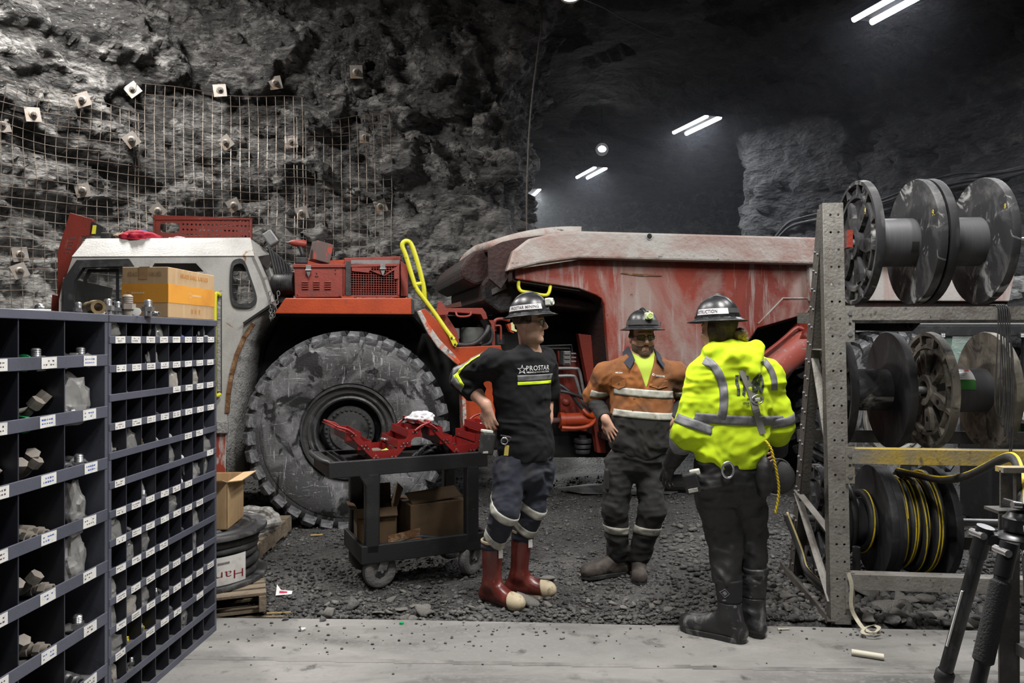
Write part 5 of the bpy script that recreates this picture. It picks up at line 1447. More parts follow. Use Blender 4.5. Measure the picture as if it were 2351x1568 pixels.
# ---- cantilever tool boxes
TRED = mat('toolbox_red', (0.21, 0.012, 0.011), [((0.12, 0.012, 0.011), 6, 0.5, 0.7), ((0.45, 0.2, 0.17), 30, 0.66, 0.76)], rough=0.4)
def cw(x, y, z): 
    return CO + Vector((math.cos(CA) * x - math.sin(CA) * y, math.sin(CA) * x + math.cos(CA) * y, z))
def toolbox(label, loc, rz, lids=True):
    t = thing('cantilever_toolbox', label, 'toolbox', loc, rz)
    def trayb(name, x0, x1, z0, z1, open_=True):
        th = .003; L = .40; b = MB()
        b.bb((x0, 0, z0), (x1, L, z0 + th)); b.bb((x0, 0, z0), (x0 + th, L, z1)); b.bb((x1 - th, 0, z0), (x1, L, z1)); b.bb((x0, 0, z0), (x1, th, z1)); b.bb((x0, L - th, z0), (x1, L, z1))
        return b.obj(name, TRED, t)
    trayb('base_tray', -.105, .105, 0, .075)
    for s in (-1, 1):
        a, c = sorted((s * .10, s * .21)); trayb('middle_tray', a, c, .085, .14)
        a, c = sorted((s * .185, s * .295)); trayb('top_tray', a, c, .15, .205)
        for y in (-.006, .406):
            for (xa, za, xb, zb) in ((.055, .03, .15, .115), (.085, .03, .18, .115), (.13, .095, .225, .185), (.16, .095, .255, .185)):
                b = MB(); d = Vector((s * (xb - xa), 0, zb - za)).normalized(); n_ = Vector((-d.z, 0, d.x)) * .010
                A, B = Vector((s * xa, y, za)) - d * .01, Vector((s * xb, y, zb)) + d * .01
                b.obox(A - n_ - Vector((0, .0015, 0)), B - A, n_ * 2, (0, .003, 0)); ar = b.obj('link_arm', TRED, t)
                for q in (Vector((s * xa, y, za)), Vector((s * xb, y, zb))):
                    MB().tube([q + Vector((0, -.005, 0)), q + Vector((0, .005, 0))], .006, 8).obj('rivet', STEEL, ar)
        # lid leaning out and the tubular handle
        dirx = Vector((s * .10, 0, .035))
        MB().obox((s * .295, .02, .205), dirx * (1 if s < 0 else .3), (0, .36, 0), (0, 0, .004)).obj('lid', TRED, t)
        hx = s * .315
        t.scale = (.86, 1, 1)
        MB().tube(spline([(s * .235, -.014, .19), (s * .29, -.014, .225), (hx + s * .05, .0, .245), (hx + s * .055, .03, .25), (hx + s * .055, .37, .25), (hx + s * .05, .40, .245), (s * .29, .414, .225), (s * .235, .414, .19)], 4), .008, 8).obj('handle', TRED, t, smooth=True)
    return t
toolbox('open red cantilever toolbox with a leaning lid, nearest the cart handle', cw(.38, .06, ZT - .029), CA)
toolbox('open red cantilever toolbox beside the worker in the black shirt', cw(.96, .10, ZT - .029), CA)
# tools lying in them, rag, cart load
rt = random.Random(5)
for k in range(9):
    x = (.38 if k < 5 else .96) + (-.21, -.13, .13, .21)[k % 4] + rt.uniform(-.01, .01); zz = ZT + (.135 if k % 4 in (0, 3) else .068)
    a = cw(x, .15 + rt.uniform(0, .1), zz + .01)
    q = Matrix.Rotation(CA + rt.uniform(1.2, 1.9), 3, 'Z') @ Vector((1, 0, 0))
    o = MB().tube([(0, 0, 0), q * .05, q * .055, q * .14, q * .145, q * .19], [.009, .009, .0055, .0055, .011, .011], 8).obj('socket_wrench', STEEL, smooth=40)
    o.location = a; tag(o, 'bright steel wrench lying in an open red toolbox tray', 'wrench', 'wrenches in the toolboxes')
RAG = mat('rag_grey', (0.42, 0.42, 0.43), [((0.62, 0.62, 0.63), (14, 14, 14), 0.45, 0.6)], rough=0.9)
def cloth_lump(name, label, cat, c, r, m, seed, grp=None, rot=0.0):
    bm = bmesh.new(); bmesh.ops.create_icosphere(bm, subdivisions=4, radius=1.0)
    V = np.array([v.co[:] for v in bm.verts])
    n = 1 + fbm(V * 1.6 + seed * 3.1, 4, seed, .6, True) * .42
    for v, k in zip(bm.verts, n): v.co = Vector((v.co.x * r[0] * k, v.co.y * r[1] * k, max(v.co.z * k, -.55) * r[2]))
    me = bpy.data.meshes.new(name); bm.to_mesh(me); bm.free()
    o = link(name, me, m, None, True); o.location = c; o.rotation_euler = (0, 0, rot)
    return tag(o, label, cat, grp)
cloth_lump('rag', 'grey cotton rag draped over the lid of a red toolbox', 'rag', cw(.69, .26, ZT + .225), (.085, .10, .045), RAG, 3)
cloth_lump('rag', 'small bright green rag in the toolbox near the cart handle', 'rag', cw(.41, .15, ZT + .005), (.03, .03, .03), mat('rag_green', (0.25, 0.5, 0.06), rough=.9), 6)
cloth_lump('work_glove', 'brown leather glove in the base tray of the toolbox', 'glove', cw(.36, .24, ZT + .0), (.06, .08, .03), mat('glove_brown', (0.10, 0.085, 0.06), rough=.9), 8)
open_carton('spare_parts_carton', 'open carton lettered SANDVIK on the lower cart tray', cw(.24, .24, ZB - .094), CA - math.radians(6), .27, .24, .28, KRAFT_SHADED, [('y1', 75, .12), ('x1', 70, .13), ('x0', 10, .05), ('y0', -60, .06)])
sc_ = [o for o in C.objects if o.name.startswith('spare_parts_carton')][0]
me = place2d(text_mesh('SANDVIK', .04, 1.0, .001, .0002), (.03, 0, .02), (1, 0, 0), (0, 0, 1), width=.2, off=.001)
link('lettering', me, INK, sc_)
cb2 = thing('taped_carton', 'large closed brown carton on the lower tray of the cart', 'carton', cw(.58, .13, ZB - .094), CA + math.radians(4))
MB().bb((0, 0, 0), (.42, .34, .30)).obj('carton_body', KRAFT_SHADED, cb2, bevel=.006)
MB().bb((.0, .145, .30), (.42, .195, .302)).obj('tape', TAPE, cb2)
MB().obox((.02, .02, .30), (.38, 0, .02), (0, .14, .05), (0, 0, .004)).obj('flap', KRAFT_SHADED, cb2)
for k in range(4):
    pts = [cw(.30 + .1 * k, .06 + .03 * k, ZB - .06), cw(.55 + .05 * k, .10 + .04 * k, ZB - .045 + .03 * (k % 2)), cw(.85, .08 + .05 * k, ZB - .06), cw(1.02, .12 + .06 * k, ZB - .065)]
    o = MB().tube(spline(pts, 8), .022, 9).obj('hose_length', RUBB, smooth=True); tag(o, 'length of black hose lying in the lower cart tray', 'hose', 'hose lengths in the cart')
an = MB(); R = Matrix.Rotation(CA + .15, 3, 'Z')
an.add([R @ Vector(p) for p in [(0, 0, 0), (.24, 0, .02), (.24, .05, .03), (0, .05, .01), (0, .055, .075), (.24, .055, .095), (0, 0, .006), (.24, 0, .026), (.24, .047, .036), (0, .047, .016), (0, .049, .075), (.24, .049, .095)]],
       [(0, 1, 2, 3), (3, 2, 5, 4), (6, 9, 8, 7), (9, 10, 11, 8), (0, 6, 7, 1), (4, 5, 11, 10), (0, 3, 9, 6), (3, 4, 10, 9), (1, 7, 8, 2), (2, 8, 11, 5)])
o = an.obj('angle_iron', RUST); o.location = cw(.42, .045, ZB - .05); tag(o, 'short rusty angle iron offcut in the lower cart tray', 'angle iron')
for k in range(2):
    o = MB().tube([(0, 0, 0), (.03, 0, 0), (.032, 0, 0), (.07, 0, 0)], [.02, .02, .016, .016], 10).obj('drive_socket', STEEL, smooth=40); o.location = cw(.70 + .09 * k, .06, ZB - .06); o.rotation_euler = (0, 0, -.2)
    tag(o, 'bright drive socket in the lower cart tray', 'socket', 'sockets in the cart')
for k in range(6):
    pts = [cw(.58 + .03 * k, .10 + .02 * k, ZT - .018), cw(.64 + .03 * k, .14, ZT + .01 + .02 * (k % 3)), cw(.70 + .03 * k, .2, ZT - .018)]
    o = MB().tube(spline(pts, 6), .012, 7).obj('hand_tool', BLK, smooth=True); tag(o, 'black handled tool lying between the two red toolboxes', 'tool', 'tools between the toolboxes')
# things on the truck roof and boxes
RX = lambda px, v, z: TO + TU * T2(px, 545, v)[0] + TV * v + Vector((0, 0, z))
RZ = T2(185, 545, v0)[1] + .008
cloth_lump('red_coverall', 'crumpled red cloth on the white cab roof', 'cloth', RX(322, .42, RZ + .03), (.14, .16, .055), mat('cloth_red', (0.35, 0.01, 0.03), rough=.9), 11)
cloth_lump('blue_glove', 'small blue glove on the red cloth on the cab roof', 'glove', RX(327, .44, RZ + .085), (.05, .06, .02), mat('cloth_blue', (0.03, 0.12, 0.40), rough=.9), 12)
cloth_lump('leather_glove', 'tan leather glove beside the red cloth on the cab roof', 'glove', RX(283, .40, RZ + .03), (.06, .08, .04), mat('glove_tan', (0.30, 0.22, 0.15), rough=.9), 13)
cloth_lump('pink_rag', 'pale pink rag on the white cab roof', 'rag', RX(412, .42, RZ + .02), (.09, .12, .03), mat('cloth_pink', (0.52, 0.36, 0.40), rough=.9), 14)
bk = thing('manual_pack', 'small black box on the white cab roof', 'box', RX(440, .40, RZ), TA)
MB().bb((-.06, -.06, 0), (.06, .06, .045)).obj('box_body', BLK, bk, bevel=.004)
text('Filterworx', 'lettering', PWHITE, (-.05, -.06, .015), (1, 0, 0), (0, 0, 1), bk, size=.02, world=False, width=.095)
nb = MB().bb((-.05, -.1, 0), (.03, .1, .06)).obj('black_case', BLK, bevel=.006); nb.location = RX(253, .40, RZ); nb.rotation_euler = (0, 0, TA); tag(nb, 'flat black case beside the red bracket on the cab roof', 'case')
# red step box and impact wrench on the battery box
sb = thing('red_step_box', 'scratched red sheet-metal box tilted on the battery box', 'box', TO + TU * T2(737, 606, .25)[0] + TV * .2 + Vector((0, 0, T2(737, 606, .25)[1])), TA)
R = Euler((0, math.radians(12), math.radians(20))).to_matrix()
RS = mat('scratched_red', (0.09, 0.06, 0.055), [((0.32, 0.04, 0.02), 7, 0.52, 0.6, 1.0)], rough=.6)
o = MB().box((0, 0, .095), (.15, .16, .175), R).obj('box_body', RS, sb, bevel=.006)
b = MB(); 
for k in range(2): b.box(R @ Vector((.078, 0, .045 - .08 * k)) + Vector((0, 0, .095)), (.006, .09, .05), R)
b.obj('side_opening', DARK, sb)
dr = thing('impact_wrench', 'red and black cordless impact wrench standing on the battery box', 'power tool', TO + TU * T2(690, 606, .2)[0] + TV * .22 + Vector((0, 0, T2(690, 606, .25)[1])), TA)
MB().tube([(-.10, 0, .185), (-.085, 0, .185), (-.04, 0, .182), (.03, 0, .178), (.05, 0, .175)], [.012, .02, .032, .036, .028], 14).obj('motor_housing', RED, dr, smooth=40)
MB().tube([(-.125, 0, .186), (-.095, 0, .186)], .009, 6).obj('anvil', GREYM, dr)
MB().tube([(-.005, 0, .16), (.015, 0, .09), (.025, 0, .05)], [.022, .020, .024], 10).obj('grip', BLK, dr, smooth=True)
MB().bb((-.045, -.035, 0), (.06, .035, .055)).obj('battery_pack', BLK, dr, bevel=.008)
# ================================================================== reel rack
RKA = math.radians(-5.8)
RK0 = Vector((1.895, 4.27, 0))
RKX, RKY = Vector((math.cos(RKA), math.sin(RKA), 0)), Vector((-math.sin(RKA), math.cos(RKA), 0))
def rkx(px, y):
    """rack x of a photo column at rack depth y"""
    a = (px - CX) / F
    bx, by = RK0 + RKY * y, None
    return (a * bx.y - bx.x) / (RKX.x - a * RKX.y)
def rkz(px, py, y):
    x = rkx(px, y); p = RK0 + RKY * y + RKX * x
    return CAMZ - (py - HY) * p.y / F
def rkw(x, y, z): return RK0 + RKX * x + RKY * y + Vector((0, 0, z))
STL = mat('rack_steel', (0.235, 0.225, 0.205), [((0.13, 0.115, 0.10), 4, 0.48, 0.66), ((0.07, 0.055, 0.045), 26, 0.60, 0.70), ((0.30, 0.30, 0.31), 9, 0.62, 0.76)], rough=0.6, metal=0.25, bump=0.25, bscale=60)
STLD = mat('rack_steel_dark', (0.085, 0.078, 0.070), [((0.04, 0.037, 0.035), 5, 0.48, 0.66), ((0.16, 0.12, 0.09), 14, 0.62, 0.74)], rough=0.65, metal=0.25, bump=0.25, bscale=60)
STLY = mat('rack_steel_yellow', (0.21, 0.195, 0.165), [((0.42, 0.30, 0.05), (0.9, 9, 0.6), 0.44, 0.52), ((0.10, 0.08, 0.06), 20, 0.60, 0.72)], rough=0.6, metal=0.2, bump=0.2, bscale=60)
rack = thing('reel_rack', 'bolted steel rack with perforated posts holding rows of cable reels', 'rack', RK0, RKA)
PH = 2.43
def perf_post(x0, x1, y, z1, par, lean=0.0):
    ol = [[(x0, 0), (x1, 0), (x1 + lean, z1), (x0 + lean, z1)]]
    n = int(z1 / .1)
    for k in range(n):
        z = .06 + k * .1
        for f in (.36, .74): ol.append(circle2(x0 + (x1 - x0) * f + lean * z / z1, z, .0075, 8))
    me = plate_mesh(ol, .008)
    xform(me, lambda a, b_, c: Vector((a, y + c, b_)))
    return link('front_post', me, STL, par)
def end_frame(xo, label_par):
    p = perf_post(xo - .055, xo + .058, 0.0, PH, label_par, -.045)
    MB().add([(xo - .055, 0, 0), (xo - .047, 0, 0), (xo - .047, .07, 0), (xo - .055, .07, 0), (xo - .100, 0, PH), (xo - .092, 0, PH), (xo - .092, .07, PH), (xo - .100, .07, PH)],
             [(0, 1, 2, 3), (4, 5, 6, 7), (0, 1, 5, 4), (1, 2, 6, 5), (2, 3, 7, 6), (3, 0, 4, 7)]).obj('post_flange', STLD, label_par)
    # rear leg leans to the top of the post
    A, B = Vector((xo - .03, .93, 0.0)), Vector((xo - .085, .10, PH - .03))
    d = (B - A).normalized(); sx = Vector((1, 0, 0)); sy = d.cross(sx).normalized()
    b = MB(); b.obox(A - sy * .055, (.008, 0, 0), sy * .11, B - A); b.obox(A - sy * .055, (.06, 0, 0), sy * .008, B - A)
    leg = b.obj('rear_leg', STLD, label_par)
    bm_ = MB().tube([(-.010, 0, 0), (.002, 0, 0)], .009, 6).mesh('bolt_head'); bm_.materials.append(GREYM)
    L = (B - A).length
    for k in range(20):
        for f in (-.028, .025):
            o = bpy.data.objects.new('bolt_head', bm_); C.objects.link(o); o.parent = leg
            o.location = A + d * (.10 + k * .115) + sy * f
    # flat braces
    for (y0, z0, y1, z1) in ((.40, 1.62, .03, .95), (.55, 1.60 - .02, .02, 1.58), (.75, .62, .05, .52), (.74, .60, .02, .12)):
        MB().bar((xo - .04, y0, z0), (xo - .045, y1, z1), .006, .045, up=(1, 0, 0)).obj('brace', STL, label_par)
    MB().bar((xo - .06, 1.0, .02), (xo - .06, -.02, .02), .05, .006).bar((xo - .085, 1.0, .035), (xo - .085, -.02, .035), .006, .05).obj('base_angle', STLD, label_par)
    MB().bar((xo + .06, 1.0, .02), (xo + .06, .02, .02), .05, .006).obj('base_angle', STLD, label_par)
end_frame(0.0, rack)
end_frame(2.55, rack)
ZB3 = [(rkz(1945, 705, -.02), rkz(1945, 735, -.02), STL), (rkz(1945, 1030, -.02), rkz(1945, 1064, -.02), STLY), (rkz(1945, 1318, -.02), rkz(1945, 1352, -.02), STL)]
for (za, zb, m) in ZB3:
    bmn = MB(); bmn.bb((.055, -.028, zb), (2.52, -.020, za)); bmn.bb((.055, -.020, za - .008), (2.52, .055, za))
    bo = bmn.obj('front_beam', m, rack)
    pl = MB().bb((.022, -.020, za - .20), (.072, -.012, za + .008)).obj('joint_plate', m if m is STLY else STL, rack)
    for dz in (-.035, -.155):
        MB().tube([(.045, -.026, za + dz), (.045, -.012, za + dz)], .014, 6).obj('bolt', GREYM, pl)
    MB().tube([(.045, -.0215, za - .095), (.045, -.0195, za - .095)], .008, 8).obj('hole', DARK, pl)
    MB().bb((.0, .88, zb), (2.5, .888, za)).obj('rear_beam', STLD, rack)
MB().bb((.045, .02, rkz(1942, 568, .02)), (.075, .10, rkz(1942, 528, .02))).obj('axle_block', RED, rack)

# ---- reels
RBK = mat('reel_plastic', (0.026, 0.026, 0.028), [((0.09, 0.09, 0.092), 4, 0.5, 0.66, 1.0), ((0.32, 0.32, 0.315), (4, 6, 6), 0.58, 0.66, 0.8)], rough=0.72, spec=.3, bump=0.06, bscale=60)
RBK2 = mat('reel_plastic_clean', (0.020, 0.020, 0.022), [((0.05, 0.05, 0.052), 4, 0.5, 0.66, 1.0)], rough=0.65, spec=.3)
RBD = mat('reel_dusty', (0.12, 0.108, 0.09), [((0.27, 0.245, 0.20), 5, 0.45, 0.62, 1.0), ((0.03, 0.03, 0.03), 7, 0.56, 0.66, 1.2)], rough=0.75, bump=0.1, bscale=60)
DRUM = mat('reel_drum', (0.055, 0.055, 0.060), [((0.08, 0.08, 0.085), (30, 3, 3), 0.5, 0.7)], rough=0.55)
RR = .372
def flange_mesh(nm):
    """disc with smooth inner face at x=0 and rimmed outer face at x=-.045"""
    return MB().lathe([(.03, 0), (.20, .0), (.235, -.006), (RR, .0), (RR + .003, -.012), (RR, -.045), (RR - .022, -.045), (RR - .03, -.020), (.300, -.020), (.292, -.040), (.270, -.040), (.262, -.020), (.105, -.020), (.098, -.055), (.06, -.055), (.05, -.03), (.03, -.03), (.03, 0)], (0, 0, 0), (1, 0, 0), 56).mesh(nm)
FLM = flange_mesh('flange')
def spoke_meshes():
    r_ = []
    b = MB()      # long lobed spoke
    prof = [(.095, -.030), (.15, -.042), (.215, -.046), (.262, -.030), (.262, .030), (.215, .046), (.15, .042), (.095, .030)]
    vs = [(-.020, a, c) for a, c in prof] + [(-.044, a * .98 + .002, c * .82) for a, c in prof]
    n = len(prof)
    b.add(vs, [tuple(range(n)), tuple(range(n, 2 * n))[::-1]] + [(i, (i + 1) % n, n + (i + 1) % n, n + i) for i in range(n)])
    r_.append(b.mesh('spoke'))
    b = MB(); b.bb((-.046, .292, -.012), (-.018, .350, .012)); r_.append(b.mesh('rim_web'))
    b = MB().tube([(-.0455, .185, 0), (-.030, .185, 0)], .017, 12); r_.append(b.mesh('spoke_hole'))
    b = MB().bb((-.0212, .115, -.022), (-.019, .25, .022)); r_.append(b.mesh('slot'))
    return r_
SPK = spoke_meshes()
def reel(label, xl, xr, y, z, fm, dm, dr=.145, grp='cable reels on the rack', ribs=(True, True), spin=0.0):
    t = thing('cable_reel', label, 'reel', rkw(xl, y, z), RKA, grp)
    W = xr - xl
    for s in (0, 1):
        me = FLM.copy(); me.materials.append(fm[s])
        o = link('flange', me, fm[s], t, 35)
        if s: o.location = (W, 0, 0); o.rotation_euler = (spin, 0, PI)
        else: o.rotation_euler = (spin, 0, 0)
        for k in range(6):
            a = 2 * PI * k / 6
            for q, me0 in enumerate(SPK):
                key = (me0.name, fm[s].name)
                if key not in _mc:
                    mm = me0.copy(); mm.materials.append(DARK if q in (2, 3) else fm[s]); _mc[key] = mm
                reps = ((0.0,), (0.0, PI / 6), (0.0,), (PI / 6,))[q]
                for da in reps:
                    c = bpy.data.objects.new(me0.name.split('.')[0], _mc[key]); C.objects.link(c); c.parent = o
                    c.rotation_euler = (a + da, 0, 0)
    MB().tube([(-.004, 0, 0), (W + .004, 0, 0)], dr, 36).obj('drum', dm, t, smooth=40)
    return t
Y1, Y2, Y3 = .24, .58, .86
Z1, Z2, Z3 = 2.225, 1.315, .405
X = lambda px, y: rkx(px, y)
r1 = reel('black reel with a green sticker on the top row, against the rack post', X(1973, Y1) + .01, X(2091, Y1), Y1, Z1, (RBK, RBK), DRUM, spin=.2)
r2 = reel('empty black reel on the top row above the dangling black cords', X(2125, Y1) + .02, X(2244, Y1), Y1, Z1, (RBK2, RBK), DRUM, spin=.5)
r3 = reel('black reel with wet-looking drum on the middle row, against the rack post', X(1926, Y2), X(2034, Y2), Y2, Z2, (RBK2, RBK2), RBK, .135, spin=.1)
r4 = reel('dusty tan reel with green and white label on the middle row', X(2140, Y2), X(2258, Y2), Y2, Z2, (RBD, RBD), DRUM, .14, spin=.35)
r5 = reel('black reel with a few turns of thick hose on the bottom row', X(1884, Y3), X(1998, Y3), Y3, Z3, (RBK, RBK2), DRUM, .145, spin=.0)
r6 = reel('black reel wound full of yellow-striped hose on the bottom row', X(2030, Y3), X(2135, Y3), Y3, Z3, (RBK2, RBK2), DRUM, .20, spin=.4)
# stickers and drum hole
def drum_patch(par, dr, x0, x1, a0, a1, m, name='sticker'):
    return MB().lathe([(dr + .0012, x0), (dr + .0012, x1)], (0, 0, 0), (1, 0, 0), 14, a0=math.radians(a0), a1=math.radians(a1)).obj(name, m, par, smooth=True)
GRN = mat('label_green', (0.035, 0.16, 0.03), rough=0.5)
LWH = mat('label_clean', (0.70, 0.70, 0.69), rough=0.4)
def ang_lathe(deg):   # find the lathe start so that 0 = towards the camera (-y), 90 = up
    x, y, z = frame_of((1, 0, 0)); y = z.cross(x)
    v = Vector((0, -math.cos(math.radians(deg)), math.sin(math.radians(deg))))
    return math.degrees(math.atan2(v.dot(y), v.dot(x)))
def dpatch(par, dr, x0, x1, d0, d1, m, name='sticker'):
    a, c = ang_lathe(d0), ang_lathe(d1)
    a, c = min(a, c), max(a, c)
    if c - a > 180: a, c = c, a + 360
    return drum_patch(par, dr, x0, x1, a, c, m, name)
dpatch(r1, .145, .02, .09, -55, -18, GRN)
dpatch(r4, .14, .055, .205, 30, 72, LWH, 'label'); dpatch(r4, .141, .06, .20, 5, 32, GRN, 'label')
for k in range(5): dpatch(r4, .1415, .07, .13 + .02 * (k % 3), 38 + k * 6, 39.5 + k * 6, INK, 'print_line')
dpatch(r4, .1415, .165, .195, 62, 68, mat('label_red', (0.5, 0.03, 0.02), rough=.5), 'label')
dpatch(r1, .1455, .235, .275, -30, -5, DARK, 'drum_hole')
for t_, s, px, py, y in ((r1, '9', 1940, 495, Y1),):
    pass
INKY = mat('paint_marker', (0.62, 0.50, 0.05), rough=.6)
def mark(par, s, x, yy, zz, size, face=-1):
    me = place2d(text_mesh(s, size, 1.0, .0, .0004), (x, yy, zz), (0, -1, 0), (0, 0, 1), center=True, off=.002)
    return link('chalk_number', me, INKY, par)
mark(r1, '9', -.046, -.20, .16, .05)
W1 = X(2091, Y1) - X(1973, Y1) - .01
mark(r1, '9.', W1 - .001, -.30, .13, .05)
W2 = X(2244, Y1) - X(2125, Y1) - .02
mark(r2, '8', W2 - .001, -.30, .16, .04)
# axles
for (y, z, xa, xb) in ((Y1, Z1, .02, 2.5), (Y2, Z2, -.02, 2.5), (Y3, Z3, -.10, 2.5)):
    o = MB().tube([(xa, 0, 0), (xb, 0, 0)], .024, 14).obj('axle_bar', GREYM, smooth=40)
    o.location = rkw(0, y, z); o.rotation_euler = (0, 0, RKA)
    tag(o, 'steel axle bar through the %s row of reels' % {Y1: 'top', Y2: 'middle', Y3: 'bottom'}[y], 'axle')
# hose on the reels, wound individually
HOSE = mat('hose_black', (0.022, 0.022, 0.023), [((0.055, 0.055, 0.055), (5, 5, 5), 0.5, 0.7)], rough=0.5)
HY_ = mat('hose_stripe', (0.60, 0.45, 0.02), [((0.3, 0.22, 0.03), 20, 0.55, 0.68)], rough=0.5)
def wound(par, W, nturn, rad, hr, stripe=True, x0=.03, x1=None, sa=0.0, nm='hose_coil'):
    x1 = W - .03 if x1 is None else x1
    N_ = 36; pts = []; st = []
    for i in range(int(nturn * N_) + 1):
        a = 2 * PI * i / N_ + sa
        k = i / N_
        ph = (k / nturn)
        x = x0 + (x1 - x0) * (0.5 - 0.5 * math.cos(PI * ph * 1.0)) + .012 * math.sin(a * .5 + k)
        r = rad + .010 * math.sin(a * 1.0 + k * 1.9)
        c = Vector((x, -math.cos(a) * r, math.sin(a) * r)); pts.append(c)
        out = Vector((0, -math.cos(a), math.sin(a))); tw = .8 * math.sin(a * .37 + k)
        st.append(c + out * hr * math.cos(tw) * 0.93 + Vector((1, 0, 0)) * hr * .93 * math.sin(tw))
    h = MB().tube(pts, hr, 9).obj(nm, HOSE, par, smooth=True)
    if stripe: MB().tube(st, hr * .27, 5).obj('yellow_stripe', HY_, h, smooth=True)
    return pts
W6 = X(2135, Y3) - X(2030, Y3)
wound(r6, W6, 7.6, .285, .021, True)
wound(r6, W6, 7.2, .245, .021, False, sa=.6)
wound(r6, W6, 3.2, .318, .020, True, x0=.12, x1=W6 - .05, sa=1.0)
W5 = X(1998, Y3) - X(1884, Y3)
wound(r5, W5, 2.3, .185, .026, True, x0=.09, x1=W5 - .05, sa=.4)
wound(r5, W5, 3.1, .225, .027, False, x0=.03, x1=.16, sa=2.0)
# loose hose from the full reel to the bench stand
hp = [rkw(X(2030, Y3) + .10, Y3 - .05, Z3 + .31), P(2062, 1082, 5.0), P(2100, 1090, 4.85), P(2150, 1101, 4.6), P(2185, 1101, 4.4), P(2225, 1092, 4.1), P(2265, 1073, 3.8), P(2300, 1055, 3.5), P(2322, 1051, 3.3), P(2338, 1066, 3.1), P(2347, 1105, 2.95), P(2352, 1180, 2.85), P(2362, 1300, 2.8), P(2372, 1500, 2.75), P(2380, 1700, 2.75)]
sp = spline(hp, 8)
lh = thing('loose_hose', 'black hose with yellow stripe arching from the full reel to the bench', 'hose', hp[0])
MB().tube(sp, .021, 12).obj('hose', HOSE, lh, smooth=True, world=True)
so = []
for i, p in enumerate(sp):
    d = (sp[min(i + 1, len(sp) - 1)] - sp[max(i - 1, 0)]).normalized()
    up = Vector((-.25, -.75, .8)); up = (up - d * up.dot(d)).normalized()
    so.append(p + up * .0185)
MB().tube(so, .0075, 6).obj('yellow_stripe', HY_, lh, smooth=True, world=True)
# hose trailing under the rack at the left, hose end standing by the post
tr = spline([rkw(-.10, .80, .45), P(1838, 1265, 5.0), P(1850, 1305, 4.9), P(1872, 1330, 4.75), P(1900, 1352, 4.62), P(1925, 1368, 4.5)], 8)
o = MB().tube(tr, .022, 10).obj('trailing_hose', HOSE, smooth=True); tag(o, 'black hose with pale stripe trailing below the rack to the ground', 'hose')
so = [p + Vector((.004, -.016, .012)) for p in tr]
MB().tube(so, .008, 6).obj('pale_stripe', mat('stripe_pale', (0.42, 0.34, 0.16), rough=.6), o, smooth=True)
he = thing('hose_end', 'cut open end of a black hose beside the rack post', 'hose', P(1966, 1318, 4.62))
MB().lathe([(.013, .17), (.024, .17), (.024, 0), (.013, 0), (.013, .17)], (0, 0, 0), (0, 0, 1), 18).obj('hose_wall', HOSE, he, smooth=35)
# cords tied to the top beam
for k in range(5):
    x = rkx(2288 + 5 * k, -.03)
    zt = ZB3[0][0]
    pts = [(x - .02, -.0, zt + .008), (x, -.036, zt + .002), (x + .005, -.038, zt - .08), (x - .01 + .01 * k, -.05, zt - .3), (x - .02 + .012 * k, -.055, zt - .55 - .04 * k), (x + .01, -.055, zt - .62 - .05 * k), (x + .025, -.05, zt - .5), (x + .02, -.045, zt - .2), (x + .012, -.038, zt - .02), (x + .012, -.0, zt + .008)]
    o = MB().tube(spline([rkw(*p) for p in pts], 6), .0035, 5).obj('looped_cord', RUBB, smooth=True)
    tag(o, 'thin black cord looped over the top beam and dangling before the reels', 'cord', 'cords on the top beam')
# woven strap hanging from the bottom beam
STRAP = mat('strap_webbing', (0.42, 0.39, 0.30), [((0.3, 0.27, 0.2), 30, 0.5, 0.7)], rough=.9)
def ribbon(pts, w, side):
    b = MB(); vs = []; side = Vector(side).normalized()
    for p in pts: vs += [p - side * w / 2, p + side * w / 2]
    b.add(vs, [(2 * i, 2 * i + 1, 2 * i + 3, 2 * i + 2) for i in range(len(pts) - 1)])
    return b
sp = spline([P(1948, 1316, 4.23), P(1955, 1345, 4.22), P(1954, 1390, 4.22), P(1966, 1420, 4.20), P(1985, 1445, 4.12), P(2005, 1452, 4.08), P(2018, 1442, 4.12), P(2008, 1436, 4.18), P(1990, 1440, 4.15), P(1980, 1452, 4.08), P(2000, 1458, 4.05), P(2022, 1455, 4.06)], 6)
o = ribbon(sp, .022, (1, -.3, .35)).obj('webbing_strap', STRAP); md = o.modifiers.new('t', 'SOLIDIFY'); md.thickness = .003
tag(o, 'pale woven strap hanging from the rack onto the floor', 'strap')

# ================================================================== bench stand and tripod at the right
bs = thing('bench_stand', 'black steel bench leg with brace and triangular gusset', 'bench', P(2316, 1200, 2.9) * 1.0)
bs.location.z = 0
bx, by = bs.location.x, bs.location.y
def bsw(px, py, Y): p = P(px, py, Y); return (p.x - bx, p.y - by, p.z)
BSM = mat('bench_steel', (0.035, 0.033, 0.031), [((0.09, 0.08, 0.07), 6, 0.52, 0.72)], rough=.6, bump=.1, bscale=50)
zt = P(2316, 1180, 2.9).z
MB().bb((-.040, -.005, 0), (.040, .003, zt)).bb((.032, .003, 0), (.040, .075, zt)).obj('post', BSM, bs)
MB().bb((-.040, -.0, zt), (.9, .09, zt + .012)).obj('bench_plate', BSM, bs)
q = [bsw(2296, 1080, 2.9), bsw(2308, 1082, 2.9), bsw(2328, 1165, 2.9), bsw(2296, 1165, 2.9)]
MB().prism([(a, c) for a, _, c in q], fn, -.004, .004).obj('gusset', STLD, bs)
MB().bb((bsw(2296, 0, 2.9)[0], -.02, bsw(0, 1084, 2.9)[2]), (.6, .03, bsw(0, 1072, 2.9)[2])).obj('top_rail', STLY, bs)
MB().bb((.03, .0, bsw(0, 1168, 2.9)[2]), (.05, .02, bsw(0, 1082, 2.9)[2])).obj('rail_post', STLD, bs)
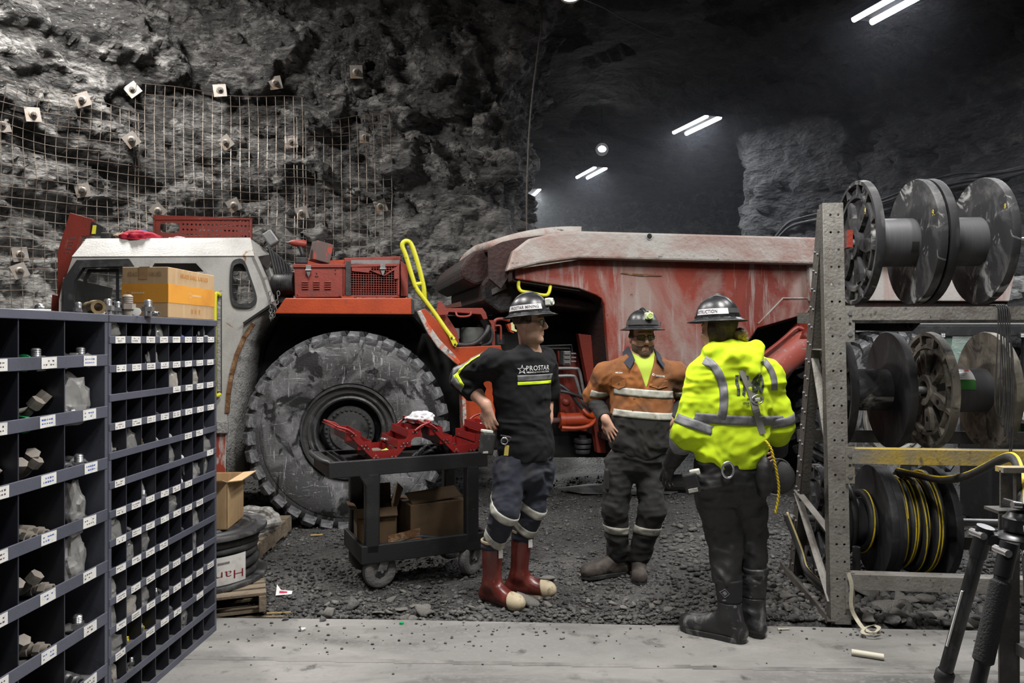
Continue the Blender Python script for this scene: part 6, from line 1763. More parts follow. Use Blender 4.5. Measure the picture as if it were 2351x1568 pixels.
MB().obox((.02, -.01, bsw(0, 1500, 2.9)[2]), (.7, -.0, -.0), (0, -.6, 0), (0, 0, .045)).obj('lower_brace', BSM, bs)
MB().bb((.74, -.60, 0), (.82, -.52, zt)).obj('post', BSM, bs)
MB().bb((.74, .42, 0), (.82, .50, zt)).obj('post', BSM, bs)
CARB = mat('carbon_tube', (0.014, 0.014, 0.015), [((0.045, 0.045, 0.048), (30, 30, 12), 0.5, 0.62, 1.0)], rough=.35)
FOAM = mat('foam_grip', (0.02, 0.02, 0.021), rough=.95, bump=.5, bscale=200)
ALU = mat('tripod_alloy', (0.03, 0.03, 0.032), rough=.35, metal=.4)
TY = 1.8
ap = P(2338, 1245, TY)
tp = thing('camera_tripod', 'black carbon camera tripod with foam grip and ball head', 'tripod', (ap.x, ap.y, 0))
def tl(v): v = Vector(v); return (v.x - ap.x, v.y - ap.y, v.z)
legs = [(P(2256, 1235, TY + .03), Vector((1.0, 2.05, 0)), False), (P(2312, 1275, TY - .07), Vector((.845, 1.66, 0)), True), (ap + Vector((.07, .02, -.02)), Vector((1.85, 1.85, 0)), False)]
for (a, f, foam) in legs:
    d = (f - a)
    g = MB().tube([tl(a), tl(a + d * .46)], .0165, 16).obj('leg', CARB, tp, smooth=40)
    MB().tube([tl(a + d * .46), tl(a + d * .75)], .0135, 14).obj('lower_tube', CARB, g, smooth=40)
    MB().tube([tl(a + d * .75), tl(f)], .0105, 12).obj('foot_tube', CARB, g, smooth=40)
    for t in (.31, .35): MB().lathe([(.018, 0), (.0225, .006), (.0225, .030), (.018, .036)], tl(a + d * t), d, 18).obj('twist_lock', RUBB, g, smooth=40)
    MB().tube([tl(a - d.normalized() * .03), tl(a + d.normalized() * .05)], [.020, .0195], 14).obj('leg_joint', ALU, g, smooth=40)
    MB().tube([tl(a + Vector((-.012, -.024, .01))), tl(a + Vector((-.012, .024, .01)))], .009, 10).obj('joint_pin', STEEL, g, smooth=40)
    if foam: MB().tube([tl(a + d * .05), tl(a + d * .055), tl(a + d * .21), tl(a + d * .215)], [.0165, .0225, .0225, .0165], 18).obj('foam_grip', FOAM, g, smooth=40)
MB().tube([tl(legs[0][0] + (legs[0][1] - legs[0][0]) * .12 + Vector((-.018, -.005, 0))), tl(legs[0][0] + (legs[0][1] - legs[0][0]) * .25 + Vector((-.018, -.005, 0)))], .003, 6).obj('white_mark', PWHITE, tp)
MB().lathe([(0, -.02), (.045, -.02), (.05, -.01), (.05, .012), (.042, .02), (.03, .024), (0, .024)], tl(ap), (0, 0, 1), 28).obj('spider', ALU, tp, smooth=35)
for (a, f, _) in legs: MB().bar(tl(ap), tl(a), .034, .03).obj('spider_arm', ALU, tp, bevel=.004)
MB().lathe([(.036, .024), (.038, .03), (.038, .055), (.030, .062), (.026, .07), (0, .072)], tl(ap + Vector((.005, 0, .004))), (0, 0, 1), 28).obj('ball_head', ALU, tp, smooth=35)
MB().box(tl(ap + Vector((.01, 0, .087))), (.07, .05, .016), Euler((0, .25, 0)).to_matrix()).obj('quick_release_clamp', ALU, tp, bevel=.003)
MB().tube([tl(ap + Vector((-.035, -.03, .098))), tl(ap + Vector((-.015, -.03, .096)))], .008, 12).obj('clamp_knob', STEEL, tp, smooth=40)
MB().tube([tl(ap + Vector((.012, -.035, .055))), tl(ap + Vector((.014, -.06, .05)))], .012, 14).obj('friction_knob', STEEL, tp, smooth=40)
for k in range(4): MB().lathe([(.010, 0), (.0145, .003), (.0145, .007), (.010, .010)], tl(ap + Vector((.045 + .010 * k, -.04, .03))), (1, -.2, 0), 14).obj('pan_knob', GREYM, tp, smooth=40)
text('N', 'lettering', PWHITE, (-.018, -.040, .036 + ap.z), (1, 0, 0), (0, 0, 1), tp, size=.022, world=False)
text('LON', 'lettering', PWHITE, (-.055, -.055, -.008 + ap.z), (1, .15, -.35), (.35, 0, 1), tp, size=.020, world=False)

# ================================================================== parked utility vehicle behind the rack and pale rock face
pale, _ = rock_wall('wall_right_pale', [(8.7, 8.2), (7.95, 10.6), (7.3, 12.0), (6.3, 13.6)], -.2, 2.6, .07, ROCK_PALE, -1, .35, 0, 4, 33)  # low separate rock face in the paler rock material
def VY(px, py, Y): return P(px, py, Y)
UY = 10.5
uv_o = VY(2240, 900, UY)
uv = thing('utility_vehicle', 'dark utility vehicle with white roof edge parked behind the reel rack', 'vehicle', (uv_o.x, UY, 0))
def uvl(px, py, dy=0.0): p = VY(px, py, UY + dy); return (p.x - uv_o.x, dy, p.z)
a, c = uvl(2100, 737), uvl(2370, 737)
MB().bb((a[0], 0, uvl(0, 746)[2]), (c[0], 0.95, a[2])).obj('roof', mat('roof_white', (0.5, 0.5, 0.5), rough=.5), uv, bevel=.02)
MB().bb((a[0] - .02, -.03, uvl(0, 772)[2]), (c[0], 0.95, uvl(0, 747)[2])).obj('roof_frame', BLK, uv, bevel=.01)
for (x0, x1) in ((2128, 2172), (2252, 2272), (2352, 2366)):
    for dy in (0.0, .88):
        q = [uvl(x0, 770), uvl(x1, 770), uvl(x1 - 12, 880), uvl(x0 - 4, 880)]
        MB().prism([(p[0], p[2]) for p in q], lambda aa, bb_, tt: (aa, tt, bb_), dy, dy + .06).obj('roof_pillar', BLK, uv)
MB().bb((uvl(2120, 0)[0], 0.02, .45), (c[0], 0.93, uvl(0, 870)[2])).obj('body_shell', DARK, uv, bevel=.04)
MB().bb((uvl(2172, 0)[0], .02, uvl(0, 870)[2]), (uvl(2252, 0)[0], .028, uvl(0, 772)[2])).obj('window_pane', mat('glass_green', (0.55, 0.8, 0.65), rough=.05, alpha=.22), uv)
for px in (2155, 2336):
    p = uvl(px, 770)
    o = MB().box((p[0], -.08, p[2]), (.075, .06, .075)).obj('light_pod', BLK, uv, bevel=.008)
    lens = MB()
    for i in (-1, 1):
        for j in (-1, 1): lens.box((p[0] + i * .014, -.112, p[2] + j * .014), (.022, .006, .022))
    lens.obj('led', LWH, o)
for (px, dy) in ((2150, .06), (2330, .06), (2150, .75), (2330, .75)):
    p = uvl(px, 0)
    MB().lathe([(.18, 0), (.34, 0), (.36, .04), (.36, .20), (.34, .24), (.18, .24)], (p[0], dy - .04, .36), (0, 1, 0), 28).obj('wheel', RUBB, uv, smooth=40)
cr = thing('red_crate', 'red slatted crate behind the reel rack', 'crate', P(2338, 930, 6.6)); cr.location.z = .95
for k in range(4): MB().bb((-.10, 0, k * .06), (.35, .02, k * .06 + .04)).obj('slat', RED, cr)
for x in (-.10, .12, .33): MB().bb((x, .02, 0), (x + .02, .04, .24)).obj('upright', BLK, cr)
MB().bb((-.1, .04, 0), (.35, .3, .012)).obj('crate_floor', RED, cr)
tb_ = thing('parts_tote', 'black tote with green and white label holding plastic sheeting', 'tote', (P(2330, 1000, 6.5).x, 6.5, .0))
MB().bb((-.22, 0, .0), (.5, .45, .93)).obj('tote_body', BLK, tb_, bevel=.02)
MB().bb((-.09, -.004, P(0, 1015, 6.5).z), (-.02, 0, P(0, 993, 6.5).z)).obj('label', LWH, tb_)
MB().bb((-.11, -.003, P(0, 990, 6.5).z), (.05, 0, P(0, 972, 6.5).z)).obj('label', GRN, tb_)
cloth_lump('plastic_sheet', 'crumpled pale plastic sheeting on the black tote', 'sheet', (tb_.location.x + .05, 6.6, .95), (.25, .18, .07), WRAP, 17)
sc2 = MB().obox((0, 0, 0), (.95, -.1, 0), (.02, .03, 0), (.0, 0, .03)).obj('floor_scrap_bar', GREYM); sc2.location = P(2225, 1030, 6.2); sc2.location.z = .02
tag(sc2, 'grey steel bar lying on the ground behind the reels', 'bar')
po = MB().tube([(0, 0, 0), (.12, 0, .95)], .02, 8).obj('steel_pole', RUST); po.location = Vector((P(2333, 1030, 5.9).x, 5.9, 0)); tag(po, 'thin rusty pole leaning behind the reel rack', 'pole')
# rubble at the wall behind the box tail
for k in range(7):
    V, Fc = stone_verts(200 + k, 2)
    s = .16 + .10 * (k % 3)
    o = link('boulder', np_mesh('boulder', V * s * np.array([1.2, 1, .8]), Fc), STONE[1]); o.location = (6.75 - .33 * (k % 4) + .6 * (k // 4), 11.75 + .42 * (k % 4) - 2.0 * (k // 4), s * .6)
    tag(o, 'broken boulder at the foot of the pale rock face', 'boulder', 'boulders at the pale rock face')
# ================================================================== signed-distance modelling for figures and clothes
class Sdf:
    def __init__(s, lo, hi, h):
        s.h = h; s.lo = np.array(lo, np.float32)
        s.n = np.ceil((np.array(hi) - s.lo) / h).astype(int) + 1
        s.a = np.full(s.n, 0.12, np.float32)
    def _win(s, lo, hi):
        i0 = np.clip(np.floor((np.array(lo) - s.lo) / s.h).astype(int), 0, s.n)
        i1 = np.clip(np.ceil((np.array(hi) - s.lo) / s.h).astype(int) + 1, 0, s.n)
        if (i1 <= i0).any(): return None
        ax = [(s.lo[k] + s.h * np.arange(i0[k], i1[k])).astype(np.float32) for k in range(3)]
        return tuple(slice(a, b) for a, b in zip(i0, i1)), ax[0][:, None, None], ax[1][None, :, None], ax[2][None, None, :]
    def _put(s, w, d, k, sub=False):
        A = s.a[w]
        if sub: A, d = -A, d
        if k > 0:
            h = np.maximum(k - np.abs(A - d), 0) / k
            r = np.minimum(A, d) - h * h * k * 0.25
        else: r = np.minimum(A, d)
        s.a[w] = -r if sub else r
    def cone(s, p, q, r0, r1=None, k=0.02, sub=False):
        r1 = r0 if r1 is None else r1
        p, q = np.array(p, np.float32), np.array(q, np.float32)
        m = max(r0, r1) + 0.10
        W = s._win(np.minimum(p, q) - m, np.maximum(p, q) + m)
        if W is None: return s
        w, x, y, z = W
        d = q - p; L2 = max(float(d @ d), 1e-9)
        t = np.clip(((x - p[0]) * d[0] + (y - p[1]) * d[1] + (z - p[2]) * d[2]) / L2, 0, 1)
        D = np.sqrt((x - p[0] - t * d[0]) ** 2 + (y - p[1] - t * d[1]) ** 2 + (z - p[2] - t * d[2]) ** 2) - (r0 + (r1 - r0) * t)
        s._put(w, D, k, sub); return s
    def chain(s, pts, rs, k=0.02):
        for i in range(len(pts) - 1): s.cone(pts[i], pts[i + 1], rs[i], rs[i + 1], k)
        return s
    def ell(s, c, r, R=None, k=0.02, sub=False):
        c = np.array(c, np.float32); m = max(r) + 0.10
        W = s._win(c - m, c + m)
        if W is None: return s
        w, x, y, z = W
        X, Y, Z = x - c[0], y - c[1], z - c[2]
        if R is not None:
            q = [(X * R[0][i] + Y * R[1][i] + Z * R[2][i]) for i in range(3)]
        else: q = [X + 0 * (Y + Z), Y + 0 * (X + Z), Z + 0 * (X + Y)]
        k0 = np.sqrt(sum((q[i] / r[i]) ** 2 for i in range(3)))
        k1 = np.sqrt(sum((q[i] / (r[i] * r[i])) ** 2 for i in range(3))) + 1e-6
        s._put(w, (k0 * (k0 - 1) / k1).astype(np.float32), k, sub); return s
    def loft(s, secs, k=0.03):
        """secs: (centre, axis_x, rx, ry) - elliptical sections joined along a spine"""
        for (c0, ax0, rx0, ry0), (c1, ax1, rx1, ry1) in zip(secs[:-1], secs[1:]):
            c0, c1 = np.array(c0, np.float32), np.array(c1, np.float32)
            m = max(rx0, ry0, rx1, ry1) + 0.10
            W = s._win(np.minimum(c0, c1) - m, np.maximum(c0, c1) + m)
            if W is None: continue
            w, x, y, z = W
            d = c1 - c0; L2 = float(d @ d); L = math.sqrt(L2)
            ax = np.array(Vector(ax0).lerp(Vector(ax1), .5).normalized())
            dn = d / L
            ax = ax - dn * (ax @ dn); ax /= np.linalg.norm(ax)
            ay = np.cross(dn, ax)
            t = np.clip(((x - c0[0]) * d[0] + (y - c0[1]) * d[1] + (z - c0[2]) * d[2]) / L2, 0, 1)
            X, Y, Z = x - c0[0] - t * d[0], y - c0[1] - t * d[1], z - c0[2] - t * d[2]
            u = X * ax[0] + Y * ax[1] + Z * ax[2]
            v = X * ay[0] + Y * ay[1] + Z * ay[2]
            e = X * dn[0] + Y * dn[1] + Z * dn[2]
            rx, ry = rx0 + (rx1 - rx0) * t, ry0 + (ry1 - ry0) * t
            rm = np.minimum(rx, ry)
            k0 = np.sqrt((u / rx) ** 2 + (v / ry) ** 2 + (e / rm) ** 2)
            k1 = np.sqrt((u / rx ** 2) ** 2 + (v / ry ** 2) ** 2 + (e / rm ** 2) ** 2) + 1e-5
            s._put(w, (k0 * (k0 - 1) / k1).astype(np.float32), k)
        return s
    def cut(s, fn):
        """keep where fn(x, y, z) < 0"""
        x = (s.lo[0] + s.h * np.arange(s.n[0], dtype=np.float32))[:, None, None]
        y = (s.lo[1] + s.h * np.arange(s.n[1], dtype=np.float32))[None, :, None]
        z = (s.lo[2] + s.h * np.arange(s.n[2], dtype=np.float32))[None, None, :]
        s.a = np.maximum(s.a, fn(x, y, z)).astype(np.float32); return s
    def copy(s):
        o = Sdf.__new__(Sdf); o.h, o.lo, o.n, o.a = s.h, s.lo, s.n, s.a.copy(); return o
    def shell(s, t, fn):
        o = s.copy(); o.a = o.a - t
        return o.cut(fn)
    def folds(s, fn, band=0.035):
        """fn(points) -> displacement outward, evaluated near the surface only"""
        idx = np.nonzero(np.abs(s.a) < band)
        p = np.stack(idx, 1) * s.h + s.lo
        s.a[idx] -= fn(p).astype(np.float32); return s
    def mesh(s, name, adapt=0.0, smooth=1):
        a = s.a
        if smooth:
            b = a.copy()
            for ax in range(3):
                b = (np.roll(b, 1, ax) + 2 * b + np.roll(b, -1, ax)) * 0.25
            a = b
        a = a.copy()
        for ax in range(3):
            sl = [slice(None)] * 3
            sl[ax] = 0; a[tuple(sl)] = 0.05
            sl[ax] = -1; a[tuple(sl)] = 0.05
        g = vdb.FloatGrid(0.12)
        g.copyFromArray(np.ascontiguousarray(a / s.h))
        p, tr, q = g.convertToPolygons(0.0, adapt)
        p = p * s.h + s.lo
        f = [tuple(int(i) for i in r) for r in q] + [tuple(int(i) for i in r) for r in tr]
        me = bpy.data.meshes.new(name)
        me.from_pydata([tuple(map(float, r)) for r in p], [], f)
        bm = bmesh.new(); bm.from_mesh(me)
        bmesh.ops.recalc_face_normals(bm, faces=bm.faces)
        if bm.calc_volume(signed=True) < 0: bmesh.ops.reverse_faces(bm, faces=bm.faces)
        bm.to_mesh(me); bm.free()
        return me
    def obj(s, name, m, parent, adapt=0.0, smooth=1):
        me = s.mesh(name, adapt, smooth)
        L0 = wloc(parent)
        o = link(name, me, m, parent, True)
        bv = BVHTree.FromPolygons([v.co.copy() for v in me.vertices], [tuple(p.vertices) for p in me.polygons])
        me.transform(Matrix.Translation(-L0))
        return o, bv
def mulp(M, p): return np.array(M @ Vector(p), np.float32)
def head_sdf(s, M, sc=0.95, neck_to=None, jaw=1.0):
    """head in its own frame: x to its left... forward +y, up +z; M places it"""
    R = np.array(M.to_3x3().normalized()); 
    E = lambda c, r, k=.02, sub=False: s.ell(mulp(M, Vector(c) * sc), [q * sc for q in r], R, k * sc, sub)
    K = lambda a, b, r0, r1, k=.02, sub=False: s.cone(mulp(M, Vector(a) * sc), mulp(M, Vector(b) * sc), r0 * sc, r1 * sc, k * sc, sub)
    E((0, -.012, .045), (.076, .098, .088)); E((0, .028, -.035), (.063, .066, .086), .03)
    E((0, .066, -.106), (.030 * jaw, .026, .022), .03)
    for e in (-1, 1):
        E((e * .043 * jaw, .018, -.062), (.022, .046, .042), .03)
        E((e * .038, .066, -.022), (.024, .024, .022), .02)
    E((0, .084, .034), (.052, .014, .010), .02)
    K((0, .092, .022), (0, .116, -.022), .009, .0125, .012)
    E((0, .112, -.028), (.013, .013, .011), .008)
    for e in (-1, 1): E((e * .013, .101, -.032), (.009, .011, .008), .008)
    for e in (-1, 1): E((e * .032, .104, .010), (.016, .013, .010), .012, True)
    for e in (-1, 1): E((e * .031, .082, .009), (.0125, .0125, .0125), .004)
    E((0, .0895, -.060), (.022, .010, .0065), .008); E((0, .0875, -.0745), (.019, .010, .0075), .008)
    E((0, .104, -.0672), (.021, .014, .0022), .003, True)
    E((0, .103, -.087), (.018, .012, .006), .010, True)
    for e in (-1, 1):
        E((e * .078, -.010, -.004), (.010, .021, .034), .012)
        E((e * .088, -.006, -.002), (.007, .011, .019), .006, True)
    if neck_to is not None:
        a = mulp(M, Vector((0, -.018, -.05)) * sc)
        s.cone(a, neck_to, .059 * sc, .068 * sc, .03)
    return s
def hand_sdf(s, wrist, fdir, pdir, curl=0.5, mirror=1, sc=1.0, spread=.12, thumb=0.6, k=.006):
    """wrist point, direction of the fingers, direction of the palm normal; mirror +1/-1 sets the thumb side"""
    f = Vector(fdir).normalized(); p = Vector(pdir); p = (p - f * p.dot(f)).normalized(); sd = f.cross(p) * mirror
    w = Vector(wrist)
    L = lambda a, b, c: w + (f * a + sd * b + p * c) * sc
    R = np.array(Matrix((f, sd, p)).transposed())
    s.ell(L(.048, .004, .0), [.050 * sc, .040 * sc, .0145 * sc], R, .012)
    s.cone(L(-.02, 0, 0), L(.02, 0, 0), .026 * sc, .026 * sc, .02)
    base = [(.088, .031), (.094, .010), (.090, -.011), (.080, -.030)]
    ln = [(.040, .024, .019), (.045, .028, .020), (.041, .026, .019), (.032, .020, .017)]
    rr = [(.0092, .0082, .0075), (.0095, .0085, .0076), (.009, .008, .0072), (.008, .0072, .0066)]
    for i in range(4):
        a = Vector((base[i][0], base[i][1], 0)); th = -spread * (i - 1.5) * -1
        ang = 0.0; pts = [a]; q = a
        for j in range(3):
            ang += curl * (0.75 if j == 0 else 1.0)
            d = Vector((math.cos(ang), math.sin(spread * (1.5 - i)) * math.cos(ang), math.sin(ang))).normalized()
            q = q + d * ln[i][j]; pts.append(q)
        P3 = [L(*v) for v in pts]
        s.cone(L(a.x - .03, a.y * .8, 0), P3[0], .010 * sc, rr[i][0] * sc, k)
        for j in range(3): s.cone(P3[j], P3[j + 1], rr[i][j] * sc, rr[i][j] * .93 * sc, k * .5)
    tb = [Vector((.018, .026, .004)), Vector((.045, .050, .012)), Vector((.072, .060 - .012 * thumb, .020 + .010 * thumb)), Vector((.094, .060 - .024 * thumb, .026 + .016 * thumb))]
    T3 = [L(*v) for v in tb]
    s.chain(T3, [.0135 * sc, .0115 * sc, .0100 * sc, .0085 * sc], k)
    return s
def wrinkle(seed, amp, sc=(9, 9, 14), amp2=.3, drift=(0, 0, 0)):
    sc = np.array(sc, float)
    def fnn(p):
        q = p * sc + vnoise(p * 4.0, seed + 9)[:, None] * 1.1
        r = fbm(q, 2, seed, .5, True)
        return amp * (r - .1) + amp * amp2 * vnoise(p * 30, seed + 4)
    return fnn
def dome_pt(a, t, H=.128, rx=.108, ry=.128):
    """helmet shell: a angle from the front, t 0..1 from rim to crown"""
    h = H * math.sin(t * PI / 2); r = math.cos(t * PI / 2) ** .80 if t < 1 else 0.0
    return Vector((rx * r * math.sin(a), ry * r * math.cos(a), h))
def helmet(M, par, sh, ridge=True, slots=True):
    L0 = wloc(par)
    W = lambda v: (M @ Vector(v)) - L0
    b = MB(); na, nt = 48, 14; vs = []
    for i in range(na):
        a = 2 * PI * i / na
        for j in range(nt): vs.append(W(dome_pt(a, j / (nt - 1) * .985)))
    top = len(vs); vs.append(W((0, 0, .128)))
    fs = [(i * nt + j, ((i + 1) % na) * nt + j, ((i + 1) % na) * nt + j + 1, i * nt + j + 1) for i in range(na) for j in range(nt - 1)]
    fs += [(i * nt + nt - 1, ((i + 1) % na) * nt + nt - 1, top) for i in range(na)]
    shell = b.add(vs, fs).obj('helmet', sh, par, smooth=True)
    md = shell.modifiers.new('t', 'SOLIDIFY'); md.thickness = .003
    b = MB(); vs = []
    prof = [(-.004, .014), (.001, .004), (.012, -.004), (.030, -.010), (.040, -.013), (.043, -.011), (.030, -.006), (.010, .004), (.0, .012)]
    for i in range(na):
        a = 2 * PI * i / na; e = Vector((math.sin(a), math.cos(a), 0)); ex = 1.0 + .12 * max(0, math.cos(a))
        c = dome_pt(a, 0.0)
        for (o, z) in prof: vs.append(W(c + e * o * ex + Vector((0, 0, z))))
    m = len(prof)
    fs = [(i * m + j, ((i + 1) % na) * m + j, ((i + 1) % na) * m + (j + 1) % m, i * m + (j + 1) % m) for i in range(na) for j in range(m)]
    MB().add(vs, fs).obj('helmet_brim', sh, par, smooth=True)
    if ridge:
        for off, w_ in ((0, .010),):
            pts = []
            for k in range(17):
                t = k / 16; th = PI * (.16 + .68 * t)
                pts.append(W(Vector((0, .128 * math.cos(th) * .98, .128 * math.sin(th) + .0015))))
            MB().tube(pts, [.004 + .010 * math.sin(PI * k / 16) for k in range(17)], 8).obj('crown_ridge', sh, shell, smooth=True)
    if slots:
        for k in range(12):
            a = 2 * PI * k / 12 + .2
            c0 = dome_pt(a, .05) * 1.0; c1 = dome_pt(a + .16, .05)
            e = Vector((math.sin(a), math.cos(a), 0)) * .004
            MB().obox(W(c0) , W(c1) - W(c0), M.to_3x3() @ e, M.to_3x3() @ Vector((0, 0, .011))).obj('vent_slot', DARK, shell)
    return shell
def hat_patch(M, par, a0, a1, t0, t1, m, name, off=.0018, n=20):
    L0 = wloc(par); vs = []
    for i in range(n + 1):
        a = a0 + (a1 - a0) * i / n
        for t in (t0, t1):
            p = dome_pt(a, t); e = Vector((math.sin(a), math.cos(a), .15)).normalized()
            vs.append((M @ (p + e * off)) - L0)
    return MB().add(vs, [(2 * i, 2 * i + 2, 2 * i + 3, 2 * i + 1) for i in range(n)]).obj(name, m, par)
def hat_text(s, M, par, a0, a1, t0, t1, m, off=.0026):
    me = text_mesh(s, .1, 1.05, .001, 0.0); L0 = wloc(par)
    xs = [v.co.x for v in me.vertices]; ys = [v.co.y for v in me.vertices]
    x0, x1, y0, y1 = min(xs), max(xs), min(ys), max(ys)
    for v in me.vertices:
        a = a0 + (a1 - a0) * (v.co.x - x0) / (x1 - x0); t = t0 + (t1 - t0) * (v.co.y - y0) / (y1 - y0)
        p = dome_pt(a, t); e = Vector((math.sin(a), math.cos(a), .15)).normalized()
        v.co = (M @ (p + e * off)) - L0
    return link('helmet_lettering', me, m, par)
def head_matrix(c, yaw, pitch=0.0, roll=0.0):
    """yaw: heading of the face in degrees, 0 = towards +x, -90 = towards the camera"""
    return Matrix.Translation(c) @ Matrix.Rotation(math.radians(yaw - 90), 4, 'Z') @ Matrix.Rotation(math.radians(pitch), 4, 'X') @ Matrix.Rotation(math.radians(roll), 4, 'Y')
def hat_matrix(M, sc=.95, dz=.052, tilt=0.0):
    return M @ Matrix.Translation((0, .006, dz * sc)) @ Matrix.Rotation(math.radians(tilt), 4, 'X')
def headlamp(HM, par, a, t, m, lens):
    """a cap lamp on the front of the helmet"""
    L0 = wloc(par)
    p = dome_pt(a, t); e = Vector((math.sin(a), math.cos(a), 0)); s_ = Vector((math.cos(a), -math.sin(a), 0)); u = Vector((0, 0, 1))
    c = p + e * .022
    W = lambda v: (HM @ v) - L0
    b = MB()
    q = rrect(-.026, -.024, .026, .024, .009)
    b.prism(q, lambda x, y, tt: W(c + s_ * x + u * y + e * tt), -.020, .014)
    lm = b.obj('cap_lamp', m, par, bevel=.003)
    MB().lathe([(.019, 0), (.023, .004), (.021, .010), (.017, .012), (.012, .004), (0, .002)], W(c + e * .014), HM.to_3x3() @ e, 24).obj('lamp_bezel', m, lm, smooth=35).location = (0, 0, 0)
    MB().lathe([(.015, .008), (.006, .0105), (0, .011)], W(c + e * .014), HM.to_3x3() @ e, 20).obj('lamp_lens', lens, lm, smooth=True)
    MB().obox(W(c + s_ * -.010 - e * .03 - u * .03), HM.to_3x3() @ (s_ * .02), HM.to_3x3() @ (e * .022), HM.to_3x3() @ (u * .05)).obj('lamp_bracket', BLK, lm)
    return lm
def glasses(M, par, sc=.95, fm=None, lm=None):
    L0 = wloc(par); W = lambda v: (M @ (Vector(v) * sc)) - L0
    for e in (-1, 1):
        sg = lambda v, q: math.copysign(abs(v) ** q, v)
        pts = [(e * (.034 + .026 * sg(math.cos(t), .55)), .104 - .014 * abs(.034 + .026 * sg(math.cos(t), .55)) / .06, .006 + (.017 - .003 * math.cos(t)) * sg(math.sin(t), .55)) for t in [2 * PI * k / 20 for k in range(20)]]
        rim = MB().tube([W(p) for p in pts], .0022, 6, closed=True).obj('glasses_rim', fm, par, smooth=True)
        b = MB(); b.add([W(p) for p in pts], [tuple(range(20))]); b.obj('glasses_lens', lm, rim)
        MB().tube([W((e * .060, .090, .014)), W((e * .076, .05, .014)), W((e * .080, -.005, .010)), W((e * .078, -.02, -.004))], .0022, 6).obj('glasses_temple', fm, rim, smooth=True)
    MB().tube([W((-.009, .106, .012)), W((0, .110, .014)), W((.009, .106, .012))], .0022, 6).obj('glasses_bridge', fm, par)
def boot_sdf(s, top, ankle, toe, rt=.062, ra=.052, k=.03, z0=0.006):
    top, ankle, toe = Vector(top), Vector(ankle), Vector(toe)
    d = (toe - ankle); d.z = 0; L = d.length; d.normalize(); sd = Vector((-d.y, d.x, 0))
    s.cone(top, Vector((ankle.x, ankle.y, .13)), rt, ra, k)
    heel = Vector((ankle.x, ankle.y, 0)) - d * .045
    s.cone(Vector((ankle.x, ankle.y, .13)), heel + Vector((0, 0, .055)), ra, .046, k)
    s.cone(heel + Vector((0, 0, .05)), Vector((toe.x, toe.y, .045)) - d * .06, .044, .048, k)
    s.cone(Vector((ankle.x, ankle.y, .12)), Vector((toe.x, toe.y, .06)) - d * .12, .046, .044, k)
    s.ell(Vector((toe.x, toe.y, .048)) - d * .055, [.060, .048, .046], np.array(Matrix((d, sd, Vector((0, 0, 1)))).transposed()), k)
    return s
def sole_poly(ankle, toe, grow=0.0):
    ankle, toe = Vector(ankle), Vector(toe); d = (toe - ankle); d.z = 0; d.normalize(); sd = Vector((-d.y, d.x, 0))
    L = (toe - ankle).length
    hl = Vector((ankle.x, ankle.y, 0)) - d * .088
    tot = (Vector((toe.x, toe.y, 0)) - hl).length
    prof = [(0, .0), (.02, .030), (.06, .043), (.12, .042), (.17, .040), (tot - .10, .050), (tot - .05, .047), (tot - .015, .028), (tot + .004, 0)]
    pts = [hl + d * a + sd * (b + grow * (b > 0)) for a, b in prof] + [hl + d * a - sd * (b + grow * (b > 0)) for a, b in prof[-2:0:-1]]
    return [(p.x, p.y) for p in pts]

def rband(par, bv, o, ax, ref, half, a0, a1, m, name, rmax=.3, n=72, off=.0028, rows=4):
    """a strip of tape round a limb or trunk: rays from the axis out to the cloth"""
    o, ax = Vector(o), Vector(ax).normalized(); ref = Vector(ref); ref = (ref - ax * ref.dot(ax)).normalized(); sd = ax.cross(ref)
    L0 = wloc(par); G_ = []
    for i in range(n + 1):
        a = math.radians(a0 + (a1 - a0) * i / n); d = ref * math.cos(a) + sd * math.sin(a); col = []
        for j in range(rows + 1):
            q = o + ax * (half * (2 * j / rows - 1)); h = bv.ray_cast(q, d, rmax)
            col.append(None if h[0] is None else h[0] + d * off - L0)
        G_.append(col)
    return _gridstrip(G_, m, name, par)
def _gridstrip(G_, m, name, par):
    vs, idx, fs = [], {}, []
    for i, c in enumerate(G_):
        for j, p in enumerate(c):
            if p is not None: idx[(i, j)] = len(vs); vs.append(p)
    for i in range(len(G_) - 1):
        for j in range(len(G_[0]) - 1):
            k = [(i, j), (i + 1, j), (i + 1, j + 1), (i, j + 1)]
            if all(q in idx for q in k):
                P4 = [vs[idx[q]] for q in k]
                if max((P4[a] - P4[(a + 1) % 4]).length for a in range(4)) < .06: fs.append(tuple(idx[q] for q in k))
    if not fs: return None
    bm = bmesh.new(); V = [bm.verts.new(p) for p in vs]
    for f in fs: bm.faces.new([V[i] for i in f])
    bmesh.ops.delete(bm, geom=[v for v in bm.verts if not v.link_faces], context='VERTS')
    # keep the largest connected piece
    seen, best = set(), []
    for f0 in bm.faces:
        if f0 in seen: continue
        st, comp = [f0], []
        seen.add(f0)
        while st:
            f = st.pop(); comp.append(f)
            for e in f.edges:
                for g in e.link_faces:
                    if g not in seen: seen.add(g); st.append(g)
        if len(comp) > len(best): best = comp
    bmesh.ops.delete(bm, geom=[f for f in bm.faces if f not in set(best)], context='FACES')
    me = bpy.data.meshes.new(name); bm.to_mesh(me); bm.free()
    o = link(name, me, m, par, True)
    md = o.modifiers.new('t', 'SOLIDIFY'); md.thickness = .002; md.offset = 0
    return o
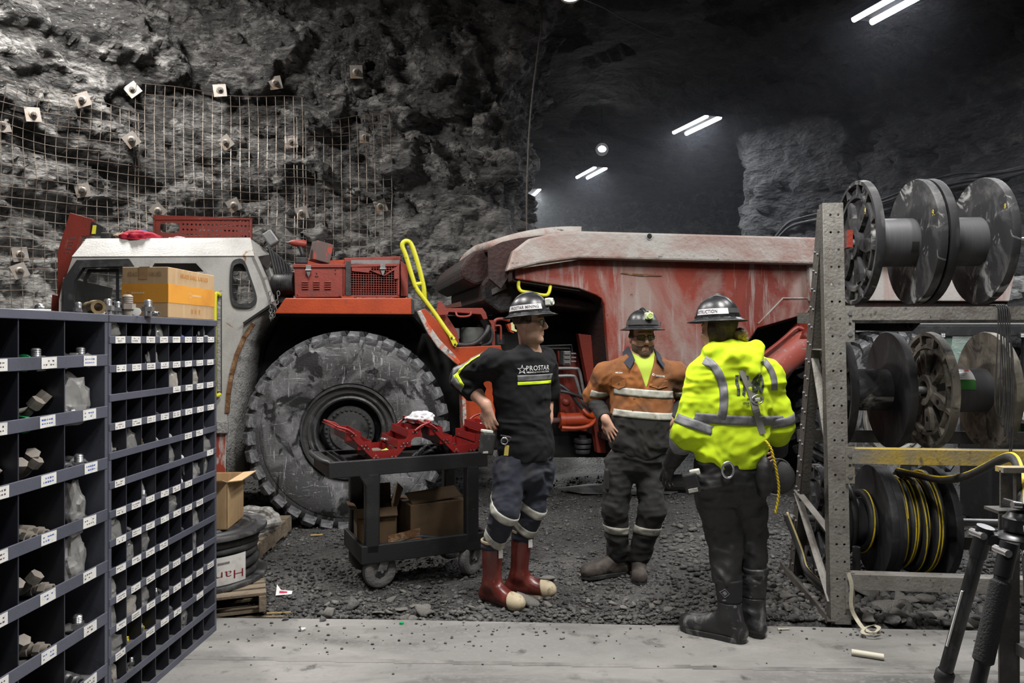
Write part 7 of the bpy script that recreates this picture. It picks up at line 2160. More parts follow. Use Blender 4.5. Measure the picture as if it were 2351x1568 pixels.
def aband(par, bv, pts, ups, b0, b1, m, name, rmax=.2, n=14, rows=4, off=.0028):
    """a strip running along a limb: pts are axis points, ups the facing direction at each"""
    L0 = wloc(par); G_ = []
    for i in range(len(pts) - 1):
        for k in range(n if i < len(pts) - 2 else n + 1):
            t = k / n; c = Vector(pts[i]).lerp(Vector(pts[i + 1]), t); ax = (Vector(pts[i + 1]) - Vector(pts[i])).normalized()
            u = Vector(ups[i]).lerp(Vector(ups[i + 1]), t); u = (u - ax * u.dot(ax)).normalized(); sd = ax.cross(u); col = []
            for j in range(rows + 1):
                b = math.radians(b0 + (b1 - b0) * j / rows); d = u * math.cos(b) + sd * math.sin(b); h = bv.ray_cast(c, d, rmax)
                col.append(None if h[0] is None else h[0] + d * off - L0)
            G_.append(col)
    return _gridstrip(G_, m, name, par)
def pband(par, bv, path, w, m, name, n=10, rows=4, off=.003):
    """a strip whose centre line was traced on the picture, laid on the cloth"""
    sp_ = spline([Vector((x, y, 0)) for x, y in path], n); L0 = wloc(par); G_ = []
    for i, p in enumerate(sp_):
        d = (sp_[min(i + 1, len(sp_) - 1)] - sp_[max(i - 1, 0)]).normalized(); q = Vector((-d.y, d.x, 0)); col = []
        for j in range(rows + 1):
            c = p + q * w * (j / rows - .5); dr = Vector(((c.x - CX) / F, 1, -(c.y - HY) / F)).normalized()
            h = bv.ray_cast(Vector((0, 0, CAMZ)), dr); col.append(None if h[0] is None else h[0] - dr * off - L0)
        G_.append(col)
    return _gridstrip(G_, m, name, par)
# ================================================================== the three workers
SKIN = mat('skin', (0.52, 0.30, 0.215), [((0.42, 0.20, 0.14), 14, 0.5, 0.72)], rough=0.5, bump=0.08, bscale=160)
STUB = mat('stubble', (0.34, 0.205, 0.145), [((0.44, 0.27, 0.195), 160, 0.45, 0.6)], rough=0.8)
BEARD = mat('beard_brown', (0.075, 0.042, 0.025), [((0.14, 0.085, 0.05), 120, 0.5, 0.65)], rough=0.85, bump=0.5, bscale=200)
HAIR = mat('hair_brown', (0.055, 0.032, 0.018), [((0.11, 0.065, 0.035), (60, 60, 12), 0.5, 0.65)], rough=0.6, bump=0.5, bscale=140)
HATB = mat('helmet_black', (0.010, 0.0105, 0.012), [((0.03, 0.03, 0.033), 12, 0.55, 0.72)], rough=0.36, bump=0.04, bscale=60)
REFL = mat('reflective_grey', (0.17, 0.17, 0.178), [((0.12, 0.12, 0.127), 40, 0.5, 0.65)], rough=0.5)
REFP = mat('reflective_pale', (0.42, 0.415, 0.37), [((0.27, 0.26, 0.22), 20, 0.45, 0.65), ((0.15, 0.14, 0.12), 26, 0.62, 0.72)], rough=0.55)
LIME = mat('fluor_lime', (0.60, 0.78, 0.02), rough=0.6)
HIVIS = mat('hivis_fleece', (0.56, 0.74, 0.008), [((0.48, 0.66, 0.008), 5, 0.45, 0.65)], rough=0.9, bump=0.06, bscale=260)
BLKSH = mat('shirt_black', (0.008, 0.008, 0.009), rough=0.9, spec=.25, bump=0.1, bscale=200)
NAVY = mat('pants_navy', (0.018, 0.021, 0.034), [((0.034, 0.034, 0.038), 6, 0.48, 0.68)], rough=0.85, bump=0.1, bscale=160)
PBLK = mat('pants_black', (0.010, 0.010, 0.0105), [((0.022, 0.0215, 0.021), 5, 0.5, 0.7)], rough=0.6, bump=0.1, bscale=160)
PCHAR = mat('pants_charcoal', (0.012, 0.0118, 0.012), [((0.024, 0.023, 0.021), 5, 0.48, 0.68)], rough=0.85, bump=0.1, bscale=160)
ORSH = mat('shirt_orange', (0.25, 0.085, 0.018), [((0.13, 0.052, 0.018), (3, 3, 2), 0.42, 0.62), ((0.05, 0.03, 0.02), 4, 0.54, 0.70)], rough=0.85, bump=0.1, bscale=160)
CHSH = mat('shirt_charcoal', (0.016, 0.0155, 0.015), [((0.028, 0.026, 0.024), 5, 0.5, 0.7)], rough=0.9)
NVC = mat('collar_navy', (0.014, 0.016, 0.030), rough=0.8)
TEE = mat('tee_lime', (0.46, 0.60, 0.07), rough=0.85)
BOOTR = mat('boot_oxblood', (0.095, 0.016, 0.012), [((0.19, 0.045, 0.035), 7, 0.5, 0.68), ((0.30, 0.24, 0.20), 22, 0.66, 0.75)], rough=0.3, bump=0.06, bscale=60)
BOOTC = mat('boot_cream', (0.48, 0.40, 0.27), [((0.2, 0.15, 0.09), 20, 0.52, 0.66)], rough=0.6)
BOOTB = mat('boot_black', (0.018, 0.018, 0.019), [((0.16, 0.16, 0.16), (9, 9, 4), 0.52, 0.66, 1.0), ((0.26, 0.25, 0.24), 18, 0.62, 0.74)], rough=0.5, bump=0.1, bscale=60)
NEOP = mat('boot_neoprene', (0.010, 0.010, 0.011), rough=0.8)
BOOTW = mat('boot_leather', (0.045, 0.036, 0.030), [((0.10, 0.085, 0.075), 9, 0.5, 0.7)], rough=0.75, bump=0.2, bscale=70)
LENS_C = mat('lens_clear', (0.05, 0.05, 0.05), rough=0.03, alpha=0.35, spec=1.0)
LAMPW = mat('lamp_white', (0.55, 0.56, 0.50), [((0.4, 0.4, 0.36), 40, 0.5, 0.65)], rough=0.45)
LAMPG = mat('lamp_glow_plastic', (0.52, 0.60, 0.36), rough=0.4)
LENSL = mat('lamp_lens', (0.35, 0.37, 0.30), rough=0.1, spec=1.0)
LENSG = mat('lamp_lens_green', (0.45, 0.55, 0.15), rough=0.1, spec=1.0)
STICK = mat('sticker_silver', (0.55, 0.55, 0.56), rough=0.35)
GLOVE = mat('glove_black', (0.014, 0.014, 0.015), [((0.05, 0.05, 0.05), 30, 0.55, 0.7)], rough=0.7)
ZUP = Vector((0, 0, 1))
def mxr(l):
    r = l[0]
    for q in l[1:]: r = np.maximum(r, q)
    return r
def lcut(o, n, r):
    """local end cut: only inside a ball round o"""
    o, n = Vector(o), Vector(n).normalized()
    return lambda x, y, z: np.minimum((x - o.x) * n.x + (y - o.y) * n.y + (z - o.z) * n.z, r - np.sqrt((x - o.x) ** 2 + (y - o.y) ** 2 + (z - o.z) ** 2))
def band_box(o, n, half, ext=None):
    """slab |(p-o).n| < half"""
    o, n = Vector(o), Vector(n).normalized()
    return lambda x, y, z: np.abs((x - o.x) * n.x + (y - o.y) * n.y + (z - o.z) * n.z) - half
def AND(*f): 
    def g(x, y, z):
        r = f[0](x, y, z)
        for q in f[1:]: r = np.maximum(r, q(x, y, z))
        return r
    return g
def plane(o, n):
    """inside where (p-o).n < 0"""
    o, n = Vector(o), Vector(n).normalized()
    return lambda x, y, z: (x - o.x) * n.x + (y - o.y) * n.y + (z - o.z) * n.z
def ball(o, r):
    o = Vector(o)
    return lambda x, y, z: np.sqrt((x - o.x) ** 2 + (y - o.y) ** 2 + (z - o.z) ** 2) - r
def bounds(pts, m):
    a = np.array([tuple(p) for p in pts]); return a.min(0) - m, a.max(0) + m
def cam_hit(bv, px, py):
    d = Vector(((px - CX) / F, 1, -(py - HY) / F)).normalized()
    h = bv.ray_cast(Vector((0, 0, CAMZ)), d)
    return h[0], h[1], d
def lay_text(s, m, par, bv, px, py, right, up, ray, width, name='lettering', height=None, bold=0.0, spacing=1.0, off=.0025):
    h, n, d = cam_hit(bv, px, py)
    if h is None: return
    return text(s, name, m, h, right, up, par, size=.05, width=width, height=height, bvh=bv, ray=ray, off=off, bold=bold, spacing=spacing)
def lace_sole(par, ankle, toe, m, th=.026, grow=.004, z=0.0, name='boot_sole'):
    return MB().prism(sole_poly(ankle, toe, grow), lambda a, b, t: (a, b, t), z, z + th).obj(name, m, par, world=True, bevel=.004)

# ------------------------------------------------------------------ worker in the black shirt
def worker_black():
    t = thing('person', 'worker in black shirt and red rubber boots, one hand on his hip, looking aside', 'person', (.06, 4.62, 0))
    phi = math.radians(33); Lv = Vector((math.cos(phi), math.sin(phi), 0)); f = Vector((math.sin(phi), -math.cos(phi), 0))
    HC = Vector((.105, 4.57, 1.737)); M = head_matrix(HC, -17, 2)
    neck = P(1218, 806, 4.62)
    shR, shL = P(1126, 826, 4.50), P(1250, 826, 4.72)
    elR, wrR = P(1064, 868, 4.68), P(1116, 932, 4.52)
    elL, wrL = P(1257, 892, 4.84), P(1258, 962, 4.80)
    chest, waist, hem = P(1198, 872, 4.62), P(1203, 965, 4.62), P(1208, 1040, 4.62)
    hipR, hipL = P(1168, 1060, 4.56), P(1236, 1060, 4.70)
    knR, knL = P(1160, 1172, 4.50), P(1222, 1162, 4.70)
    anR, toR = Vector((-.125, 4.61, .10)), Vector((.065, 4.45, 0))
    anL, toL = Vector((.045, 4.76, .10)), Vector((.275, 4.71, 0))
    tpR, tpL = P(1131, 1240, 4.60), P(1199, 1217, 4.75)
    # body
    s = Sdf(*bounds([shR, shL, elR, wrR, elL, wrL, anR, anL, toR, toL, HC], .17), .0045)
    head_sdf(s, M, .95, neck)
    s.loft([(neck - ZUP * .04, Lv, .072, .062), (neck - ZUP * .11, Lv, .13, .08), (chest, Lv, .15, .095), (waist, Lv, .14, .095), (hem, Lv, .15, .10)], .04)
    s.chain([shR, elR, wrR], [.05, .046, .034], .02); s.chain([shL, elL, wrL], [.05, .044, .032], .02)
    s.cone(elR.lerp(wrR, .15), elR.lerp(wrR, .55), .050, .044, .03)
    s.chain([hipR, knR, tpR, anR], [.075, .055, .045, .035], .03); s.chain([hipL, knL, tpL, anL], [.075, .055, .045, .035], .03)
    s.cone(anR, anR.lerp(toR, .62) + ZUP * .02, .034, .026, .02); s.cone(anL, anL.lerp(toL, .62) + ZUP * .02, .034, .026, .02)
    hand_sdf(s, wrR + (wrR - elR).normalized() * .01, Vector((.22, -.08, -.95)), Vector((.35, .90, .1)), curl=.72, mirror=-1, thumb=.5, sc=1.10, spread=.05)
    hand_sdf(s, wrL, Vector((-.05, -.1, -1)), Vector((-.9, .2, 0)), curl=.35, mirror=1)
    body, bvb = s.obj('body', SKIN, t, 0.0)
    # stubble: thin shell over the jaw
    MI = M.inverted()
    def jawf(x, y, z):
        lx = [MI[i][0] * x + MI[i][1] * y + MI[i][2] * z + MI[i][3] for i in range(3)]
        X_, Y_, Z_ = [q / .95 for q in lx]
        edge = np.maximum(Z_ + .050 + np.clip(.03 - Y_, 0, .1) * -.75, -(Z_ + .135))
        mouth = .020 - np.sqrt((X_) ** 2 * .5 + (Z_ + .068) ** 2 * 2.2 + np.minimum(Y_ - .06, 0) ** 2 * 9)
        return mxr([edge + 0 * X_, mouth, -(Y_ + .012)])
    hs = Sdf(np.array(HC) - .17, np.array(HC) + .17, .003); head_sdf(hs, M, .95, neck)
    hs.shell(.0008, jawf).obj('stubble', STUB, t)
    hs.shell(.004, lambda x, y, z: mxr([-( (MI[2][0]*x+MI[2][1]*y+MI[2][2]*z+MI[2][3]) - .0) + 0*x, (MI[1][0]*x+MI[1][1]*y+MI[1][2]*z+MI[1][3]) - .035 + 0*z, -( (MI[2][0]*x+MI[2][1]*y+MI[2][2]*z+MI[2][3]) + .03 - np.clip((MI[1][0]*x+MI[1][1]*y+MI[1][2]*z+MI[1][3])*1.2, -.07, .04))])).obj('hair', HAIR, t)
    # shirt
    q = Sdf(*bounds([shR, shL, elR, wrR, elL, hem, neck], .16), .006)
    q.loft([(neck - ZUP * .066, Lv, .098, .084), (neck - ZUP * .082, Lv, .172, .100), (chest + ZUP * .05, Lv, .190, .122), (chest - ZUP * .08, Lv, .186, .124), (waist, Lv, .172, .120), (hem + ZUP * .04, Lv, .180, .126), (hem - ZUP * .015, Lv, .176, .122)], .05)
    q.chain([shR + Vector((.02, 0, -.01)), elR, elR.lerp(wrR, .56)], [.080, .074, .064], .045)
    q.chain([shL, elL, elL.lerp(wrL, .12)], [.078, .072, .064], .045)
    q.cone(neck - ZUP * .005 + f * .012, neck + ZUP * .14 + f * .02, .072, .084, .01, True)
    q.folds(wrinkle(3, .012, (6, 6, 11)))
    q.cut(plane(hem - ZUP * .045, -ZUP)).cut(lcut(elR.lerp(wrR, .60), (wrR - elR), .11))
    sh, bv = q.obj('shirt', BLKSH, t, 0.0)
    rband(t, bv, Vector((chest.x, chest.y, P(0, 868.3, 4.5).z)), ZUP + Vector((-.02, 0, 0)), f, .0195, -43, 62, REFL, 'chest_band')
    rband(t, bv, Vector((chest.x, chest.y, P(0, 880.0, 4.5).z)), ZUP + Vector((-.02, 0, 0)), f, .0095, -43, 62, LIME, 'chest_stripe')
    ud = (elR - shR).normalized(); fd = (wrR - elR).normalized()
    ap_ = [shR + ud * .02, shR.lerp(elR, .55), elR + (ud - fd) * .0, elR + fd * .10]
    au_ = [Vector((-.1, -.62, .78)), Vector((-.15, -.68, .72)), Vector((-.6, -.78, .25)), Vector((-.62, -.78, .0))]
    aband(t, bv, ap_, au_, -2, 32, REFL, 'sleeve_band'); aband(t, bv, ap_, au_, -17, -3, LIME, 'sleeve_stripe')
    TXW = mat('print_white', (0.62, 0.62, 0.63), rough=.6)
    ray = -f
    lay_text('PROSTAR', TXW, t, bv, 1207, 851, Lv + ZUP * .02, ZUP, ray, .170, height=.030, bold=.0005, spacing=1.15)
    lay_text('MINING & CONSTRUCTION', TXW, t, bv, 1209, 857.3, Lv + ZUP * .02, ZUP * 1.0, ray, .166, height=.0105)
    h, n, d = cam_hit(bv, 1198, 849)
    if h is not None:
        b = MB(); ro, ri = .031, .0125
        pts = []
        for k in range(10):
            a = PI / 2 + k * PI / 5; r = ro if k % 2 == 0 else ri
            pts.append((r * math.cos(a), r * math.sin(a)))
        inn = [(x * .66, y * .66) for x, y in pts]
        me = plate_mesh([pts, inn], .0004)
        place2d(me, h, Lv, ZUP, bvh=bv, ray=ray, off=.0025)
        for v in me.vertices: v.co -= wloc(t)
        link('star_emblem', me, TXW, t)
    # trousers
    q = Sdf(*bounds([hipR, hipL, knR, knL, tpR, tpL, hem], .14), .006)
    q.loft([(hem + ZUP * .10, Lv, .160, .110), (hem - ZUP * .02, Lv, .170, .120), (hem - ZUP * .10, Lv, .165, .120)], .04)
    q.chain([hipR - ZUP * .05, knR, tpR - ZUP * .03], [.105, .083, .066], .03); q.chain([hipL - ZUP * .05, knL, tpL - ZUP * .03], [.105, .083, .066], .03)
    q.folds(wrinkle(9, .012, (6, 6, 13)))
    q.cut(plane(Vector((0, 0, .34)), -ZUP))
    _, bvp = q.obj('trousers', NAVY, t, 0.0)
    for (kn, tp) in ((knR, tpR), (knL, tpL)):
        ax = (kn - tp).normalized(); ax = (ax + Vector((.22, 0, 0))).normalized()
        rband(t, bvp, kn - ZUP * .005, ax, Vector((0, -1, 0)), .026, -165, 165, REFP, 'knee_band', .16)
        rband(t, bvp, tp + ZUP * .043, ax, Vector((0, -1, 0)), .024, -165, 165, REFP, 'shin_band', .16)
    # boots
    for (tp, an, to) in ((tpR, anR, toR), (tpL, anL, toL)):
        q = Sdf(*bounds([tp, an, to, Vector((an.x, an.y, 0))], .12), .0045)
        boot_sdf(q, tp, an, to, .070, .055)
        q.cut(plane(Vector((0, 0, .012)), -ZUP)).cut(plane(tp + ZUP * .0, ZUP))
        bo, _ = q.obj('rubber_boot', BOOTR, t, 0.0)
        MB().lathe([(.066, -.012), (.074, -.008), (.074, .004), (.066, .006), (.060, .002), (.06, -.012)], tp, (tp - Vector((an.x, an.y, .13))), 32).obj('boot_top_rim', BOOTC, t, world=True, smooth=40)
        dd = (to - an); dd.z = 0; dd.normalize()
        q.shell(.0022, AND(plane(to - dd * .075, -dd + ZUP * -.25), ball(to + ZUP * .03, .13))).obj('toe_cap', BOOTC, t)
        lace_sole(t, an, to, BOOTC if an is anL else RUBB, .020, -.002)
        ldir = Vector((.3, -1, 0)).normalized()
        p0 = tp - ZUP * .045 + Vector((.035, -.05, 0))
        MB().obox(p0 + ldir * .012, Vector((.026, .009, 0)), Vector((0, .002, 0)), Vector((.0, .004, -.052))).obj('boot_label', PAPER, t, world=True)
    # helmet, lamp, glasses
    HM = hat_matrix(M, .95, .060, 3)
    shl = helmet(HM, t, HATB)
    hat_patch(HM, shl if False else t, math.radians(158), math.radians(38), .13, .30, STICK, 'helmet_sticker')
    hat_text('PROSTAR MINING', HM, t, math.radians(140), math.radians(48), .165, .265, INK)
    headlamp(HM, t, math.radians(6), .34, LAMPW, LENSL)
    glasses(M, t, .95, BLK, LENS_C)
    # belt gear: cap lamp battery, clip, tag
    bp = P(1118, 1018, 4.50)
    bt = MB().box(bp, (.085, .06, .135), Euler((0, math.radians(8), math.radians(20))).to_matrix()).obj('lamp_battery', GLOVE, t, world=True, bevel=.012)
    MB().box(bp + Vector((.0, -.002, .074)), (.07, .045, .018), Euler((0, math.radians(8), math.radians(20))).to_matrix()).obj('battery_cap', LAMPW, t, world=True, bevel=.005)
    MB().box(P(1113, 1038, 4.47), (.04, .02, .012)).obj('battery_latch', REFP, t, world=True)
    MB().lathe([(.017, 0), (.023, .004), (.023, .010), (.017, .012), (.017, 0)], P(1158, 1012, 4.45), (0, -1, 0), 20).obj('belt_ring', STEEL, t, world=True, smooth=True)
    MB().box(P(1163, 1034, 4.45), (.026, .004, .062), Euler((0, .1, 0)).to_matrix()).obj('yellow_tag', mat('tag_brass', (0.45, 0.36, 0.08), rough=.6), t, world=True)
    MB().tube(spline([P(1150, 1000, 4.47), P(1160, 1002, 4.45), P(1172, 1005, 4.45), P(1168, 1012, 4.45), P(1150, 1014, 4.46)], 5), .007, 6).obj('belt_clip', BLK, t, world=True)
    MB().tube(spline([P(1265, 1000, 4.78), P(1267, 1060, 4.80), P(1266, 1110, 4.82)], 4), .004, 6).obj('radio_lead', GREYM, t, world=True)
    return t
worker_black()

# ------------------------------------------------------------------ worker in the orange shirt
def worker_orange():
    Yc = 5.12
    t = thing('person', 'worker in dirty orange work shirt and dark glasses, both hands on his hips', 'person', (.85, Yc, 0))
    phi = math.radians(6); Lv = Vector((math.cos(phi), math.sin(phi), 0)); f = Vector((math.sin(phi), -math.cos(phi), 0))
    HC = Vector((.893, 5.09, 1.652)); M = head_matrix(HC, -83, -3)
    neck = P(1472, 826, Yc)
    shR, shL = P(1392, 862, Yc + .02), P(1552, 862, Yc + .02)
    elR, wrR = P(1364, 914, Yc + .13), P(1390, 962, Yc - .08)
    elL, wrL = P(1580, 914, Yc + .13), P(1538, 966, Yc - .08)
    chest, belly, hem = P(1472, 885, Yc), P(1472, 960, Yc - .02), P(1470, 1030, Yc - .02)
    hipR, hipL = P(1424, 1050, Yc), P(1490, 1050, Yc)
    knR, knL = P(1412, 1172, Yc - .03), P(1498, 1172, Yc - .08)
    anR, toR = Vector((.745, 5.17, .10)), Vector((.475, 5.07, 0))
    anL, toL = Vector((.875, 5.13, .10)), Vector((.850, 4.93, 0))
    s = Sdf(*bounds([shR, shL, elR, wrR, elL, wrL, anR, anL, toR, toL, HC + ZUP * .05], .17), .0048)
    head_sdf(s, M, 1.0, neck, 1.12)
    s.loft([(neck, Lv, .09, .08), (neck - ZUP * .05, Lv, .17, .10), (chest, Lv, .18, .12), (belly, Lv, .18, .13), (hem, Lv, .17, .12)], .04)
    s.chain([shR, elR, wrR], [.055, .044, .030], .02); s.chain([shL, elL, wrL], [.055, .044, .030], .02)
    s.chain([hipR, knR, anR], [.08, .06, .042], .03); s.chain([hipL, knL, anL], [.08, .06, .042], .03)
    s.cone(anR, anR.lerp(toR, .62) + ZUP * .02, .034, .026, .02); s.cone(anL, anL.lerp(toL, .62) + ZUP * .02, .034, .026, .02)
    hand_sdf(s, wrR, Vector((.42, -.25, -.9)), Vector((.55, .83, 0)), curl=.22, mirror=-1, thumb=.2, spread=.16)
    hand_sdf(s, wrL, Vector((-.45, -.25, -.85)), Vector((-.55, .83, 0)), curl=.30, mirror=1, thumb=.2, spread=.14)
    s.obj('body', SKIN, t)
    MI = M.inverted()
    def loc(x, y, z): return [MI[i][0] * x + MI[i][1] * y + MI[i][2] * z + MI[i][3] for i in range(3)]
    def beardf(x, y, z):
        X_, Y_, Z_ = loc(x, y, z)
        chin = Z_ + .084
        sides = np.maximum(Z_ + .052 - np.clip(np.abs(X_) - .045, 0, .05) * .5, .024 - np.abs(X_))
        must = np.maximum(np.maximum(np.abs(X_) - .030, np.abs(Z_ + .0495 + np.abs(X_) * .25) - .0055), -(Y_ - .05))
        b = np.maximum(np.maximum(np.minimum(chin, sides), -(Z_ + .150)), -(Y_ - .004))
        return np.minimum(b, must)
    hs = Sdf(np.array(HC) - .18, np.array(HC) + .18, .003); head_sdf(hs, M, 1.0, neck, 1.12)
    hs.shell(.003, beardf).obj('beard', BEARD, t)
    hs.shell(.004, lambda x, y, z: mxr([-(loc(x, y, z)[2] - .0 ) + 0 * x, loc(x, y, z)[1] - .03 + 0 * z])).obj('hair', HAIR, t)
    # tee at the open neck
    q = Sdf(*bounds([neck, chest], .26), .006)
    q.loft([(neck + ZUP * .012, Lv, .094, .086), (neck - ZUP * .05, Lv, .178, .112), (chest, Lv, .192, .134)], .04)
    q.obj('tee_shirt', TEE, t)
    # shirt: sleeves end above the elbow over a dark undershirt
    q = Sdf(*bounds([shR, shL, elR, elL, neck, hem], .17), .006)
    q.loft([(neck - ZUP * .015, Lv, .10, .085), (neck - ZUP * .055, Lv, .185, .115), (chest + ZUP * .03, Lv, .205, .140), (chest - ZUP * .08, Lv, .205, .148), (belly, Lv, .205, .155), (hem + ZUP * .05, Lv, .198, .145), (hem - ZUP * .045, Lv, .185, .132)], .05)
    q.cone(neck - ZUP * .06, shR, .085, .080, .05); q.cone(neck - ZUP * .06, shL, .085, .080, .05)
    q.chain([shR + Vector((.01, 0, 0)), shR.lerp(elR, .90)], [.082, .084], .05); q.chain([shL - Vector((.01, 0, 0)), shL.lerp(elL, .90)], [.082, .084], .05)
    # open V at the front
    vtop = neck + f * .07 + ZUP * .0
    vz = P(0, 893, Yc - .15).z
    q.folds(wrinkle(21, .012, (6, 6, 9)))
    def vcut(x, y, z):
        u = (x - neck.x) * Lv.x + (y - neck.y) * Lv.y; v = (x - neck.x) * f.x + (y - neck.y) * f.y
        w_ = np.clip((z - vz) / (neck.z + .02 - vz), 0, 1.4) * .072
        return mxr([np.abs(u + .004) - w_, -(v - .02) + 0 * z, -(z - vz) + 0 * x])
    q.cut(lambda x, y, z: -vcut(x, y, z))
    q.cut(lambda x, y, z: (z - (hem.z - .035 - .03 * np.cos(((x - hem.x) / .2) * PI))) * -1 + 0 * y)
    zc = P(0, 955, Yc - .15).z
    oj = q.copy(); oj.cut(plane(Vector((0, 0, zc)), -ZUP)); _, bvo = oj.obj('work_shirt', ORSH, t)
    lo = q.copy(); lo.cut(plane(Vector((0, 0, zc)), ZUP)); lo.obj('shirt_tail', CHSH, t)
    _me = q.mesh('tmp'); bvq = BVHTree.FromPolygons([v.co.copy() for v in _me.vertices], [tuple(p.vertices) for p in _me.polygons]); bpy.data.meshes.remove(_me)
    tilt = Vector((.08, 0, 1))
    rband(t, bvq, Vector((chest.x, chest.y, P(0, 903, Yc - .15).z)), tilt, f, .026, -72, 72, REFP, 'chest_band', .27)
    rband(t, bvq, Vector((belly.x, belly.y, P(0, 953, Yc - .15).z)), tilt, f, .024, -75, 75, REFP, 'waist_band', .27)
    for (a, b_, sgn) in ((shR, elR, -1), (shL, elL, 1)):
        rband(t, bvq, a.lerp(b_, .50), (b_ - a).normalized() + Vector((sgn * -.45, 0, 0)), f, .024, -125 if sgn < 0 else -60, 60 if sgn < 0 else 125, REFP, 'sleeve_band', .125)
    # dark long undersleeves
    q2 = Sdf(*bounds([shR, elR, wrR], .12), .005)
    q2.chain([shR.lerp(elR, .6), elR, wrR], [.066, .064, .043], .03); q2.folds(wrinkle(31, .006, (9, 9, 30))); q2.cut(plane(wrR - (wrR - elR).normalized() * .006, wrR - elR)); q2.obj('undersleeve', CHSH, t)
    q2 = Sdf(*bounds([shL, elL, wrL], .12), .005)
    q2.chain([shL.lerp(elL, .6), elL, wrL], [.066, .064, .043], .03); q2.folds(wrinkle(32, .006, (9, 9, 30))); q2.cut(plane(wrL - (wrL - elL).normalized() * .006, wrL - elL)); q2.obj('undersleeve', CHSH, t)
    # collar
    for sgn in (-1, 1):
        pts = [neck + Lv * sgn * .086 + f * -.02 + ZUP * .095, neck + Lv * sgn * .125 + f * -.02 + ZUP * .055, neck + Lv * sgn * .150 + f * .06 - ZUP * .005, neck + Lv * sgn * .118 + f * .145 - ZUP * .055, neck + Lv * sgn * .080 + f * .125 + ZUP * .005, neck + Lv * sgn * .085 + f * .06 + ZUP * .055]
        b = MB(); b.add(pts, [(0, 1, 2, 5), (5, 2, 3, 4)]); o = b.obj('collar', NVC, t, world=True); md = o.modifiers.new('t', 'SOLIDIFY'); md.thickness = .006
    WT = mat('stitch_white', (0.6, 0.6, 0.58), rough=.7)
    lay_text('MICAH', WT, t, bvo, 1413, 857, Lv, ZUP, -f, .040, bold=.001)
    lay_text('SANDVIK', WT, t, bvo, 1505, 864, Lv - ZUP * .12, ZUP, -f, .074, bold=.001)
    h, n, d = cam_hit(bvo, 1500, 860)
    if h is not None:
        me = plate_mesh([circle2(0, 0, .0085, 14), circle2(.001, 0, .0045, 10)], .0004); place2d(me, h, Lv, ZUP, bvh=bvo, ray=-f, off=.0025)
        for v in me.vertices: v.co -= wloc(t)
        link('round_emblem', me, WT, t)
    for (px0, px1, py0, py1) in ((1404, 1436, 865, 893), (1490, 1533, 871, 893)):
        pts = []
        c = [cam_hit(bvo, x, y)[0] for x, y in ((px0, py0), (px1, py0 + 3), (px1, py1 - 6), ((px0 + px1) / 2, py1), (px0, py1 - 7))]
        if all(p is not None for p in c):
            b = MB(); b.add([p + f * .005 for p in c], [(0, 1, 2, 3, 4)]); o = b.obj('pocket_flap', ORSH, t, world=True); md = o.modifiers.new('t', 'SOLIDIFY'); md.thickness = .005
            c2 = cam_hit(bvo, (px0 + px1) / 2, py0 + 14)[0]
            MB().tube([c2 + f * .006, c2 + f * .011], .006, 10).obj('button', RUST, t, world=True)
    for (px, py) in ((1456, 914), (1453, 942)):
        c2 = cam_hit(bvo, px, py)[0]
        if c2 is not None: MB().tube([c2, c2 + f * .006], .006, 10).obj('button', RUST, t, world=True)
    # trousers
    q = Sdf(*bounds([hipR, hipL, knR, knL, anR, anL, hem], .14), .006)
    q.loft([(hem + ZUP * .06, Lv, .165, .115), (hem - ZUP * .04, Lv, .172, .125), (hem - ZUP * .10, Lv, .165, .12)], .04)
    q.chain([hipR - ZUP * .05, knR, anR + ZUP * .02], [.104, .084, .071], .03); q.chain([hipL - ZUP * .05, knL, anL + ZUP * .02], [.104, .084, .071], .03)
    q.folds(wrinkle(41, .013, (6, 6, 13)))
    q.cut(plane(Vector((0, 0, .10)), -ZUP))
    _, bvp = q.obj('trousers', PCHAR, t)
    for (kn, an, py) in ((knR, anR, 1217), (knL, anL, 1219)):
        rband(t, bvp, kn.lerp(an, .36), Vector((.08, 0, 1)), f, .026, -150, 150, REFP, 'shin_band', .15)
    b = MB().box(P(1393, 1100, Yc - .08), (.03, .06, .14)).obj('cargo_pocket', PCHAR, t, world=True, bevel=.01)
    for (an, to) in ((anR, toR), (anL, toL)):
        q = Sdf(*bounds([an + ZUP * .08, an, to, Vector((an.x, an.y, 0))], .12), .0045)
        boot_sdf(q, Vector((an.x, an.y, .19)), an, to, .058, .055)
        q.folds(wrinkle(51, .004, (14, 14, 20)))
        q.cut(plane(Vector((0, 0, .014)), -ZUP))
        q.obj('work_boot', BOOTW, t); lace_sole(t, an, to, RUBB, .028, .006)
        dd = (to - an); dd.z = 0; dd.normalize(); sd = Vector((-dd.y, dd.x, 0))
        for k in range(4):
            c = Vector((an.x, an.y, 0)) + dd * (.045 + .022 * k) + ZUP * (.150 - .019 * k)
            MB().tube(spline([c - sd * .028 - ZUP * .010, c + ZUP * .002, c + sd * .028 - ZUP * .010], 4), .003, 5).obj('boot_lace', BLK, t, world=True)
    HM = hat_matrix(M, 1.0, .066, 4)
    helmet(HM, t, HATB, slots=False)
    hat_patch(HM, t, math.radians(-100), math.radians(100), .10, .27, mat('helmet_band', (0.03, 0.03, 0.031), rough=.8), 'goggle_strap', .004, 30)
    headlamp(HM, t, math.radians(-4), .42, LAMPG, LENSG)
    MB().tube([(HM @ Vector((0, .105, .095))) - wloc(t), (HM @ Vector((0, .03, .135))) - wloc(t), (HM @ Vector((0, -.05, .128))) - wloc(t)], .005, 7).obj('lamp_cord', BLK, t, smooth=True)
    hat_patch(HM, t, math.radians(-42), math.radians(-26), .62, .72, LIME, 'lime_sticker')
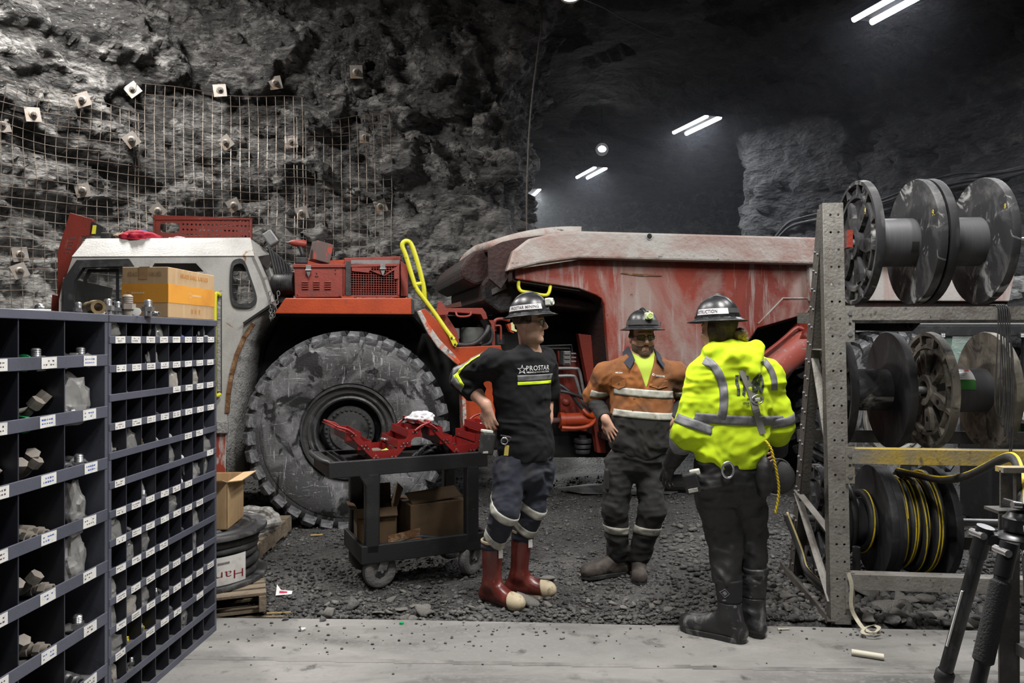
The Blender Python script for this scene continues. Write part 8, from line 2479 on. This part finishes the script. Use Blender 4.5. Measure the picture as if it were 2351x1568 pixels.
    glasses(M, t, 1.0, BLK, mat('lens_amber', (0.10, 0.11, 0.02), rough=0.03, alpha=0.65, spec=1.0))
    for sgn in (-1, 1):
        MB().tube([(HM @ Vector((sgn * .112, .03, -.005))) - wloc(t), (HM @ Vector((sgn * .118, .04, .045))) - wloc(t)], .004, 6).obj('strap_clip', STEEL, t)
    return t
worker_orange()

# ------------------------------------------------------------------ worker in the yellow hoodie, seen from behind
def worker_yellow():
    Yc = 4.10
    t = thing('person', 'worker in fluorescent yellow hoodie with a grey strap across the back', 'person', (1.27, Yc, 0))
    f = Vector((-.30, .954, 0)); Lv = Vector((-f.y, f.x, 0)); Rv = -Lv          # Lv points to his left
    HC = Vector((1.150, 4.115, 1.692)); M = head_matrix(HC, 128, -4)
    neck = P(1668, 812, Yc)
    shL, shR = P(1606, 868, Yc - .02), P(1768, 862, Yc + .03)
    elL, wrL = P(1582, 990, Yc - .02), P(1542, 1062, Yc + .16)
    elR, wrR = P(1784, 975, Yc + .06), P(1790, 1035, Yc + .26)
    chest, waist, hem = P(1690, 890, Yc), P(1682, 1000, Yc), P(1672, 1055, Yc)
    hipL, hipR = P(1640, 1090, Yc - .03), P(1712, 1090, Yc + .02)
    knL, knR = P(1664, 1222, Yc + .04), P(1722, 1215, Yc + .10)
    anL, toL = Vector((1.195, 4.05, .10)), Vector((.955, 4.205, 0))
    anR, toR = Vector((1.345, 4.14, .10)), Vector((1.290, 4.37, 0))
    tpL, tpR = P(1672, 1326, 4.07), P(1731, 1300, 4.14)
    s = Sdf(*bounds([shR, shL, elR, wrR, elL, wrL, anR, anL, toR, toL, HC + ZUP * .05], .17), .005)
    head_sdf(s, M, .97, neck)
    s.loft([(neck, Lv, .08, .07), (neck - ZUP * .05, Lv, .16, .09), (chest, Lv, .17, .11), (waist, Lv, .15, .10), (hem, Lv, .16, .105)], .04)
    s.chain([shR, elR, wrR], [.05, .041, .028], .02); s.chain([shL, elL, wrL], [.05, .041, .028], .02)
    s.chain([hipR, knR, tpR, anR], [.078, .056, .045, .035], .03); s.chain([hipL, knL, tpL, anL], [.078, .056, .045, .035], .03)
    s.cone(anR, anR.lerp(toR, .62) + ZUP * .02, .034, .026, .02); s.cone(anL, anL.lerp(toL, .62) + ZUP * .02, .034, .026, .02)
    hand_sdf(s, wrL, Vector((-.25, .35, -.9)), Vector((.6, .5, -.1)), curl=.4, mirror=-1)
    hand_sdf(s, wrR, Vector((0, .8, -.5)), Vector((-1, 0, 0)), curl=.5, mirror=1)
    s.obj('body', SKIN, t, .05)
    MI = M.inverted()
    def loc(x, y, z): return [MI[i][0] * x + MI[i][1] * y + MI[i][2] * z + MI[i][3] for i in range(3)]
    hs = Sdf(np.array(HC) - .2, np.array(HC) + .18, .0035); head_sdf(hs, M, .97, neck)
    hs.shell(.008, lambda x, y, z: mxr([loc(x, y, z)[1] - .015 + 0 * z, -(loc(x, y, z)[2] + .085) + 0 * x])).obj('hair', HAIR, t)
    bn = Sdf(np.array(P(1700, 770, Yc)) - .08, np.array(P(1700, 770, Yc)) + .08, .004)
    bn.ell(P(1698, 768, Yc - .02), [.042, .038, .034], None, .01).ell(P(1706, 778, Yc - .01), [.028, .03, .026], None, .01); bn.folds(wrinkle(5, .007, (30, 30, 60))); bn.obj('hair_bun', mat('hair_blond', (0.26, 0.17, 0.075), [((0.12, 0.07, 0.03), (50, 50, 90), 0.45, 0.6)], rough=.6), t)
    # gloves and dark undersleeve on the reaching arm
    g = Sdf(*bounds([wrL, wrL + Vector((-.1, .1, -.2))], .12), .004)
    hand_sdf(g, wrL, Vector((-.25, .35, -.9)), Vector((.6, .5, -.1)), curl=.4, mirror=-1, sc=1.09); g.cone(wrL, wrL + (elL - wrL).normalized() * .06, .040, .044, .02); g.obj('glove', GLOVE, t)
    g = Sdf(*bounds([elL, wrL], .10), .005); g.chain([elL.lerp(wrL, .3), wrL], [.062, .045], .02); g.folds(wrinkle(6, .005, (12, 12, 26))); g.obj('undersleeve', PBLK, t)
    g = Sdf(*bounds([elR, wrR, wrR + Vector((0, .12, -.12))], .12), .005); g.chain([elR.lerp(wrR, .4), wrR], [.06, .046], .02); hand_sdf(g, wrR, Vector((0, .8, -.5)), Vector((-1, 0, 0)), curl=.5, mirror=1, sc=1.09); g.obj('glove', GLOVE, t)
    # hoodie
    q = Sdf(*bounds([shR, shL, elR, elL, wrL, hem, neck], .19), .006)
    q.loft([(neck - ZUP * .01, Lv, .115, .098), (neck - ZUP * .06, Lv, .185, .115), (chest + ZUP * .04, Lv, .212, .140), (chest - ZUP * .10, Lv, .208, .145), (waist, Lv, .198, .142), (hem + ZUP * .02, Lv, .190, .138), (hem - ZUP * .025, Lv, .180, .130)], .05)
    q.chain([shL + Rv * .02, elL, elL.lerp(wrL, .42)], [.090, .076, .066], .05)
    q.chain([shR + Lv * .02, elR, elR.lerp(wrR, .35)], [.090, .080, .068], .05)
    # hood lying on the back
    hb = P(1695, 815, Yc - .10)
    q.ell(P(1662, 806, Yc - .03), [.120, .085, .050], np.array(Matrix((Rv, f, ZUP)).transposed()), .03)
    q.ell(P(1700, 822, Yc - .10), [.105, .060, .060], np.array(Matrix((Rv, f, Vector((.1, 0, 1)))).transposed()), .03)
    q.cone(P(1640, 815, Yc - .07), P(1722, 848, Yc - .12), .045, .038, .03)
    q.cone(P(1735, 800, Yc - .05), P(1726, 850, Yc - .12), .042, .036, .03)
    q.cone(neck + ZUP * .06 + f * .02, neck + ZUP * .25 + f * .02, .085, .095, .02, True)
    q.folds(wrinkle(63, .013, (5.5, 5.5, 9)))
    q.cut(plane(hem - ZUP * .035, -ZUP)).cut(lcut(elL.lerp(wrL, .50), (wrL - elL), .12))
    _, bv = q.obj('hoodie', HIVIS, t)
    # reflective braces, waist band, sleeve bands, cuffs
    zbk = P(0, 965, Yc - .14).z
    rband(t, bv, Vector((waist.x, waist.y, zbk)), Vector((.05, 0, 1)), -f, .026, -84, 74, REFL, 'back_band', .27)
    pband(t, bv, [(1616, 826), (1636, 838), (1652, 862), (1661, 892), (1662, 930), (1656, 962)], 20, REFL, 'shoulder_brace')
    pband(t, bv, [(1752, 826), (1768, 846), (1777, 870), (1778, 896)], 14, REFL, 'shoulder_brace')
    axL = (elL - shL).normalized()
    rband(t, bv, shL.lerp(elL, .84), axL + Vector((-.15, 0, 0)), -f + Lv * .3, .026, -95, 95, REFL, 'sleeve_band', .15)
    rband(t, bv, elL.lerp(wrL, .36), (wrL - elL), -f + Lv * .3, .034, -120, 120, REFL, 'sleeve_cuff', .14)
    rband(t, bv, shR.lerp(elR, .88), (elR - shR), -f + Rv * .3, .026, -95, 95, REFL, 'sleeve_band', .15)
    # print on the back
    INKD = mat('print_dark', (0.03, 0.04, 0.03), [((0.15, 0.18, 0.12), 60, 0.5, 0.6)], rough=.8)
    right = Vector((Rv.x, Rv.y, 0)); ray = f
    lay_text('17', INKD, t, bv, 1687, 904, right - ZUP * .06, ZUP, ray, .066, height=.112, bold=.003, spacing=1.0)
    lay_text('60', INKD, t, bv, 1726, 898, right - ZUP * .06, ZUP, ray, .085, height=.105, bold=.003)
    lay_text('CET', INKD, t, bv, 1715, 917, right, ZUP, ray, .018, bold=.001)
    lay_text('UNDERGR', INKD, t, bv, 1705, 926, right, ZUP, ray, .040, bold=.001)
    lay_text('NCE', INKD, t, bv, 1743, 918, right, ZUP, ray, .022, bold=.001)
    lay_text('LEAD', INKD, t, bv, 1713, 932, right, ZUP, ray, .020)
    # trousers
    q = Sdf(*bounds([hipR, hipL, knR, knL, tpR, tpL, hem], .15), .006)
    q.loft([(hem + ZUP * .06, Lv, .172, .118), (hem - ZUP * .04, Lv, .182, .128), (hem - ZUP * .12, Lv, .178, .135)], .04)
    q.chain([hipL - ZUP * .06, knL, tpL - ZUP * .02], [.118, .094, .074], .03); q.chain([hipR - ZUP * .06, knR, tpR - ZUP * .02], [.115, .086, .070], .03)
    q.folds(wrinkle(71, .014, (6, 6, 10)))
    q.cut(plane(Vector((0, 0, .30)), -ZUP))
    _, bvt = q.obj('trousers', PBLK, t)
    for (tp, an, to, nm) in ((tpL, anL, toL, 0), (tpR, anR, toR, 1)):
        b = Sdf(*bounds([tp, an, to, Vector((an.x, an.y, 0))], .13), .0045)
        boot_sdf(b, tp, an, to, .076, .060)
        if nm: b.folds(wrinkle(81, .007, (10, 10, 20)))
        b.cut(plane(Vector((0, 0, .014)), -ZUP)).cut(plane(tp, ZUP))
        zsp = .21
        lo_ = b.copy(); lo_.cut(plane(Vector((0, 0, zsp)), ZUP)); lo_.obj('rubber_boot', BOOTB, t)
        hi_ = b.copy(); hi_.cut(plane(Vector((0, 0, zsp)), -ZUP)); _, bvn = hi_.obj('boot_shaft', NEOP if not nm else BOOTB, t)
        lace_sole(t, an, to, BOOTB, .030, .007)
        if not nm:
            h, n, d = cam_hit(bvn, 1664, 1362)
            if h is not None:
                me = plate_mesh([[(0, .026), (-.024, 0), (0, -.026), (.024, 0)], [(0, .021), (-.0195, 0), (0, -.021), (.0195, 0)], [(0, .014), (-.012, 0), (0, -.014), (.012, 0)]], .0004)
                place2d(me, h, (1, 0, 0), ZUP, bvh=bvn, ray=(0, 1, 0), off=.002)
                for v in me.vertices: v.co -= wloc(t)
                link('boot_emblem', me, REFL, t)
            h, n, d = cam_hit(bvn, 1664, 1378)
            if h is not None: MB().box(h + Vector((0, -.003, 0)), (.026, .002, .006)).obj('boot_tag', REFL, t, world=True)
    # belt with ring, battery, pouch
    zb = P(0, 1074, Yc - .13).z
    bl = Sdf(*bounds([hem, hem - ZUP * .08], .22), .005); bl.loft([(hem + ZUP * .04, Lv, .186, .135), (hem - ZUP * .10, Lv, .190, .140)], .02)
    bl.cut(lambda x, y, z: np.abs(z - zb - (x - 1.2) * .05) - .020 + 0 * y); bl.obj('belt', mat('belt_web', (0.12, 0.11, 0.05), [((0.3, 0.26, 0.04), 12, 0.5, 0.6)], rough=.8), t, .1)
    c = P(1671, 1079, Yc - .165)
    MB().tube([c + Vector((.030 * math.cos(a), 0, .042 * math.sin(a))) for a in [2 * PI * k / 24 for k in range(24)]], .0065, 8, closed=True).obj('belt_ring', STEEL, t, world=True, smooth=True)
    bp = P(1588, 1108, Yc - .10); R_ = Euler((.1, math.radians(-14), math.radians(-15))).to_matrix()
    MB().box(bp, (.080, .065, .115), R_).obj('lamp_battery', GLOVE, t, world=True, bevel=.010)
    MB().box(bp + Vector((.012, -.02, .06)), (.055, .03, .03), R_).obj('battery_cap', LAMPW, t, world=True, bevel=.006)
    MB().box(bp + Vector((.0, -.034, -.035)), (.05, .006, .02), R_).obj('battery_label', REFP, t, world=True)
    # webbing over the back with a buckle, bag and rope at the hip
    pts = [cam_hit(bv, x, y)[0] for x, y in ((1702, 850), (1715, 880), (1726, 910), (1734, 940), (1742, 970), (1750, 996))]
    pts = [p - f * .006 for p in pts if p is not None]
    o = ribbon(spline(pts, 5), .042, right + ZUP * .3)
    o = o.obj('shoulder_strap', mat('strap_olive', (0.20, 0.195, 0.175), rough=.8), t, world=True); md = o.modifiers.new('t', 'SOLIDIFY'); md.thickness = .004
    c = cam_hit(bv, 1735, 917)[0]
    if c is not None:
        c = c - f * .016
        MB().tube([c + right * .034 * math.cos(a) + ZUP * .024 * math.sin(a) for a in [2 * PI * k / 20 for k in range(20)]], .0045, 7, closed=True).obj('strap_buckle', STEEL, t, world=True, smooth=True)
        MB().box(c, (.032, .010, .020), Euler((0, -.2, .3)).to_matrix()).obj('buckle_bar', REFP, t, world=True, bevel=.004)
    g = Sdf(*bounds([P(1755, 1060, Yc - .12), P(1752, 1130, Yc - .1)], .14), .006); g.ell(P(1753, 1100, Yc - .10), [.050, .048, .095], None, .02); g.ell(P(1756, 1070, Yc - .1), [.036, .04, .05], None, .02); g.folds(wrinkle(91, .008, (12, 12, 12))); g.obj('hip_bag', PBLK, t)
    g = MB().lathe([(.0, -.012), (.085, -.010), (.095, 0), (.085, .010), (0, .012)], P(1785, 1095, Yc + .02), (-.4, -.9, .1), 30).obj('respirator_pouch', PBLK, t, world=True, smooth=True)
    MB().tube([P(1785, 1095, Yc + .005) + Vector((.097 * math.cos(a), .04 * math.cos(a), .100 * math.sin(a))) for a in [2 * PI * k / 30 for k in range(30)]], .004, 6, closed=True).obj('pouch_rim', REFL, t, world=True, smooth=True)
    rp = spline([P(1758, 1012, Yc - .13), P(1770, 1030, Yc - .14), P(1778, 1060, Yc - .14), P(1784, 1090, Yc - .13), P(1788, 1120, Yc - .12), P(1786, 1150, Yc - .11), P(1780, 1178, Yc - .1)], 8)
    for k in range(2):
        MB().tube([p + Vector((.004 * math.cos(i * 1.3 + k * PI), .004 * math.sin(i * 1.3 + k * PI), 0)) for i, p in enumerate(rp)], .0042, 6).obj('yellow_rope', mat('rope_yellow', (0.72, 0.52, 0.02), rough=.7), t, world=True, smooth=True)
    HM = hat_matrix(M, .97, .062, 2)
    helmet(HM, t, HATB)
    # the back of the hat faces the viewer: sticker wraps round its side
    hat_patch(HM, t, math.radians(172), math.radians(60), .13, .30, STICK, 'helmet_sticker') if False else None
    return t, HM
wy, HMy = worker_yellow()
hat_patch(HMy, wy, math.radians(-60), math.radians(-152), .13, .30, STICK, 'helmet_sticker')
hat_text('CONSTRUCTION', HMy, wy, math.radians(-42), math.radians(-122), .165, .265, INK)
hat_patch(HMy, wy, math.radians(-120), math.radians(-260), .16, .30, mat('helmet_band', (0.03, 0.03, 0.031), rough=.8), 'goggle_strap', .0012, 30)
# ================================================================== loose rocks, litter, small things on the ground
rd = random.Random(23)
RKM = []
for k in range(8):
    V, Fc = stone_verts(300 + k, 2)
    rq = random.Random(900 + k)
    for _ in range(9):
        d_ = np.array([rq.gauss(0, 1), rq.gauss(0, 1), rq.gauss(0, 1)]); d_ /= np.linalg.norm(d_); h_ = rq.uniform(.32, .62)
        q_ = V @ d_; V = V - np.clip(q_ - h_, 0, None)[:, None] * d_
    V = V * 1.35
    me = np_mesh('rock', V, Fc); me.materials.append(STONE[k % 2]); RKM.append(me)
def rock(px, py, size, label, grp, k=None):
    p = G(px, py)
    o = bpy.data.objects.new('rock', RKM[rd.randrange(8) if k is None else k]); C.objects.link(o)
    s = size * .5
    o.scale = (s * rd.uniform(.9, 1.3), s * rd.uniform(.8, 1.1), s * rd.uniform(.5, .8)); o.rotation_euler = (rd.uniform(-.3, .3), rd.uniform(-.3, .3), rd.uniform(0, 6))
    o.location = (p.x, p.y, float(ground_z(np.array([p.x]), np.array([p.y]))[0]) + s * .42 if p.y > EDGE(p.x) else s * .4)
    return tag(o, label, 'rock', grp)
for i in range(58):
    px = rd.uniform(1950, 2330); py = rd.uniform(1362, 1432)
    rock(px, py, rd.uniform(.05, .15), 'angular grey rock lying under the bottom beam of the reel rack', 'rocks under the reel rack')
for i in range(34):
    px = rd.uniform(1755, 1900); py = rd.uniform(1340, 1428)
    rock(px, py, rd.uniform(.03, .085), 'small angular rock beside the rack base angle', 'rocks beside the rack base')
for i in range(40):
    px = rd.uniform(620, 1120); py = 1425 - abs(rd.gauss(0, 28))
    rock(px, py, rd.uniform(.03, .075), 'small rock along the slab edge before the tool cart', 'rocks along the slab edge by the cart')
rock(812, 1392, .13, 'flat pale rock on the gravel before the tool cart', None, 2)
rock(1205, 1388, .16, 'flat dusty rock between the boots of the worker in black', None, 3)
rock(1255, 1330, .09, 'pale rock behind the toe of a red rubber boot', None, 5)
rock(975, 1408, .10, 'pale dusty rock on the gravel right of the cart caster', None, 1)
for i in range(30):
    px = rd.uniform(1220, 1570); py = rd.uniform(1370, 1424)
    rock(px, py, rd.uniform(.025, .06), 'small rock at the slab edge between two workers', 'rocks at the slab edge between the workers')
# pebbles kicked onto the concrete
b = MB()
for i in range(260):
    px = rd.uniform(470, 2340); py = 1428 + abs(rd.gauss(0, 40)); p = G(px, min(py, 1560)); s = rd.uniform(.002, .008)
    if p.y > EDGE(p.x) - .02: continue
    b.ell((p.x, p.y, s * .6), (s * rd.uniform(1, 1.6), s, s * .7), 5, 4)
tag(b.obj('slab_grit', STONE[0]), 'dark grit and pebbles scattered on the concrete slab', 'grit', kind='stuff')
def lit(name, label, cat, px, py, rz, mb, m, dz=0.0):
    p = G(px, py); o = mb.obj(name, m); z = 0.0
    if p.y > EDGE(p.x): z = float(ground_z(np.array([p.x]), np.array([p.y]))[0]) + .006
    o.location = (p.x, p.y, z + dz); o.rotation_euler = (0, 0, rz)
    return tag(o, label, cat)
CR_ = mat('pvc_cream', (0.55, 0.52, 0.42), rough=.5)
lit('plastic_tube', 'short cream plastic tube lying on the concrete slab', 'tube', 1992, 1510, -.42, MB().lathe([(.011, -.075), (.016, -.075), (.016, .075), (.011, .075), (.011, -.075)], (0, 0, .016), (1, 0, 0), 16), CR_)
lit('cable_tie_stub', 'small pale plastic stub on the slab beside the rubber boots', 'plastic stub', 1797, 1447, .1, MB().tube([(-.03, 0, .006), (.01, 0, .006), (.04, .0, .005)], [.009, .004, .003], 7), CR_)
lit('white_screw', 'white plastic screw anchor on the slab near the bin units', 'anchor', 694, 1448, .7, MB().tube([(-.01, 0, .008), (.018, 0, .008)], [.012, .006], 8), PWHITE)
lit('green_cap', 'bright green plastic cap at the slab edge', 'cap', 922, 1433, 0, MB().lathe([(0, .014), (.012, .012), (.013, 0), (0, 0)], n=14), PGREEN)
p = lit('paper_scrap', 'red and white paper scrap on the gravel beside the pallet', 'paper', 652, 1362, .2, MB().add([(-.05, -.02, .004), (.05, -.02, .006), (.05, .025, .012), (-.02, .03, .02), (-.05, .06, .05)], [(0, 1, 2, 3), (0, 3, 4)]), LWH)
md = p.modifiers.new('t', 'SOLIDIFY'); md.thickness = .002
MB().add([(-.03, .0, .013), (.02, .0, .012), (.02, .015, .016), (-.03, .02, .022)], [(0, 1, 2, 3)]).obj('red_print', mat('ink_crimson', (0.45, 0.01, 0.06), rough=.6), p)
lit('wood_strip', 'thin broken wood strip on the slab edge beside the pallet', 'wood strip', 585, 1409, .05, MB().bb((-.2, -.012, 0), (.2, .012, .012)), WOOD)
lit('wood_splinter', 'yellow wood splinter on the gravel beside the pallet', 'wood strip', 640, 1405, .12, MB().bb((-.07, -.006, 0), (.07, .006, .008)), mat('wood_fresh', (0.42, 0.30, 0.13), rough=.8))
lit('wood_chip', 'small wood chip on the gravel below the truck tyre', 'wood chip', 727, 1226, .2, MB().bb((-.05, -.012, 0), (.05, .012, .008)), mat('wood_fresh', (0.42, 0.30, 0.13), rough=.8))
pl = lit('steel_plate', 'thin curved steel plate lying on the ground behind the worker in orange', 'steel plate', 1430, 1132, .02, MB().prism([(-.7, .15), (-.45, -.10), (.0, -.16), (.5, -.12), (.75, .10), (.4, .35), (-.3, .38)], lambda a, b_, t: (a, b_, t), 0, .012), GREYM)
lit('tarp_lump', 'dark wrapped bundle on the ground by the truck articulation', 'bundle', 1560, 1128, .1, MB().ell((0, 0, .06), (.35, .16, .10), 16, 10), DARK)
